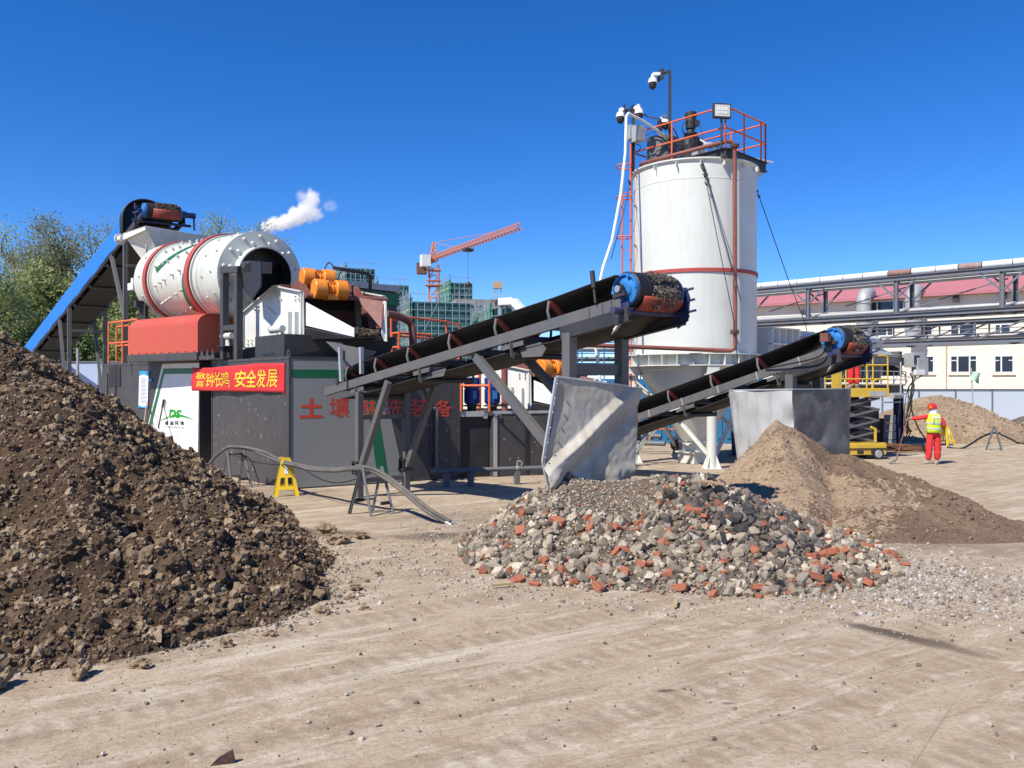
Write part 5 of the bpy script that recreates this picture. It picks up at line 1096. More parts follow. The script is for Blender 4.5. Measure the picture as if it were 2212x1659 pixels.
# machines on top
m = MB(); c = P(1430.5, 345, 24.95); c.z = top; m.lathe([(.455, 0), (.455, .92), (.445, .94), (0, .94)], c, Z, 36); m.lathe([(.46, .3), (.467, .31), (.467, .33), (.46, .34)], c, Z, 36); m.box(c+V3((-.08, -.445, .43)), .06, .03, .86, 10); m.build('dust_filter', M['pipegrey'], si)
c = P(1492, 333, 24.1); c.z = top; m = MB()
m.lathe([(.30, 0), (.36, .02), (.36, .16), (.27, .2), (.27, .28), (.33, .3), (.35, .45), (.33, .62), (.24, .72), (.17, .76), (.2, .80), (.2, .84), (.12, .88), (.10, .95), (.14, .98), (.15, 1.2), (.13, 1.3), (.17, 1.31), (.17, 1.42), (.14, 1.46), (0, 1.47)], c, Z, 24)
for k in range(10): a = k*PI/5; d_ = V3((math.cos(a), math.sin(a), 0)); m.obox(c+d_*.3+Z*.28-V3((-d_.y, d_.x, 0))*.03, d_*.07, V3((-d_.y, d_.x, 0))*.06, Z*.34)
m.box(c+V3((.16, -.05, 1.12)), .12, .14, .16, 0); m.build('gear_motor', M['black'], si)
m = MB(); m.path([c+Z*1.2+V3((-.1, -.1, 0)), c+Z*1.0+V3((-.28, -.15, 0)), c+Z*.7+V3((-.2, -.2, 0))], .015, 5, 5); m.path([c+Z*1.25+V3((.15, 0, 0)), c+Z*1.1+V3((.25, -.1, 0)), c+Z*.6+V3((.3, -.2, 0))], .012, 5, 5); m.build('motor_cable', M['cable'], si)
m = MB(); a = P(1500, 296, 23.9); m.tube(a, P(1585, 332, 23.4)+V3((0, .3, 0)), .03, 8); m.tube(P(1582, 333, 24.0), P(1669, 351, 25.5), .03, 8); m.build('loose_pole', M['pvc'], si)
m = MB(); c = P(1545, 318, 23.6); c.z = top; m.box(c+Z*.12+V3((-.35, .2, 0)), .55, .3, .24, 30); m.box(c+Z*.42+V3((-.05, .2, 0)), .5, .3, .05, 55); m.lathe([(.03, -.02), (.075, -.02), (.075, .02), (.03, .02)], c+Z*.08+V3((-.25, -.2, 0)), V3((.5, -.8, 0)), 12); m.build('hatch', M['galv'], si)
# brown process pipe
pr = .058; fr_ = SC+hd(-90+27)*(SR+.12)
pts = [P(1190, 741, 21.6), P(1243, 744.5, 21.9), P(1400, 750.5, 22.1), P(1560, 757, 22.6), P(1578, 757.5, 22.6), P(1586, 753, 22.6), P(1588, 742, 22.6), P(1587.5, 600, 22.6), P(1587, 400, 22.6), P(1587, 330, 22.6), P(1586, 315, 22.6), P(1580, 307, 22.6), P(1572, 305, 22.6), P(1520, 318, 22.55), P(1460, 334, 22.8), P(1410, 347, 23.3), P(1388, 353, 23.9), P(1384, 358, 24.2)]
pp = MB(); pp.path(pts, pr, 12); o = thing('process_pipe', 'long brown pipe running down the silo face and off to the left', 'pipe', pts[8]); pp.build('pipe', M['pipebrown'], o)
for y in (315, 717):
    m = MB(); c = P(1587, y, 22.6); m.lathe([(.05, -.035), (.12, -.035), (.12, -.008), (.05, -.008)], c, Z, 18); m.lathe([(.05, .008), (.12, .008), (.12, .035), (.05, .035)], c, Z, 18)
    for k in range(8): a = k*PI/4; m.tube(c+V3((math.cos(a)*.095, math.sin(a)*.095, -.065)), c+V3((math.cos(a)*.095, math.sin(a)*.095, .065)), .014, 6)
    m.build('flange', M['rust'], o)
# caged ladder
la = SC+hd(180+2)*(SR+.12); t_ = V3((0, 1, 0)); m = MB(); ld = thing('ladder', 'orange caged ladder running up the left side of the silo', 'ladder', V3((la.x, la.y, 0)))
lx0, lx1 = P(1344, 400, 24.2), P(1362.5, 400, 24.2)
for p in (lx0, lx1): m.tube(V3((p.x, p.y, 0)), V3((p.x, p.y, 8.6 if p is lx0 else 9.3)), .028, 8)
m.build('rail', M['orange'], ld); m = MB()
for k in range(30): m.tube(V3((lx0.x, lx0.y, .3+k*.28)), V3((lx1.x, lx1.y, .3+k*.28)), .010, 6) if k in (3, 9, 15, 21, 27) else None
hc = lx0.lerp(lx1, .35); 
for z_ in (2.6, 4.0, 5.35, 6.55, 7.7, 8.6): m.path([V3((lx1.x, lx1.y, z_)), V3((hc.x+.1, hc.y-.42, z_-.03)), V3((hc.x-.22, hc.y-.4, z_-.03)), V3((lx0.x-.17, lx0.y-.1, z_)), V3((lx0.x-.1, lx0.y+.15, z_)), V3((lx1.x, lx1.y+.2, z_))], .020, 6, 4)
m.build('cage_hoop', M['orange'], ld)
# white PVC riser
pv = MB(); w1 = [P(1447, 300, 24.45), P(1390, 262, 24.0), P(1357, 245, 23.55), P(1353, 252, 23.5), P(1351, 330, 23.4), P(1341, 420, 23.1), P(1322, 520, 22.7), P(1303, 577, 22.4), P(1296, 610, 22.3), P(1282, 690, 22.2), P(1284, 730, 22.2), P(1297, 826, 22.2), P(1302, 870, 22.2)]
pv.path(w1, .042, 10); pv.tube(P(1297, 826, 22.2)+V3((.06, 0, 0)), P(1310, 828, 22.2), .05, 8); tag(pv.build('white_pipe', M['pvc'], loc=(w1[-1].x, w1[-1].y, 0)), 'long leaning white plastic pipe rising left of the silo to its top', 'pipe')
# guy wires
def wire(pts, r, label, mat='cable', knots=True):
    m = MB(); m.path(pts, r, 5)
    if knots:
        d_ = (pts[1]-pts[0]); 
        for t in (.06, .10, .15): m.sphere(pts[0]+d_*t, r*3, 6); m.tube(pts[0]+d_*t, pts[0]+d_*t+V3((-.06, 0, .06)), r, 4)
    tag(m.build('guy_wire', M[mat]), label, 'wire', 'guy wires of the silo')
wire([P(1627, 388, 24.9), P(1705, 610, 28.3), P(1740, 700, 30), V3((12.5, 33, 0))], .014, 'guy wire stretching from silo rim to the right behind the press')
wire([P(1516, 347, 22.6), P(1586, 697, 21.6), V3((5.9, 20.9, 0))], .012, 'left guy wire slanting across the silo front', 'cable')
wire([P(1519, 352, 22.6), P(1592, 615, 22.35), P(1600, 650, 22.4)], .012, 'right guy wire slanting across the silo front toward the brown pipe', 'cable')
wire([P(1362, 390, 24.2), P(1352, 440, 23.4), P(1320, 560, 22.6)], .010, 'thin guy wire hanging beside the ladder')
# camera masts and cameras
def dome(px, py, d, arm, label, flip=1):
    c = P(px, py, d); t = thing('security_camera', label, 'camera', c); s = 1.0
    m = MB(); m.lathe([(0, .17), (.05, .17), (.11, .12), (.135, .03), (.14, 0), (.12, -.01), (0, -.01)], c, Z, 20); m.build('housing', M['pvc'], t)
    m = MB(); m.lathe([(.11, 0), (.115, -.06), (.09, -.14), (.045, -.185), (0, -.195)], c, Z, 18); m.build('dome', M['black'], t)
    m = MB(); m.tube(c+Z*.15, c+Z*.25, .05, 10); e = P(*arm); m.beam(c+Z*.25, e, .09, .09); m.build('arm', M['pvc'], t); return t
mm = MB(); c0 = P(1447, 345, 24.2); mm.beam(V3((c0.x, c0.y, top)), P(1447, 153, 24.2), .075, .075); mm.beam(P(1448, 153, 24.2), P(1427, 161, 24.2), .07, .07); mm.box(P(1427, 162, 24.2), .03, .3, .32, 20); mm.tube(P(1447, 153, 24.2), P(1447.5, 128, 24.2), .006, 4)
tag(mm.build('camera_mast', M['darksteel'], loc=V3((c0.x, c0.y, top))), 'tall thin dark mast with a side arm above the silo top', 'mast')
dome(1410, 179, 24.2, (1426, 160, 24.2), 'white dome camera hanging highest, from the tall mast arm')
mm = MB(); c1x = P(1368, 345, 24.3); mm.beam(V3((c1x.x, c1x.y, 8.4)), P(1368, 232, 24.3), .09, .09); mm.beam(P(1349, 241, 24.3), P(1368, 234, 24.3), .07, .07); mm.box(P(1348, 238, 24.3), .03, .22, .28, 10); mm.box(P(1366, 238, 24.3), .03, .22, .28, 10)
tag(mm.build('camera_mast', M['darksteel'], loc=V3((c1x.x, c1x.y, 8.4))), 'shorter dark mast at the left corner of the silo platform', 'mast')
dome(1340.5, 253, 24.3, (1347, 238, 24.3), 'white dome camera on the left of the shorter mast')
dome(1380.5, 246, 24.2, (1369, 236, 24.2), 'white dome camera on the right of the shorter mast')
dome(1437, 266, 24.7, (1427, 258, 24.7), 'white dome camera low above the grey drum on the silo top')
m = MB(); m.box(P(1424, 270, 24.7), .04, .25, .3, 10); c = P(1427, 290, 24.75); m.beam(V3((c.x, c.y, 9.6)), P(1427, 262, 24.75), .06, .06); tag(m.build('camera_bracket', M['darksteel']), 'small dark bracket on the grey drum holding the low camera', 'bracket')
cb_ = thing('control_box', 'pale grey box on the shorter camera mast', 'cabinet', P(1372, 300, 24.2)); m = MB(); c = P(1366, 287, 24.2); m.box(c, .28, .2, .42, 20); c = P(1379, 290, 24.0); m.box(c, .26, .3, .44, 30); m.build('box', M['galv'], cb_, bevel=.01)
m = MB(); m.path([P(1382, 240, 24.2), P(1400, 252, 24.2), P(1424, 256, 24.0)], .02, 6, 6); m.path([P(1440, 300, 24.1), P(1470, 320, 24.1), P(1466, 300, 24.1), P(1452, 276, 24.1), P(1437, 283, 24)], .016, 6, 6); m.path([P(1372, 303, 24.3), P(1400, 290, 24.3), P(1425, 282, 24.2)], .012, 5, 5); m.path([P(1372, 310, 24.3), P(1384, 318, 24.2), P(1369, 338, 24.2)], .012, 5, 5)
tag(m.build('camera_cables', M['cable']), 'black cables looping between cameras and masts on the silo top', 'cables')
fl = thing('floodlight', 'square floodlight on the railing corner of the silo top', 'floodlight', P(1559, 262, 22.5)); c = P(1559, 240, 22.5); m = MB()
m.box(c, .50, .10, .40, 8); m.tube(c-Z*.2+V3((0, .03, 0)), c-Z*.98+V3((0, .03, 0)), .03, 8); m.build('body', M['darksteel'], fl, bevel=.01)
m = MB(); f = hd(-82)*.052; m.obox(c+f-hd(8)*.21-Z*.155, hd(8)*.42, hd(-82)*.008, Z*.31); m.build('reflector', M['white_dusty'], fl)
m = MB(); 
for i in range(3):
    for j in range(2): m.obox(c+f-hd(8)*(.14-.1*i)+Z*(-.09+.095*j)+hd(-82)*.009, hd(8)*.08, hd(-82)*.008, Z*.075)
m.build('led_panel', M['pvc'], fl)
# ------------------------------------------------------------ yard things between
def stand_yellow(c, yaw, label, h=.76, s=1):
    t = thing('warning_stand', label, 'warning stand', c); a = hd(yaw); b = hd(yaw+90)
    for sg, nm in ((-1, 'front_panel'), (1, 'rear_panel')):
        def pt(u, z): return c+a*(u*(1-.62*z))+b*(sg*.17*(1-z)+sg*.012)+Z*(z*h)
        m = MB(); th = b*.03*sg
        for u0, u1 in ((-.25, -.17), (.17, .25)): m.prism([pt(u0, 0), pt(u1, 0), pt(u1, .5), pt(u0, .5)], th)
        m.prism([pt(-.25, .5), pt(.25, .5), pt(.25, .97), pt(-.25, .97)], th); m.prism([pt(-.17, .18), pt(.17, .18), pt(.17, .27), pt(-.17, .27)], th); m.prism([pt(-.03, .27), pt(.03, .27), pt(.03, .5), pt(-.03, .5)], th)
        o = m.build(nm, M['yellow'], t)
        if sg < 0: e = MB(); e.prism([pt(-.07, .6)-b*.034, pt(.05, .6)-b*.034, pt(.05, .82)-b*.034, pt(-.07, .82)-b*.034], b*-.004); e.build('sticker', M['paper'], o)
    m = MB(); m.box(c+Z*(h*.99), .16, .07, .05, yaw); m.box(c+Z*(h*1.02)-a*.1, .08, .04, .04, yaw); m.build('handle', M['yellow'], t); return t
c = G(618, 1070); stand_yellow(c, 20, 'yellow folding warning stand in front of the lettered container corner')
c = G(2045, 962); stand_yellow(c, 25, 'yellow folding warning stand beyond the worker near far mounds', .72)
def trestle(ap, yaw, label, hgt, spread=.24, half=.19, ang=-80):
    """two A frames joined by a crossbar; ap = ground point below the middle"""
    t = thing('hose_trestle', label, 'trestle', ap, 'grey steel hose trestles'); a = hd(yaw); b = hd(yaw+ang)
    for sg in (-1, 1):
        m = MB(); top_ = ap+a*half*sg+Z*hgt
        for s2 in (-1, 1): m.chan(ap+a*(half+.03)*sg+b*spread*s2, top_+b*.01*s2+Z*.03*(s2 > 0), .045, .045, .007)
        m.build('a_frame', M['pipegrey'], t)
    m = MB(); m.beam(ap-a*half+Z*hgt*.93, ap+a*half+Z*hgt*.93, .04, .04); m.beam(ap-a*half+Z*hgt*.3-b*spread*.7, ap+a*half+Z*hgt*.3-b*spread*.7, .035, .035); m.build('crossbar', M['pipegrey'], t)
    m = MB(); m.tube(ap-a*half*.9+Z*hgt*.3-b*spread*.7, ap-a*.02+Z*hgt*.3-b*spread*.7, .035, 8); m.tube(ap+a*half*.15+Z*hgt*.25+b*spread*.75, ap+a*half*.95+Z*hgt*.25+b*spread*.75, .032, 8); m.build('rubber_sleeve', M['black'], t)
    return t
T1 = V3(((508-CX)/F*18.5, 18.5, 0)); trestle(T1, 42, 'grey hose trestle in front of the banner container wall', .80)
T2 = V3(((803-CX)/F*14.75, 14.75, 0)); trestle(T2, 42, 'grey hose trestle nearest the camera with hoses draped over it', .80, .27, .20)
T3 = G(2148, 972); trestle(T3, 60, 'small grey hose trestle far right near the mounds', .80)
hz = lambda x, y, d: P(x, y, d)
h1 = [V3(((430-CX)/F*19.6, 19.6, .06)), hz(462, 990, 19.2), hz(490, 968, 18.6), hz(505, 966, 18.5), hz(545, 972, 18.2), hz(585, 990, 17.7), hz(623, 1003, 17.0), hz(670, 1014, 16.4), hz(720, 1017, 15.6), hz(770, 1013, 14.9), hz(800, 1017, 14.75), hz(830, 1032, 14.6), hz(870, 1062, 14.2), hz(920, 1103, 13.8), hz(966, 1130, 13.65)]
m = MB(); m.path(h1, .036, 8, 5); h1b = [p+V3((.05, -.03, .035)) for p in h1[2:]]; h1b[1] = hz(530, 967, 18.3); h1b[2] = hz(572, 977, 17.9); h1b[3] = hz(600, 991, 17.5); m.path(h1b, .034, 8, 5); h1c = [p+V3((-.02, .04, .05)) for p in h1[9:]]; m.path(h1c, .033, 8, 5)
hb = m.build('hose_bundle', M['hose'], loc=V3((T2.x, T2.y, 0))); tag(hb, 'thick dusty grey hoses draped over trestles down to the ground', 'hose')
m = MB(); e = h1[-1]; d_ = (h1[-1]-h1[-2]).normalized(); m.tube(e-d_*.02, e+d_*.09, .055, 12, .05); m.tube(e+d_*.08, e+d_*.17, .03, 10)
for k in range(3): m.path([e-d_*.05+V3((0, 0, .06)), e+d_*.05+V3((.04*k-.04, 0, .08)), e+d_*.15+V3((.03*k, .02, .03))], .006, 4)
tag(m.build('hose_coupling', M['steel']), 'shiny hose coupling lying at the end of the grey hoses', 'coupling')
m = MB(); m.path([hz(496, 980, 18.4), hz(560, 1000, 17.9), hz(640, 1008, 16.6), hz(690, 1034, 16.0), hz(730, 1043, 15.6), hz(775, 1033, 15.0), hz(800, 1022, 14.8)], .011, 6, 6); m.path([hz(505, 980, 18.5), hz(530, 985, 18.6), hz(545, 1000, 18.6), G(560, 1045, .02)], .010, 6, 6)
tag(m.build('power_cable', M['cable'], loc=V3((T2.x-1, T2.y, 0))), 'thin black cable hanging below the grey hoses', 'cable')
m = MB(); m.path([hz(496, 975, 18.5), hz(496.5, 950, 18.5)], .012, 5); m.build('x', M['pvc']) if 0 else None
# pipe along the ground
gp = thing('ground_pipe', 'grey pipe on short supports along the foot of the dark tanks', 'pipe', G(1060, 1030)); a = P(934, 1021, 18.5); b = P(1178, 1008, 19.3); a.z = b.z = .36; a = V3((a.x, 18.55, .36)); m = MB(); m.tube(a, b, .052, 12); m.sphere(a, .06, 10); m.tube(a, a+V3((0, .4, 0)), .05, 10); m.build('pipe', M['pipegrey'], gp)
for t in (.12, .33, .74): c = a.lerp(b, t); m = MB(); m.box(V3((c.x, c.y, .155)), .12, .12, .31, 20); m.build('support', M['pipegrey'], gp)
m = MB(); c = a.lerp(b, .74); m.path([c+Z*.05, c+Z*.17+V3((.02, 0, 0)), c+Z*.15+V3((.12, 0, 0)), c+Z*.06+V3((.1, 0, 0))], .012, 5, 5); m.lathe([(.05, -.02), (.062, -.02), (.062, .02), (.05, .02)], c, (b-a), 12); m.build('strap', M['galv'], gp)
# things behind the silo legs
bl = block('blue_container', 'long blue steel container standing behind the silo legs', 'container', V3((3.2, 32.5, 0)), hd(-4)*8.6, hd(86)*2.4, 2.5, M['boxblue']); m = MB()
for k in range(26): m.obox(V3((3.2, 32.5, .2))+hd(-4)*(.15+k*.33), hd(-4)*.14, hd(-94)*.04, Z*2.1)
m.build('corrugation', M['boxblue'], bl)
vv_ = thing('pump_valve', 'rusty round flanged valve on the ground behind the silo leg', 'valve', G(1466, 975)); c = P(1462, 961, 26.2); c.z = .42; m = MB(); m.lathe([(0, -.12), (.2, -.12), (.2, -.06), (.12, -.05), (.12, .05), (.2, .06), (.2, .12), (0, .12)], c, hd(-40), 20)
for k in range(8): a = k*PI/4; m.tube(c+hd(-40)*-.15+hd(50)*math.cos(a)*.16+Z*math.sin(a)*.16, c+hd(-40)*.15+hd(50)*math.cos(a)*.16+Z*math.sin(a)*.16, .02, 6)
m.box(V3((c.x, c.y, .13)), .2, .2, .26, 0); m.build('body', M['rust'], vv_)
m = MB(); m.tube(V3((2.2, 28.6, .35)), V3((5.0, 27.2, .35)), .08, 10); m.tube(V3((2.2, 29.2, .55)), V3((5.0, 27.9, .55)), .08, 10); m.box((3.5, 28.2, .15), .15, .6, .3, -25); tag(m.build('pipe_run', M['pipegrey']), 'pair of grey pipes near the ground behind the silo', 'pipe')
rail('handrail', 'low orange guard rail on the ground behind the left silo leg', [V3((3.6, 29.5, 0)), V3((4.5, 29.3, 0))], (.5, 1.0), .03, M['orange'])
rail('handrail', 'orange guard rail along the blue container behind the silo', [V3((3.4, 31.6, 0)), V3((5.2, 31.4, 0)), V3((7.0, 31.3, 0))], (.6, 1.2), .03, M['orange'])
# blue pipe rack
pk = thing('pipe_rack', 'blue steel rack stacked with grey and brown pipes beyond the conveyor', 'pipe rack', V3((4.3, 40, 0)))
x0, x1, y0 = 2.3, 7.6, 40.0; m = MB()
for i in range(6):
    for yy in (y0, y0+2.4): xx = x0+i*(x1-x0)/5; m.tube(V3((xx, yy, 0)), V3((xx, yy, 4.3)), .035, 6)
for z_ in (1.2, 2.2, 2.75, 3.3, 3.85, 4.3): 
    for yy in (y0, y0+2.4): m.tube(V3((x0, yy, z_)), V3((x1, yy, z_)), .03, 6)
m.build('frame', M['boxblue'], pk)
for z_, mt in ((2.4, 'pipegrey'), (2.95, 'pipebrown'), (3.05, 'galv'), (3.5, 'pipegrey'), (4.0, 'galv'), (4.5, 'galv')):
    m = MB(); rr = random.Random(int(z_*10))
    for k in range(3): m.tube(V3((x0-1.0+rr.uniform(-.3, .6), y0+.35+k*.7, z_+.02*k)), V3((x1-rr.uniform(-.2, .9), y0+.3+k*.7, z_+.02*k)), rr.uniform(.07, .12), 8)
    m.build('pipes', M[mt], pk)
m = MB(); m.box((3.9+1.4, y0-.2, 1.7), .35, .1, 3.0, 0); m.box((3.9+1.75, y0-.2, 1.7), .2, .1, 3.4, 0); m.build('timber', M['wood'], pk)
# steel walkway / dark truss seen under the belts
# ------------------------------------------------------------ filter press on its platform
M['presslight'] = paint('press_grey', (.22, .225, .23), .5, .3)
FP = hd(39.3); FB = hd(129.3); F0 = V3((8.15, 25.6, 0))
fp = thing('filter_press', 'large grey filter press with rows of pale plates on a raised blue legged platform', 'filter press', F0+FP*4)
def f(s, b, z): return F0+FP*s+FB*b+Z*z
m = MB(); m.obox(f(-.5, 0, 2.6), FP*1.5, FB*1.7, Z*1.42)
m.build('head_plate', M['white_dusty'], fp); m = MB()
for k in range(5): m.obox(f(-.5+k*.36, -.16, 2.7), FP*.03, FB*.16, Z*1.3)
for z_ in (2.62, 3.5, 3.98): m.obox(f(-.5, -.18, z_), FP*1.5, FB*.18, Z*.04)
m.lathe([(.03, 0), (.09, 0), (.09, .03), (.03, .03)], f(1.05, -.1, 3.88), -FB, 14); m.build('rib', M['white'], fp)
m = MB()
for k in range(84):
    s = 1.12+k*.068; m.obox(f(s, .1, 2.62), FP*.05, FB*1.5, Z*1.22); 
pk_ = m.build('plate_pack', M['galv'], fp); tag(pk_, 'closely stacked pale filter plates', kind='stuff')
m = MB()
for k in range(56):
    s = 1.12+k*.102
    for b in (.2, .9): m.tube(f(s, b, 3.84), f(s, b, 3.97), .03, 5); m.box(f(s, b, 3.98), .05, .09, .05, 39)
m.build('plate_handles', M['pvc'], fp)['kind'] = 'stuff'
m = MB()
for b in (-.16, 1.7): m.hbeam(f(-.4, b, 3.12), f(8.1, b, 3.12), .16, .30, .03); m.tube(f(1.0, b-.1, 3.32), f(7.6, b-.1, 3.32), .03, 6)
m.build('side_beam', M['presslight'], fp)
m = MB(); m.prism([f(4.6, -.15, 3.3), f(4.6, .3, 3.75), f(7.4, .3, 3.55), f(7.4, -.15, 3.28)], FB*1.2)
for k in range(10): m.obox(f(4.7+k*.28, -.17, 3.3), FP*.03, FB*.4, Z*.06)
m.build('drip_cover', M['galv'], fp)
m = MB(); m.obox(f(6.3, .1, 2.5), FP*.3, FB*1.4, Z*1.1); m.tube(f(6.6, .8, 3.0), f(8.0, .8, 3.0), .2, 16); m.obox(f(7.8, .0, 2.6), FP*.25, FB*1.6, Z*.9); m.build('follower_cylinder', M['beam'], fp)
m = MB()
for k in range(9): m.obox(f(1.0+k*.6, -.02, 2.35), FP*.5, FB*.03, Z*.62)
m.build('splash_panel', M['pipegrey'], fp)
m = MB()
for b in (-.1, 1.6): m.hbeam(f(-1, b, 2.1), f(7.9, b, 2.1), .2, .34, .03)
for s in (-.6, 1.6, 3.6, 5.6, 7.4): m.hbeam(f(s, -.1, 2.1), f(s, 1.6, 2.1), .16, .28, .03)
m.obox(f(-1, -.2, 2.28), FP*8.9, FB*1.9, Z*.03); m.build('platform', M['darksteel'], fp)
for s in (.2, 3.7, 7.55):
    for b in (-.1, 1.6):
        m = MB(); m.hbeam(f(s, b, 0), f(s, b, 1.94), .26, .26, .025, up=FP); m.box(f(s, b, .015), .4, .4, .03, 39); m.build('column', M['navy'], fp)
m = MB()
for z_ in (2.45, 2.75): m.tube(f(3.2, -.25, z_), f(7.8, -.25, z_), .02, 6)
for k in range(6): m.tube(f(3.2+k*.92, -.25, 2.3), f(3.2+k*.92, -.25, 2.75), .02, 6); m.tube(f(3.2+k*.92, -.25, 2.32), f(3.6+k*.92, -.25, 2.72), .014, 5)
m.tube(f(7.3, -.3, 1.9), f(7.3, -.3, 3.1), .03, 8); m.build('guard_bar', M['galv'], fp)
m = MB(); m.tube(f(6.5, -.35, 1.88), f(7.2, -.35, 1.88), .11, 14); m.tube(f(5.9, -.35, 1.66), f(7.2, -.35, 1.66), .03, 8); m.build('belt_roll', M['galv'], fp)
pp_ = thing('hydraulic_unit', 'dark hydraulic power unit under the right end of the filter press platform', 'machine', f(6.3, .4, 0)); m = MB(); m.obox(f(5.3, .2, 0), FP*1.9, FB*1.1, Z*1.05); m.obox(f(5.6, .3, 1.05), FP*1.3, FB*.8, Z*.35); m.build('cabinet', M['darksteel'], pp_)
m = MB(); m.tube(f(5.7, .6, 1.6), f(6.6, .6, 1.6), .17, 12); m.box(f(5.6, .6, 1.55), .3, .3, .3, 39); m.path([f(5.8, .6, 1.7), f(5.85, .6, 1.95), f(6.0, .6, 1.95), f(6.05, .6, 1.75)], .015, 5, 4); m.build('motor', M['black'], pp_)
m = MB()
for k in range(4): m.box(f(7.0, -.05, .15+k*.3), .38, .3, .27, 42+k*3)
tag(m.build('block_stack', M['concrete'], loc=f(7.0, -.05, 0)), 'stack of grey concrete blocks at the press column foot', 'blocks')
m = MB(); c = f(4.9, .3, 0); m.obox(c, FP*.4, FB*.8, Z*1.3); tag(m.build('paper_drum', M['wood'], loc=c), 'tan box beside the dark power unit', 'box') if 0 else None
cbx = thing('control_cabinet', 'grey electrical cabinet at the end of the filter press with cables below', 'cabinet', P(1978, 785, 30)); m = MB(); m.box(P(1976, 778, 30), .55, .45, .52, 20); m.box(P(1987, 792, 29.9), .5, .3, .62, 20); m.build('box', M['galv'], cbx, bevel=.015)
m = MB(); c = P(1981, 777, 29.72); m.box(c, .26, .02, .30, 20); m.build('panel', M['navy'], cbx); m = MB(); c = P(1986, 804, 29.65); m.box(c, .42, .1, .18, 20); m.build('tape_cover', M['pvc'], cbx)
m = MB(); rr = random.Random(2)
a0 = P(1978, 806, 30)
for k in range(6): m.path([a0+V3((.12*k-.2, 0, 0)), P(1972-k*1.5+rr.uniform(-3, 3), 835, 30), P(1962+rr.uniform(-7, 7), 870+rr.uniform(-5, 12), 30), P(1956+rr.uniform(-3, 8), 905+rr.uniform(-10, 15), 30), P(1965+rr.uniform(-8, 5), 925+rr.uniform(-8, 15), 30), P(1958, 950-k*7, 30.2)], .022 if k < 3 else .014, 5, 6)
m.path([a0, P(1968, 860, 29.5), P(1972, 895, 28), P(1990, 935, 26), G(2014, 960, .03)], .025, 6, 8); m.path([a0-V3((.8, 0, 0)), P(1955, 815, 30), P(1945, 800, 30.2)], .014, 5, 5); m.path([a0, P(1965, 815, 30), P(1948, 804, 30.2)], .012, 5, 5)
tag(m.build('cable_bundle', M['cable']), 'tangle of black cables hanging from the grey cabinet to the ground', 'cables')
m = MB(); rr = random.Random(6)
for k in range(70):
    c = G(1950+rr.gauss(0, 14), 972+rr.gauss(0, 2.5)); a = hd(rr.gauss(10, 25))*rr.uniform(.3, .9); h = rr.uniform(.01, .22); m.tube(c-a+Z*h, c+a+Z*(h*rr.uniform(.2, 1)), .018, 5)
tag(m.build('scrap_bars', M['rust']), 'flat heap of rusty iron bars on the ground near the press column', 'scrap')
# ------------------------------------------------------------ scissor lift
lc = V3((10.45, 25.75, 0)); ya = 8; la_, lb_ = hd(ya), hd(ya+90)
lf = thing('scissor_lift', 'yellow scissor lift with raised platform beside the filter press', 'scissor lift', lc); m = MB(); b0 = lc-la_*.95-lb_*.4
m.obox(b0+Z*.14, la_*1.9, lb_*.8, Z*.36); m.obox(b0+Z*.34-lb_*.02, la_*1.9, lb_*.02, Z*.13); m.build('chassis', M['yellow2'], lf, bevel=.02)
m = MB(); m.obox(b0-lb_*.024+Z*.31, la_*1.9, lb_*.02, Z*.02)
for k in range(3): m.obox(b0-lb_*.012+la_*(.5+k*.45)+Z*.18, la_*.2, lb_*.02, Z*.1)
m.build('side_trim', M['black'], lf)
for s in (.28, 1.62):
    for b in (-.06, .74):
        m = MB(); c = b0+la_*s+lb_*b+Z*.17; m.lathe([(0, 0), (.17, 0), (.175, .02), (.175, .10), (.17, .12), (0, .12)], c, lb_, 24); w_ = m.build('wheel', M['black'], lf); m = MB(); m.lathe([(0, -.01), (.11, -.01), (.12, .002)], c, lb_, 20); m.lathe([(0, .13), (.11, .13), (.12, .118)], c, lb_, 20); m.build('rim', M['galv'], w_)
z0, z1, n_ = .52, 1.86, 4; m = MB()
for b in (.08, .72):
    for k in range(n_):
        za, zb = z0+(z1-z0)*k/n_, z0+(z1-z0)*(k+1)/n_; m.beam(b0+la_*.2+lb_*b+Z*za, b0+la_*1.7+lb_*(b+.0)+Z*zb, .04, .06); m.beam(b0+la_*.2+lb_*(b+.05)+Z*zb, b0+la_*1.7+lb_*(b+.05)+Z*za, .04, .06)
        m.tube(b0+la_*.2+lb_*.05+Z*zb, b0+la_*.2+lb_*.8+Z*zb, .03, 6); m.tube(b0+la_*1.7+lb_*.05+Z*zb, b0+la_*1.7+lb_*.8+Z*zb, .03, 6)
m.build('scissor_arms', M['beam'], lf)
m = MB(); m.beam(b0+la_*1.55+lb_*.02+Z*.5, b0+la_*1.55+lb_*.02+Z*.95, .06, .06); m.beam(b0+la_*1.55+lb_*.02+Z*.93, b0+la_*1.4+lb_*.02+Z*.99, .06, .06); m.build('service_prop', M['yellow2'], lf)
p0_ = b0-la_*.12-lb_*.03+Z*1.9; m = MB(); m.obox(p0_, la_*2.1, lb_*.86, Z*.27); m.build('deck', M['yellow2'], lf, bevel=.01)
m = MB(); m.obox(p0_+la_*1.45-lb_*.008+Z*.03, la_*.55, lb_*.01, Z*.15); m.build('label_plate', M['galv'], lf)
m = MB(); cn = [(0.03, .03), (.7, .03), (1.38, .03), (2.07, .03), (2.07, .83), (1.38, .83), (.7, .83), (.03, .83)]
for s, b in cn: m.tube(p0_+la_*s+lb_*b+Z*.26, p0_+la_*s+lb_*b+Z*(.98 if s < 1.5 else 1.25), .024, 8)
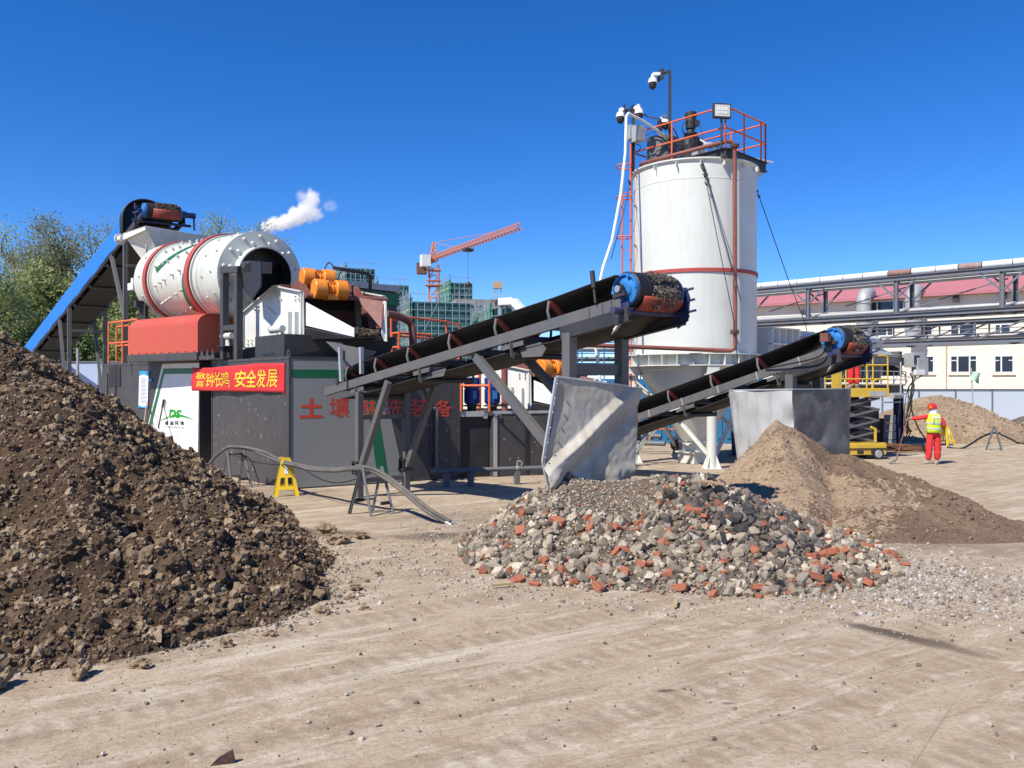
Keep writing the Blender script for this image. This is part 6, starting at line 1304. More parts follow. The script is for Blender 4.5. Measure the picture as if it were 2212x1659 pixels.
for h in (.55, .98):
    for (s, b), (s2, b2_) in zip(cn, cn[1:]+cn[:1]): m.tube(p0_+la_*s+lb_*b+Z*h, p0_+la_*s2+lb_*b2_+Z*h, .022, 8)
m.path([p0_+la_*1.75+lb_*.03+Z*1.27, p0_+la_*1.95+lb_*.03+Z*1.27, p0_+la_*2.05+lb_*.03+Z*1.24, p0_+la_*2.07+lb_*.03+Z*1.12], .026, 8, 4); m.path([p0_+la_*1.55+lb_*.03+Z*.26, p0_+la_*1.6+lb_*.03+Z*.48, p0_+la_*1.78+lb_*.03+Z*.55], .022, 8, 4)
m.obox(p0_+la_*.25+lb_*.0+Z*.26, la_*.3, lb_*.03, Z*.6); m.build('guard_rail', M['yellow2'], lf)
# ------------------------------------------------------------ people
def skin_obj(name, verts, edges, mat, parent, base, sub=2, smooth=True):
    me = bpy.data.meshes.new(name); me.from_pydata([tuple(v[0]) for v in verts], edges, []); me.materials.append(mat)
    o = bpy.data.objects.new(name, me); COL.objects.link(o); o.parent = parent
    md_ = o.modifiers.new('skin', 'SKIN'); md_.use_smooth_shade = True; md_.branch_smoothing = .3
    for i, v in enumerate(verts):
        sv = me.skin_vertices[0].data[i]; r_ = v[1]; sv.radius = r_ if isinstance(r_, tuple) else (r_, r_); sv.use_root = (i == 0)
    s_ = o.modifiers.new('sub', 'SUBSURF'); s_.levels = sub; s_.render_levels = sub; return o
def hand(verts, edges, wi, palm, dirf, dirt, curl):
    """palm + five fingers of unequal length curling towards `curl`"""
    pi_ = len(verts); verts.append((palm, (.034, .018))); edges.append((wi, pi_)); side = dirf.cross(curl).normalized()
    for k, (o_, ln) in enumerate(((-.027, .034), (-.009, .040), (.010, .038), (.027, .030))):
        a = palm+side*o_+dirf*.035; prev = pi_
        for j, (df_, cf) in enumerate(((.3, .2), (.8, .9), (.6, 1.7))): 
            verts.append((a+dirf*ln*df_+curl*ln*cf*.9, .009)); edges.append((prev, len(verts)-1)); prev = len(verts)-1
    prev = pi_
    for d_ in (dirt*.04+dirf*.01, dirt*.05+dirf*.03+curl*.02): verts.append((palm+d_, .0095)); edges.append((prev, len(verts)-1)); prev = len(verts)-1
def person(label, base, J, yaw=0, vest=True, helmet=True, look=-1):
    t = thing('person', label, 'person', base); R_ = Matrix.Rotation(math.radians(yaw), 3, 'Z')
    J = {k: R_ @ V3(v) for k, v in J.items()}
    names = ['pelvis', 'spine', 'chest', 'neck', 'jaw', 'head', 'crown', 'lsh', 'lel', 'lwr', 'rsh', 'rel', 'rwr', 'lhip', 'lkn', 'lan', 'lto', 'rhip', 'rkn', 'ran', 'rto']
    rad = dict(pelvis=.125, spine=.12, chest=.13, neck=.055, jaw=.068, head=.092, crown=.07, lsh=.058, lel=.040, lwr=.028, rsh=.058, rel=.040, rwr=.028, lhip=.088, lkn=.058, lan=.040, lto=.032, rhip=.088, rkn=.058, ran=.040, rto=.032)
    E = [('pelvis', 'spine'), ('spine', 'chest'), ('chest', 'neck'), ('neck', 'jaw'), ('jaw', 'head'), ('head', 'crown'), ('chest', 'lsh'), ('lsh', 'lel'), ('lel', 'lwr'), ('chest', 'rsh'), ('rsh', 'rel'), ('rel', 'rwr'), ('pelvis', 'lhip'), ('lhip', 'lkn'), ('lkn', 'lan'), ('lan', 'lto'), ('pelvis', 'rhip'), ('rhip', 'rkn'), ('rkn', 'ran'), ('ran', 'rto')]
    verts = [(J[n], rad[n]*.94) for n in names]; edges = [(names.index(a), names.index(b)) for a, b in E]
    fdir = R_ @ V3((look, .25, 0)).normalized(); verts.append((J['jaw']+fdir*.105+Z*.035, .014)); edges.append((5, len(verts)-1))   # nose
    for sd in (-1, 1): verts.append((J['head']+V3((-fdir.y, fdir.x, 0))*.10*sd-Z*.03, .014)); edges.append((5, len(verts)-1))
    for wr, el in (('lwr', 'lel'), ('rwr', 'rel')):
        d_ = (J[wr]-J[el]).normalized(); hand(verts, edges, names.index(wr), J[wr]+d_*.055, d_, Z if abs(d_.z) < .7 else fdir, (-Z if abs(d_.z) < .7 else -fdir))
    skin_obj('body', verts, edges, M['skin'], t, base)
    # overalls: jacket and trousers as one cloth surface over the body
    cn_ = ['pelvis', 'spine', 'chest', 'lsh', 'lel', 'lcf', 'rsh', 'rel', 'rcf', 'lhip', 'lkn', 'lhem', 'rhip', 'rkn', 'rhem', 'collar']
    J['lcf'] = J['lel'].lerp(J['lwr'], .95); J['rcf'] = J['rel'].lerp(J['rwr'], .95); J['lhem'] = J['lan']+Z*.03; J['rhem'] = J['ran']+Z*.03; J['collar'] = J['neck']-Z*.01
    cr = dict(pelvis=.158, spine=.148, chest=.155, lsh=.082, lel=.060, lcf=.048, rsh=.082, rel=.062, rcf=.048, lhip=.112, lkn=.098, lhem=.092, rhip=.112, rkn=.098, rhem=.092, collar=.07)
    CE = [('pelvis', 'spine'), ('spine', 'chest'), ('chest', 'collar'), ('chest', 'lsh'), ('lsh', 'lel'), ('lel', 'lcf'), ('chest', 'rsh'), ('rsh', 'rel'), ('rel', 'rcf'), ('pelvis', 'lhip'), ('lhip', 'lkn'), ('lkn', 'lhem'), ('pelvis', 'rhip'), ('rhip', 'rkn'), ('rkn', 'rhem')]
    o = skin_obj('overalls', [(J[n], cr[n]) for n in cn_], [(cn_.index(a), cn_.index(b)) for a, b in CE], M['fabric_red'], t, base, 3)
    tx = bpy.data.textures.get('folds') or bpy.data.textures.new('folds', 'CLOUDS'); tx.noise_scale = .09; dm = o.modifiers.new('folds', 'DISPLACE'); dm.texture = tx; dm.strength = .035; dm.mid_level = .5
    for an, to in (('lan', 'lto'), ('ran', 'rto')):
        m = MB(); d_ = (J[to]-J[an]); d_.z = 0; d_.normalize(); B_ = base; c = B_+J[an]; c.z = base.z
        m.path([c-d_*.08+Z*.05, c+d_*.0+Z*.06, c+d_*.10+Z*.045, c+d_*.19+Z*.035], [.045, .052, .045, .03], 10, 3); m.prism([c-d_*.11+V3((-d_.y, d_.x, 0))*.04+Z*.002, c+d_*.21+V3((-d_.y, d_.x, 0))*.03+Z*.002, c+d_*.21-V3((-d_.y, d_.x, 0))*.03+Z*.002, c-d_*.11-V3((-d_.y, d_.x, 0))*.04+Z*.002], Z*.025); m.build('shoe', M['shoe'], t)
    for wr, el in (('lwr', 'lel'), ('rwr', 'rel')):
        m = MB(); d_ = (J[wr]-J[el]).normalized(); m.tube(base+J[wr]-d_*.03, base+J[wr]+d_*.03, .042, 10, .038); m.build('glove_cuff', M['glove'], t)
    if vest:
        m = MB(); nr = 28; rings = [(.905, .205, .165), (1.0, .195, .158), (1.12, .190, .155), (1.24, .200, .160), (1.34, .205, .150), (1.41, .165, .118), (1.45, .10, .09)]
        cx_ = J['spine'].xy
        vs_ = []
        for z_, rx, ry in rings:
            for k in range(nr): a = 2*PI*k/nr; vs_.append(base+R_ @ V3((rx*math.cos(a)*(1+.03*math.sin(5*a+z_*9)), ry*math.sin(a), 0))+V3((cx_[0], cx_[1], z_)))
        m.add(vs_, [(i*nr+k, i*nr+(k+1) % nr, (i+1)*nr+(k+1) % nr, (i+1)*nr+k) for i in range(len(rings)-1) for k in range(nr)], True); o = m.build('vest', M['vest'], t); so2 = o.modifiers.new('s', 'SOLIDIFY'); so2.thickness = .012; so2.offset = 1
        m = MB()
        for z_, rx, ry in ((1.02, .213, .178), (1.17, .211, .178)):
            vs_ = []
            for dz in (-.025, .025):
                for k in range(nr): a = 2*PI*k/nr; vs_.append(base+R_ @ V3((rx*math.cos(a)*(1+.03*math.sin(5*a+z_*9)), ry*math.sin(a), 0))+V3((cx_[0], cx_[1], z_+dz+.012*math.sin(a*2))))
            m.add(vs_, [(k, (k+1) % nr, nr+(k+1) % nr, nr+k) for k in range(nr)], True)
        for sx in (-.09, .09): m.path([base+R_ @ V3((sx, -.168, 0))+V3((cx_[0], cx_[1], 1.18)), base+R_ @ V3((sx, -.172, 0))+V3((cx_[0], cx_[1], 1.30)), base+R_ @ V3((sx*.95, -.135, 0))+V3((cx_[0], cx_[1], 1.40))], .022, 6, 4)
        m.build('reflective_tape', M['reflect'], o)
        m = MB(); c = base+J['neck']; m.lathe([(.10, .16), (.115, .10), (.11, .0), (.13, -.06), (.185, -.12), (.15, -.13)], c, Z, 20); m.build('neck_cloth', M['cloth_white'], t)
    if helmet:
        m = MB(); c = base+J['head']+Z*.015; m.lathe([(.128, 0), (.130, .03), (.118, .085), (.085, .125), (.04, .145), (0, .15)], c, Z, 24); m.lathe([(.115, -.002), (.15, -.006), (.152, .004), (.128, .008)], c+fdir*.012, Z, 24); m.prism([c+fdir*.13+V3((-fdir.y, fdir.x, 0))*.07, c+fdir*.205+V3((-fdir.y, fdir.x, 0))*.03-Z*.012, c+fdir*.205-V3((-fdir.y, fdir.x, 0))*.03-Z*.012, c+fdir*.13-V3((-fdir.y, fdir.x, 0))*.07], Z*.008); m.path([c+fdir*-.125+Z*.05, c+Z*.155, c+fdir*.12+Z*.06], .012, 5, 5); h_ = m.build('helmet', M['helmet'], t)
        m = MB(); s_ = V3((-fdir.y, fdir.x, 0)); s_ = s_ if s_.y < 0 else -s_; e = c+fdir*.075+s_*.115+Z*.045; m.box(e, .05, .03, .045, math.degrees(math.atan2(fdir.y, fdir.x))+35); m.build('badge', M['letyellow'], h_)
    return t
wb = G(2017, 1003); wb.z = 0
JW = dict(pelvis=(0, 0, .93), spine=(0, 0, 1.10), chest=(0, 0, 1.28), neck=(-.01, 0, 1.45), jaw=(-.035, .01, 1.52), head=(-.035, .01, 1.585), crown=(-.03, .01, 1.65), lsh=(-.165, .0, 1.37), lel=(-.42, .05, 1.32), lwr=(-.635, .08, 1.305), rsh=(.165, 0, 1.37), rel=(.285, -.06, 1.14), rwr=(.20, .02, .985), lhip=(-.095, 0, .86), lkn=(-.135, -.02, .47), lan=(-.16, 0, .085), lto=(-.30, -.02, .03), rhip=(.09, 0, .86), rkn=(.11, -.01, .47), ran=(.10, .02, .085), rto=(.02, -.08, .03))
person('person in red overalls, yellow-green vest and red helmet holding a long shovel', wb, JW)
sv_ = thing('shovel', 'long handled shovel held upright at arm length by the worker in the vest', 'shovel', wb+V3((-1.15, .1, 0))); m = MB(); ht, hb_ = wb+V3((-.70, .075, 1.36)), wb+V3((-1.0, .1, .22)); m.tube(hb_, ht, .017, 8); m.build('handle', M['pipebrown'], sv_)
m = MB(); d_ = (hb_-ht).normalized(); m.path([hb_-d_*.06, hb_+d_*.06, hb_+d_*.16+V3((-.04, 0, 0))], .02, 8, 3); b_ = hb_+d_*.12; vs_ = []
for j in range(5):
    for i in range(7):
        u, v_ = (i-3)/3, j/4; wd = .09*(1-.55*v_**3); vs_.append(b_+V3((-.30*v_*.55-.03*v_*v_, u*wd, -.10*v_+.025*u*u)))
m.add(vs_, [(j*7+i, j*7+i+1, j*7+i+8, j*7+i+7) for j in range(4) for i in range(6)], True); o = m.build('blade', M['pipegrey'], sv_); o.modifiers.new('s', 'SOLIDIFY').thickness = .005
lw = p0_+la_*1.2+lb_*.45+Z*.27
JL = dict(pelvis=(0, 0, .93), spine=(0, .02, 1.10), chest=(0, .03, 1.28), neck=(0, .04, 1.45), jaw=(0, .05, 1.52), head=(0, .05, 1.585), crown=(0, .05, 1.65), lsh=(-.165, .03, 1.37), lel=(-.24, .1, 1.12), lwr=(-.16, .3, 1.12), rsh=(.165, .03, 1.37), rel=(.24, .1, 1.12), rwr=(.16, .3, 1.12), lhip=(-.09, 0, .86), lkn=(-.10, .0, .47), lan=(-.10, 0, .085), lto=(-.11, .13, .03), rhip=(.09, 0, .86), rkn=(.11, .02, .47), ran=(.10, 0, .085), rto=(.12, .13, .03))
lp = person('person in red overalls standing on the yellow lift platform, turned away', lw, JL, 6, vest=False, look=.1)
m = MB(); 
for sd in (-1, 1): m.path([lw+V3((sd*.12, -.14, 1.42)), lw+V3((sd*.05, -.175, 1.2)), lw+V3((sd*.13, -.17, 1.0)), lw+V3((sd*.14, -.15, .86))], .018, 6, 4)
m.lathe([(.168, -.02), (.172, 0), (.168, .02)], lw+V3((0, 0, .98)), Z, 20); m.build('safety_harness', M['navy'], lp)
# ------------------------------------------------------------ far mounds at the right
def far_mound(name, cx_, cy_, rx, ry, hh, label, mat, seed, cl):
    def hm(x, y): u = np.hypot((x-cx_)/rx, (y-cy_)/ry); h = hh*(1-u**1.35); return h+np.clip(h/.3, 0, 1)*(.35*fbm(x+seed, y, .6, 3, seed)+.12*fbm(x, y+seed, 3, 3, seed+1))
    v, f_ = field(hm, cx_-rx-1, cx_+rx+1, cy_-ry-1, cy_+ry+1, .11); o = np_mesh(name, v, f_, M[mat], (cx_, cy_, 0)); tag(o, label, 'mound')
    X, Y, h = sample(hm, 2600, cx_-rx, cx_+rx, cy_-ry, cy_, .02, r); s = np.minimum((.02 if cl == 'sandclod' else .03)+.02*r.pareto(2.2, len(X)), .07 if cl == 'sandclod' else .15); v, f_ = scatter(np.stack([X, Y, h+s*.2], 1), s, C0v, C0f, r); tag(np_mesh('stones', v, f_, M[cl], parent=o, smooth=False), 'stones covering the mound', kind='stuff')
far_mound('earth_mound', 18.3, 36.0, 4.0, 4.0, 1.75, 'rounded tan earth mound beyond the worker in front of the pale fence', 'sand', 2, 'sandclod')
far_mound('rubble_mound', 23.6, 35.0, 3.8, 3.6, 1.45, 'grey rubble mound with brick bits at the far right edge', 'rubbase', 4, 'stone')
m = MB(); m.path([G(2046, 966, .03), G(2080, 968, .02), V3(((2120-CX)/F*30.5, 30.5, .35)), P(2148, 935, 30.2), P(2170, 942, 31), G(2200, 957, .03), G(2212, 958, .03)], .035, 6, 6); tag(m.build('hose', M['cable']), 'black hose running over the small far trestle toward the mounds', 'hose')
# ------------------------------------------------------------ site fence
M['fencew'] = paint('fence_panel', (.50, .57, .64), .5, .12, (.4, .38, .34)); M['fenceb'] = plain('fence_panel_blue', (.36, .45, .62), .5)
def hoard(name, label, a, b, h, mat, pw):
    a, b = V3(a), V3(b); t = thing(name, label, 'fence', a.lerp(b, .5)); d_ = (b-a).normalized(); L = (b-a).length; n_ = int(L/pw); nn = V3((d_.y, -d_.x, 0))
    m = MB()
    for k in range(n_):
        m.obox(a+d_*(k*pw+.015)+Z*.08, d_*(pw-.03), nn*-.05, Z*(h-.1))
    m.build('panels', mat, t); m = MB()
    for k in range(n_+1): m.obox(a+d_*(k*pw-.03)+nn*.001, d_*.06, nn*.05, Z*h)
    m.obox(a+Z*(h-.03)+nn*.001, d_*L, nn*.06, Z*.06); m.obox(a+Z*.04+nn*.001, d_*L, nn*.06, Z*.08); m.build('frame', M['pipegrey'], t); return t
hoard('site_fence', 'pale bluish panel fence in front of the cream building', (9, 50, 0), (45, 50, 0), 1.98, M['fencew'], 2.2)
hoard('site_fence', 'blue white panel fence below the trees behind the feed conveyor', (-46, 47, 0), (-16, 44, 0), 3.5, M['fenceb'], 2.4)
m = MB(); c = P(168, 829, 36); m.tube(V3((c.x, c.y, 0)), P(168, 752, 36), .06, 8); tag(m.build('steel_post', M['galv']), 'short pale steel post standing before the left fence', 'post')
fg = thing('flag', 'small pale green flag on a pole by the pale fence', 'flag', V3((P(2104, 829, 47).x, 47, 0))); m = MB(); m.tube(V3((P(2104, 829, 47).x, 47, 0)), P(2098, 795, 47), .03, 6); m.build('pole', M['galv'], fg); m = MB(); vs_ = []
for j in range(5):
    for i in range(7): u, v_ = i/6, j/4; vs_.append(P(2097+20*u, 802+4*u*0+6*u*v_+18*v_+4*u, 46.9)+V3((0, .12*math.sin(u*6+v_*3), 0)))
m.add(vs_, [(j*7+i, j*7+i+1, j*7+i+8, j*7+i+7) for j in range(4) for i in range(6)], True); M['flagc'] = plain('flag_cloth', (.35, .52, .42), .8); m.build('cloth', M['flagc'], fg)
# ------------------------------------------------------------ cream building with maroon roof
M['cream'] = paint('cream_wall', (.74, .67, .545), .8, .14, (.45, .36, .26), sc_=.15, bumpy=0); M['roofred'] = paint('roof_red', (.42, .15, .165), .55, .12, (.3, .12, .12), sc_=.3)
A0, A1 = V3((17.6, 67.3, 0)), V3((48, 42.8, 0)); bd_ = (A1-A0).normalized(); bn_ = V3((bd_.y, -bd_.x, 0)); bn_ = bn_ if bn_.y < 0 else -bn_; Lb = (A1-A0).length
bu = thing('factory_building', 'long cream two storey building with a maroon pitched roof at the right', 'building', A0.lerp(A1, .5)); m = MB(); m.obox(A0, bd_*Lb, bn_*-14, Z*8.5); m.build('wall', M['cream'], bu)
m = MB(); ev = 8.5; q0, q1, q2, q3_ = A0+bn_*.6-bd_*.6+Z*ev, A1+bn_*.6+Z*ev, A1-bn_*14.6+Z*ev, A0-bn_*14.6-bd_*.6+Z*ev; r0, r1 = A0-bn_*7+bd_*5+Z*10.9, A1-bn_*7+Z*10.9
m.add([q0, q1, q2, q3_, r0, r1], [(0, 1, 5, 4), (2, 3, 4, 5), (3, 0, 4), (1, 2, 5), (3, 2, 1, 0)]); m.obox(q0-Z*.14, q1-q0, bn_*-.5, Z*.13); m.build('roof', M['roofred'], bu)
wr_ = [(1988, 2019, 768, 806), (2052, 2112, 767, 806), (2147, 2191, 767, 806), (2225, 2270, 767, 806), (1880, 1931, 699, 727), (1963, 2016, 699, 726), (2052, 2107, 699, 726), (2148, 2185, 699, 726), (2225, 2265, 699, 726), (1873, 1954, 649, 676), (1800, 1845, 700, 727)]
def bp(x, y, off=0): return RP(x, y, A0+bn_*off, bn_)
for x0, x1, y0, y1 in wr_:
    a, b = bp(x0, (y0+y1)/2), bp(x1, (y0+y1)/2); zt_, zb_ = 2.3+(CY-y0)/F*a.lerp(b, .5).y, 2.3+(CY-y1)/F*a.lerp(b, .5).y; w_ = (b-a).dot(bd_); o_ = gd(a, zb_); hgt = zt_-zb_
    m = MB(); fw = .09
    for s in ([0, .27, .73, 1] if w_ > 1.6 else [0, .36, 1]): m.obox(o_+bd_*(s*(w_-fw))+bn_*.002, bd_*fw, bn_*.05, Z*hgt)
    m.obox(o_+bn_*.003, bd_*w_, bn_*.05, Z*fw); m.obox(o_+bn_*.003+Z*(hgt-fw), bd_*w_, bn_*.05, Z*fw)
    if y0 > 740: m.obox(o_+bn_*.004+Z*hgt*.68, bd_*(.27*w_), bn_*.04, Z*.06); m.obox(o_+bn_*.004+Z*hgt*.68+bd_*w_*.73, bd_*(.27*w_), bn_*.04, Z*.06)
    wf = m.build('window', M['frame'], bu); m = MB(); m.obox(o_+bn_*.001+bd_*.02, bd_*(w_-.04), bn_*.012, Z*hgt); m.build('pane', M['glass'], wf)
    m = MB(); m.obox(o_+bn_*.001-Z*.12-bd_*.1, bd_*(w_+.2), bn_*.12, Z*.1); m.build('sill', M['cream'], wf)
m = MB(); a = bp(2041, 800, .1); m.tube(V3((a.x, a.y, .2)), V3((a.x, a.y, 5.2)), .12, 8); a = bp(2230, 800, .1); m.tube(V3((a.x, a.y, .2)), V3((a.x, a.y, 8.3)), .1, 8); m.build('downpipe', M['cream'], bu)
m = MB()
for x, y in ((1737, 677), (2065, 645), (2168, 638)): m.box(bp(x, y, .25), .35, .3, .5, -39)
m.build('wall_lamp', M['darksteel'], bu)
for x, y0, lab in ((1866, 650, 'left fat grey vent duct bending into the cream wall'), (1972, 645, 'right fat grey vent duct bending into the cream wall')):
    a = bp(x, y0, 1.2); m = MB(); m.path([a+Z*-2.6, a+Z*-.3, a+Z*.2-bn_*.1, a+Z*.55-bn_*.6, a+Z*.6-bn_*1.3], .50, 14, 4)
    for z_ in (-2.2, -1.1, -.2): m.tube(a+Z*z_, a+Z*(z_+.12), .55, 14)
    o = m.build('vent_duct', M['galv']); tag(o, lab, 'duct')
# pipe gallery
gA, gB = V3((11.9, 47.4, 0)), V3((27.4, 31.3, 0)); gdv = (gB-gA).normalized(); gn = V3((-gdv.y, gdv.x, 0)); gn = gn if gn.y > 0 else -gn; Lg2 = (gB-gA).length
M['patch'] = paint('rust_patch', (.24, .13, .10), .8, .6, (.4, .36, .32)); pg = thing('pipe_gallery', 'elevated blue grey truss gallery carrying a patched white and rusty pipe', 'pipe gallery', gA.lerp(gB, .5))
def ga(s, b, z): return gA+gdv*s+gn*b+Z*z
m = MB(); m2 = MB(); rr = random.Random(12); s = 0
while s < Lg2:
    l = rr.choice((1.0, 1.1, 1.25)); rs_ = rr.random() < .38; m = MB(); m.tube(ga(s+.02, .4, 7.72), ga(s+l-.02, .4, 7.72), .17, 12); m.build('pipe_cover', M['patch'] if rs_ else M['pvc'], pg); s += l
M['galblue'] = paint('gallery_steel', (.13, .16, .20), .6, .6, (.20, .12, .08))
m = MB(); W2 = 2.0
for b in (0, W2):
    m.hbeam(ga(0, b, 7.42), ga(Lg2, b, 7.42), .18, .22, .03); m.hbeam(ga(0, b, 5.62), ga(Lg2, b, 5.62), .18, .20, .03)
    m.hbeam(ga(6.5, b, 4.25), ga(Lg2, b, 4.25), .16, .22, .03); m.hbeam(ga(6.5, b, 5.2), ga(Lg2, b, 5.2), .12, .14, .02)
m.build('chord', M['galblue'], pg)
m = MB(); sp_ = [G_ for G_ in (0.9, 5.2, 9.7, 14.3, 19.2)]
for s in sp_:
    for b in (0, W2): m.hbeam(ga(s, b, 5.7), ga(s, b, 7.35), .18, .18, .02, up=gdv); m.beam(ga(s+.05, b, 6.5), ga(s+.9, b, 7.3), .08, .08); m.beam(ga(s-.05, b, 6.5), ga(s-.9, b, 7.3), .08, .08)
    m.beam(ga(s, 0, 7.4), ga(s, W2, 7.4), .12, .16); m.beam(ga(s, 0, 5.6), ga(s, W2, 5.6), .12, .16); m.beam(ga(s, 0, 5.75), ga(s+4.3, W2, 7.2), .06, .06)
m.build('post', M['galblue'], pg)
m = MB()
for k in range(7):
    s = 6.6+k*2.2
    for b in (0, W2): m.beam(ga(s, b, 4.3), ga(s+2.1, b, 5.15), .06, .07); m.beam(ga(s, b, 4.3), ga(s, b, 5.2), .06, .06)
for k in range(0): m.tube(ga(6.6+k*.36, -.05, 4.36), ga(6.6+k*.36, -.05, 5.0), .012, 4)
for z_ in (4.6, 4.8, 5.0): m.tube(ga(6.5, -.05, z_), ga(Lg2, -.05, z_), .02, 5)
m.build('walkway_truss', M['galblue'], pg)
m = MB()
for b, z_, rr_2 in ((.3, 5.85, .10), (.8, 5.88, .13), (1.4, 5.85, .1), (.5, 4.5, .1), (1.2, 4.5, .12), (.4, 7.2, .08), (1.5, 7.6, .12)): m.tube(ga(0, b, z_), ga(Lg2, b, z_), rr_2, 8)
m.build('small_pipe', M['galv'], pg)
m = MB()
for s, b in ((.9, 0), (.9, W2), (21.6, 0), (21.6, W2)): m.beam(ga(s, b, 0), ga(s, b, 5.6), .35, .35)
m.build('leg', M['concrete'], pg)
# ------------------------------------------------------------ far building site
def netmat(name, a, b_, c_):
    m, nt, bb_ = nmat(name); n1 = noise(nt, .35, 5, .7); n2 = noise(nt, 2.5, 3, .6); rr_ = ramp(nt, [(.35, a), (.52, b_), (.68, c_)], n1); nt.links.new(mix(nt, n2, rr_.outputs[0], rr_.outputs[0]), bb_.inputs['Base Color']); bb_.inputs['Roughness'].default_value = .9; return m
M['net'] = netmat('scaffold_net', (.02, .075, .08), (.035, .15, .13), (.07, .22, .17)); M['netg'] = netmat('green_net', (.02, .16, .11), (.03, .26, .17), (.06, .34, .24)); M['netb'] = netmat('blue_dark_net', (.02, .065, .075), (.03, .115, .12), (.07, .19, .165)); M['pole'] = plain('scaffold_pole', (.26, .31, .35), .5)
def scaff(label, px0, pxc, px1, ytop, d, ya_, mat, mat2, dep=9, plank=True):
    c = P(pxc, 829, d); c.z = 0; ztop = H+(CY-ytop)/F*d; e1 = hd(ya_); e2 = hd(ya_+90)
    def along(e, px): k = (px-CX)/F; return (k*c.y-c.x)/(e.x-k*e.y)
    L1 = along(e1, px1); L2 = along(e2, px0); L1 = max(2, L1); L2 = max(2, L2)
    t = thing('scaffolded_building', label, 'building', c, 'far buildings under scaffold'); m = MB(); m.obox(c+e1*.5+e2*.5, e1*(L1-.5), e2*(L2-.5), Z*(ztop-1)); m.build('core', M[mat], t)
    m = MB(); m.obox(c+e2*.3+e1*.25, e1*.05, e2*(L2-.3), Z*(ztop-.4)); m.build('net', M[mat2], t)
    m = MB(); hs = np.arange(max(1.5, ztop-12), ztop+.3, 1.0); w_ = .036
    for e, L, o2 in ((e1, L1, e2), (e2, L2, e1)):
        for k in range(int(L/.9)+1):
            a = c+e*min(k*.9, L); m.beam(a, a+Z*(ztop+random.uniform(-.3, .8)), w_*2, w_*2)
        for h in hs: m.beam(c+Z*h, c+e*L+Z*h, w_*2, w_*2)
        for k in range(int(L/4.5)):
            a = c+e*k*4.5-(o2*.1); m.beam(a+Z*(ztop*.4), a+e*4+Z*ztop, w_*1.6, w_*1.6)
    m.build('scaffold', M['pole'], t)
    if plank:
        m = MB()
        for h in hs[1::3]:
            for k in range(int(L2/1.2)):
                if k % 2: m.obox(c+e2*k*1.2+Z*(h-.1)-e1*.12, e2*.6, e1*.05, Z*.16)
        m.build('toe_board', M['letyellow'], t)
    return t
scaff('scaffolded block rising highest, just right of the orange screen motors', 714, 747, 811, 566, 150, 24, 'netb', 'net', 9)
scaff('narrow scaffolded block between the highest block and the wide one', 803, 815, 884, 601, 140, 20, 'netb', 'net', 9)
scaff('wide dark scaffolded block low behind the orange handrail', 862, 887, 1018, 634, 105, 18, 'netb', 'net', 9)
scaff('green netted scaffold block directly below the tower crane', 940, 972, 1022, 598, 150, 20, 'netb', 'netg', 9)
scaff('bright green netted scaffold right of the wide dark block', 1015, 1060, 1118, 648, 100, 12, 'netb', 'netg', 6, False)
scaff('green scaffolded block half hidden behind the trees on the left', 84, 100, 150, 540, 150, 20, 'netg', 'netg', 6, False)
e_ = thing('concrete_block', 'long grey concrete floor slab of a building site beyond the scaffolds', 'building', P(980, 829, 130)); c = P(985, 829, 130); c.z = 0; m = MB(); m.obox(c, hd(14)*9.5, hd(104)*6, Z*15.6); m.build('frame', M['concrete'], e_); m = MB()
for k in range(6): m.obox(c+hd(14)*(.4+k*1.5)-hd(104)*.02+Z*13, hd(14)*.9, hd(104)*-.02, Z*1.6)
m.build('window', M['glass'], e_)
wd_ = thing('white_duct', 'white bent conveyor duct on top of the site beyond the belt', 'duct', P(1100, 829, 100)); a = P(1080, 652, 100); b = P(1110, 650, 99); c = P(1130, 672, 98); m = MB(); m.beam(a, b, .8, .8); m.beam(b, c, .8, .8); m.build('duct', M['pvc'], wd_); m = MB(); m.beam(V3((a.x, a.y, 0)), a, .3, .3); m.beam(V3((b.x, b.y, 0)), b, .3, .3); m.build('support', M['pole'], wd_)
hm_ = thing('hoist_mast', 'tan lattice hoist mast standing above the far site', 'mast', P(1074, 829, 112)); m = MB(); a, b = P(1071, 690, 112), P(1075, 616, 112)
for ox in (-.45, .45): m.beam(gd(a, 0)+V3((ox, 0, 0)), b+V3((ox, 0, 0)), .10, .10)
for k in range(14): t = k/14; p = gd(a, 0).lerp(b, t); q = gd(a, 0).lerp(b, t+1/14); m.beam(p+V3((-.45, 0, 0)), q+V3((.45, 0, 0)), .07, .07)
m.box(b, 1.2, .8, .9, 0); m.build('lattice', M['wood'], hm_)
# tower crane
M['crane'] = plain('crane_orange', (.52, .20, .12), .6); tc = thing('tower_crane', 'orange tower crane with a long lattice jib pointing right over the site', 'tower crane', gd(P(937, 829, 140), 0))
def lattice(m, a, b, w_, n_, th, tri=False, w2=None):
    a, b = V3(a), V3(b); d_ = (b-a).normalized(); u = Z if abs(d_.z) < .9 else V3((1, 0, 0)); l = d_.cross(u).normalized(); u = l.cross(d_); w2 = w2 or w_
    cs = [(-1, -1), (1, -1), (1, 1), (-1, 1)] if not tri else [(-1, 0), (1, 0), (0, 1.6)]
    def pt(c, t): ww = (w_*(1-t)+w2*t)/2; return a.lerp(b, t)+l*c[0]*ww+u*c[1]*ww
    for c in cs: m.beam(pt(c, 0), pt(c, 1), th, th)
    for k in range(n_):
        t0, t1 = k/n_, (k+1)/n_
        for i in range(len(cs)): m.beam(pt(cs[i], t0), pt(cs[(i+1) % len(cs)], t1), th*.7, th*.7); m.beam(pt(cs[i], t0), pt(cs[(i+1) % len(cs)], t0), th*.7, th*.7)
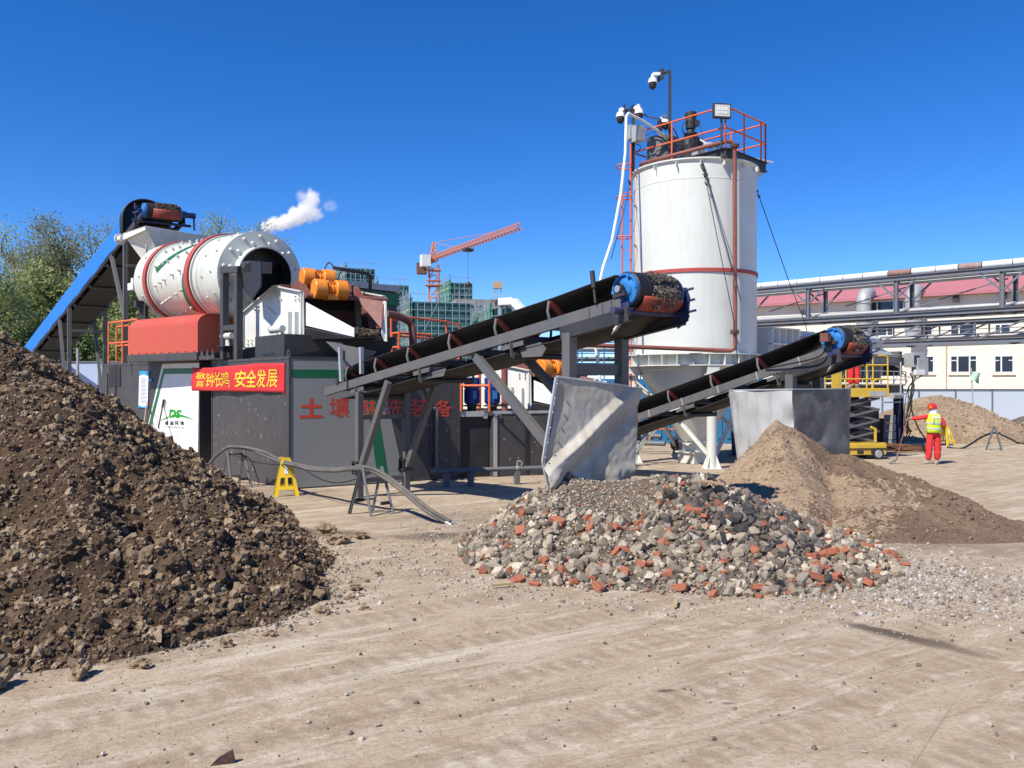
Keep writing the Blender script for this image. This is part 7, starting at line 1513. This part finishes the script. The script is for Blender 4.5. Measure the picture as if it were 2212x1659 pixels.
c0_ = gd(P(937, 829, 140), 0); zj = H+(CY-563)/F*140; jr = V3((c0_.x, c0_.y, zj)); je = V3(((1124-CX)/F*112, 112, zj+.2)); cj = (jr-je).normalized(); ap = V3((c0_.x, c0_.y, H+(CY-524)/F*140))
m = MB(); lattice(m, c0_, jr-Z*.6, 1.6, 12, .17); m.build('mast', M['crane'], tc)
m = MB(); lattice(m, jr, ap, 1.2, 4, .18, False, .3); m.build('apex_tower', M['crane'], tc)
m = MB(); lattice(m, jr+Z*.2, je, 1.0, 30, .10, True); m.build('jib', M['crane'], tc)
ce = jr+cj*6.5; m = MB(); m.beam(jr, ce, 1.0, .35); m.beam(jr+Z*.8, ce+Z*.8, .1, .1); m.build('counter_jib', M['crane'], tc); m = MB(); m.box(ce-cj*.8-Z*.6, 1.6, 1.6, 1.9, 0); m.build('counterweight', M['rust'], tc)
m = MB(); m.box(jr+V3((-1.3, -1.2, -.2)), 1.5, 1.5, 1.9, 20); m.build('cab', M['pvc'], tc)
m = MB()
for t in (.28, .72): m.tube(ap, jr.lerp(je, t)+Z*.9, .045, 4)
m.tube(ap, ce, .045, 4); m.build('tie_bar', M['crane'], tc)
m = MB(); m.box(jr-Z*1.6, 2.2, 2.2, .25, 0); m.box(jr-Z*4.2, 2.7, 2.4, .12, 0); m.box(jr-Z*3.4, 2.2, 2.0, .10, 0); m.build('slewing_ring', M['crane'], tc)
hk = jr.lerp(je, .45); m = MB(); m.box(hk-Z*.35, 1.4, 1.2, .4, 30); m.tube(hk, gd(hk, hk.z-5.6), .03, 4); m.tube(gd(hk, hk.z-5.6), gd(hk, hk.z-8.4), .02, 4); m.sphere(gd(hk, hk.z-5.6), .45, 8); m.build('hook_line', M['darksteel'], tc)
m = MB(); m.obox(gd(hk, hk.z-8.6)-V3((1.1, 0, 0)), V3((2.2, 0, 0)), V3((0, .8, 0)), Z*.5); m.build('load', M['concrete'], tc)
# ------------------------------------------------------------ steam plume far behind
sm = P(635, 455, 200); m = MB(); e = 200/F; m.box(sm, 230*e, 9, 150*e, 0); smo = m.build('steam_plume', None or M['pvc'], loc=sm)
mt = bpy.data.materials.new('steam'); mt.use_nodes = True; nt = mt.node_tree; nt.nodes.remove(nt.nodes['Principled BSDF']); pv_ = nt.nodes.new('ShaderNodeVolumePrincipled'); nt.links.new(pv_.outputs[0], nt.nodes['Material Output'].inputs['Volume'])
oc = coord(nt); nz_ = nt.nodes.new('ShaderNodeTexNoise'); nz_.inputs['Scale'].default_value = .55; nz_.inputs['Detail'].default_value = 5; nz_.inputs['Roughness'].default_value = .62; nt.links.new(oc, nz_.inputs['Vector'])
sb = nt.nodes.new('ShaderNodeVectorMath'); sb.operation = 'SUBTRACT'; sb.inputs[1].default_value = (.5, .5, .5); nt.links.new(nz_.outputs['Color'], sb.inputs[0]); scl = nt.nodes.new('ShaderNodeVectorMath'); scl.operation = 'SCALE'; scl.inputs['Scale'].default_value = 4.2; nt.links.new(sb.outputs[0], scl.inputs[0]); adv = nt.nodes.new('ShaderNodeVectorMath'); nt.links.new(oc, adv.inputs[0]); nt.links.new(scl.outputs[0], adv.inputs[1])
prev = None
for (x, y, rx, ry, k) in ((578, 490, 14, 12, 1.6), (598, 484, 20, 15, 1.6), (622, 476, 20, 17, 1.4), (644, 466, 21, 20, 1.3), (664, 455, 21, 24, 1.1), (675, 432, 17, 22, .9), (684, 462, 14, 14, .6), (655, 425, 16, 14, .25), (712, 445, 18, 12, .10)):
    mp = nt.nodes.new('ShaderNodeMapping'); mp.vector_type = 'TEXTURE'; c = P(x, y, 200)-V3((WL[smo.name])); mp.inputs['Location'].default_value = c; mp.inputs['Scale'].default_value = (rx*e*1.15, rx*e*1.1, ry*e*1.15); nt.links.new(adv.outputs[0], mp.inputs[0])
    ln = nt.nodes.new('ShaderNodeVectorMath'); ln.operation = 'LENGTH'; nt.links.new(mp.outputs[0], ln.inputs[0]); mr = nt.nodes.new('ShaderNodeMapRange'); mr.inputs['From Min'].default_value = 1.0; mr.inputs['From Max'].default_value = .45; mr.inputs['To Min'].default_value = 0; mr.inputs['To Max'].default_value = k; nt.links.new(ln.outputs['Value'], mr.inputs[0])
    if prev is None: prev = mr.outputs[0]
    else: mx = nt.nodes.new('ShaderNodeMath'); mx.operation = 'MAXIMUM'; nt.links.new(prev, mx.inputs[0]); nt.links.new(mr.outputs[0], mx.inputs[1]); prev = mx.outputs[0]
nt.links.new(prev, pv_.inputs['Density']); pv_.inputs['Color'].default_value = (.99, .99, 1, 1); pv_.inputs['Anisotropy'].default_value = .0; smo.data.materials[0] = mt; sc.cycles.volume_bounces = 6; sc.cycles.volume_step_rate = 1.0
tag(smo, 'white steam plume drifting up to the right far behind the drum', 'steam')
# ------------------------------------------------------------ trees
def leafmat(name, stops):
    m, nt, b = nmat(name); rr_ = ramp(nt, stops, islands(nt)); nt.links.new(rr_.outputs[0], b.inputs['Base Color']); b.inputs['Roughness'].default_value = .6; tr = nt.nodes.new('ShaderNodeBsdfTranslucent'); nt.links.new(rr_.outputs[0], tr.inputs[0]); ms = nt.nodes.new('ShaderNodeMixShader'); ms.inputs[0].default_value = .5; nt.links.new(b.outputs[0], ms.inputs[1]); nt.links.new(tr.outputs[0], ms.inputs[2]); nt.links.new(ms.outputs[0], nt.nodes['Material Output'].inputs[0]); return m
M['leaf1'] = leafmat('leaf_olive', [(0, (.15, .17, .075)), (.5, (.26, .28, .125)), (1, (.37, .38, .20))]); M['leaf2'] = leafmat('leaf_green', [(0, (.18, .22, .075)), (.5, (.32, .38, .135)), (1, (.46, .50, .22))])
def tree(label, x, y, h, sp, nleaf, mat, seed, low=.25, ls=.15, group='trees behind the feed conveyor', cat='tree', name='tree'):
    rr = random.Random(seed); t = thing(name, label, cat, (x, y, 0), group); m = MB(); tips = []
    def br(p, d_, ln, rad, lv):
        pts = [p]; q = p; dd = d_.copy(); n_ = 4
        for k in range(n_): dd = (dd+V3((rr.gauss(0, .16), rr.gauss(0, .16), rr.gauss(.05, .08)))).normalized(); q = q+dd*ln/n_; pts.append(q)
        m.path(pts, [rad*(1-.14*k) for k in range(n_+1)], 5 if lv else 7)
        if lv >= 2: tips.extend([(pp, .3+ln*.22) for pp in pts[1:]])
        if lv < 3:
            for k in range(rr.randint(3, 4) if lv else rr.randint(5, 7)):
                tt = rr.uniform(.3, 1.0); i = min(n_-1, int(tt*n_)); pp = pts[i].lerp(pts[i+1], tt*n_-i); a = rr.uniform(0, 2*PI); sd = V3((math.cos(a), math.sin(a), 0)); nd = (dd*.75+sd*(.75 if lv else .7)*sp+Z*.25).normalized(); br(pp, nd, ln*rr.uniform(.42, .62), rad*.5, lv+1)
    b0_ = V3((x, y, 0)); br(b0_, V3((rr.gauss(0, .07), rr.gauss(0, .07), 1)).normalized(), h*.62, h*.013+.02, 0)
    zm = max(p.z for p, _ in tips); fz = h/zm; m.v = [(b0_.x+(v[0]-b0_.x), b0_.y+(v[1]-b0_.y), v[2]*fz) for v in m.v]; m.build('trunk', M['trunk'], t)
    g_ = np.random.default_rng(seed); tp = np.array([(p.x, p.y, p.z*fz, s_) for p, s_ in tips]); w_ = g_.random(len(tp))**1.3+.05; tp = tp[g_.choice(len(tp), nleaf, p=w_/w_.sum())]
    c = tp[:, :3]+g_.normal(size=(nleaf, 3))*tp[:, 3:4]*.62; c[:, 2] -= np.abs(g_.normal(size=nleaf))*.15; keep = c[:, 2] > h*low; c = c[keep]; n_ = len(c)
    R_ = rmat(g_, n_); s_ = g_.uniform(.6, 1.25, n_)*ls; qv = np.array([(-.5, -.28, 0), (.5, -.28, .06), (.5, .28, 0), (-.5, .28, .06)]); v = np.einsum('nij,kj->nki', R_*s_[:, None, None], qv)+c[:, None, :]
    np_mesh('crown', v.reshape(-1, 3), np.arange(n_*4).reshape(n_, 4), M[mat], parent=t, smooth=False)
for i, (px, d, yt, sp, nl, mt, lb) in enumerate((
    (-20, 46, 468, 1.0, 5000, 'leaf2', 'leafy tree cut by the left picture edge, nearest the frame corner'), (38, 54, 492, .8, 3000, 'leaf1', 'slim wispy tree second from the left edge'), (84, 57, 478, .8, 3000, 'leaf1', 'airy upright tree third from the left edge'),
    (130, 55, 474, .9, 3600, 'leaf1', 'airy tree with bare twigs left of the blue conveyor middle'), (172, 56, 470, 1.0, 4600, 'leaf1', 'tallest airy tree just left of the blue cover'), (232, 58, 477, .9, 4200, 'leaf1', 'tree partly hidden behind the blue conveyor cover'),
    (285, 60, 560, 1.0, 6000, 'leaf2', 'tree behind the legs of the feed conveyor'), (432, 70, 490, 1.0, 5500, 'leaf2', 'tree crown showing left above the drum behind the hopper'), (476, 70, 483, 1.0, 5500, 'leaf2', 'tree crown peeking over the middle of the drum'), (525, 72, 493, 1.0, 4500, 'leaf2', 'tree crown just visible right above the drum'),
    (20, 49, 590, 1.0, 4800, 'leaf2', 'lower bushy tree at the left edge before the slim trees'), (75, 50, 580, 1.1, 4800, 'leaf2', 'lower bushy tree below the airy upright trees'), (130, 50, 600, 1.1, 4800, 'leaf2', 'lower bushy tree touching the blue cover foot'), (190, 52, 640, 1.1, 4800, 'leaf2', 'lower bushy tree behind the blue cover middle'), (245, 52, 640, 1.1, 4800, 'leaf2', 'lower bushy tree seen under the feed conveyor'), (310, 52, 660, 1.1, 8000, 'leaf2', 'lower bushy tree seen beside the orange handrail'))):
    c = P(px, 829, d); tree(lb, c.x, d, H+(CY-yt)/F*d, sp, int(nl*1.6), mt, 40+i, .12 if yt > 550 else .3, .17 if yt > 550 else .115)
for i, (px, d, yt) in enumerate(((-10, 48.5, 690), (45, 48.5, 680), (100, 48.5, 690), (160, 48.2, 700), (215, 48, 700), (262, 48, 705))):
    c = P(px, 829, d); tree('dark green shrub %s, under the left trees behind the fence' % ('at the left picture edge', 'second from the left edge', 'third from the left edge', 'left of the first conveyor leg', 'between the conveyor legs', 'nearest the orange handrail')[i], c.x, d, H+(CY-yt)/F*d, 1.5, 7000, 'leaf2', 90+i, .0, .2, 'shrubs under the left trees', 'shrub', 'shrub')
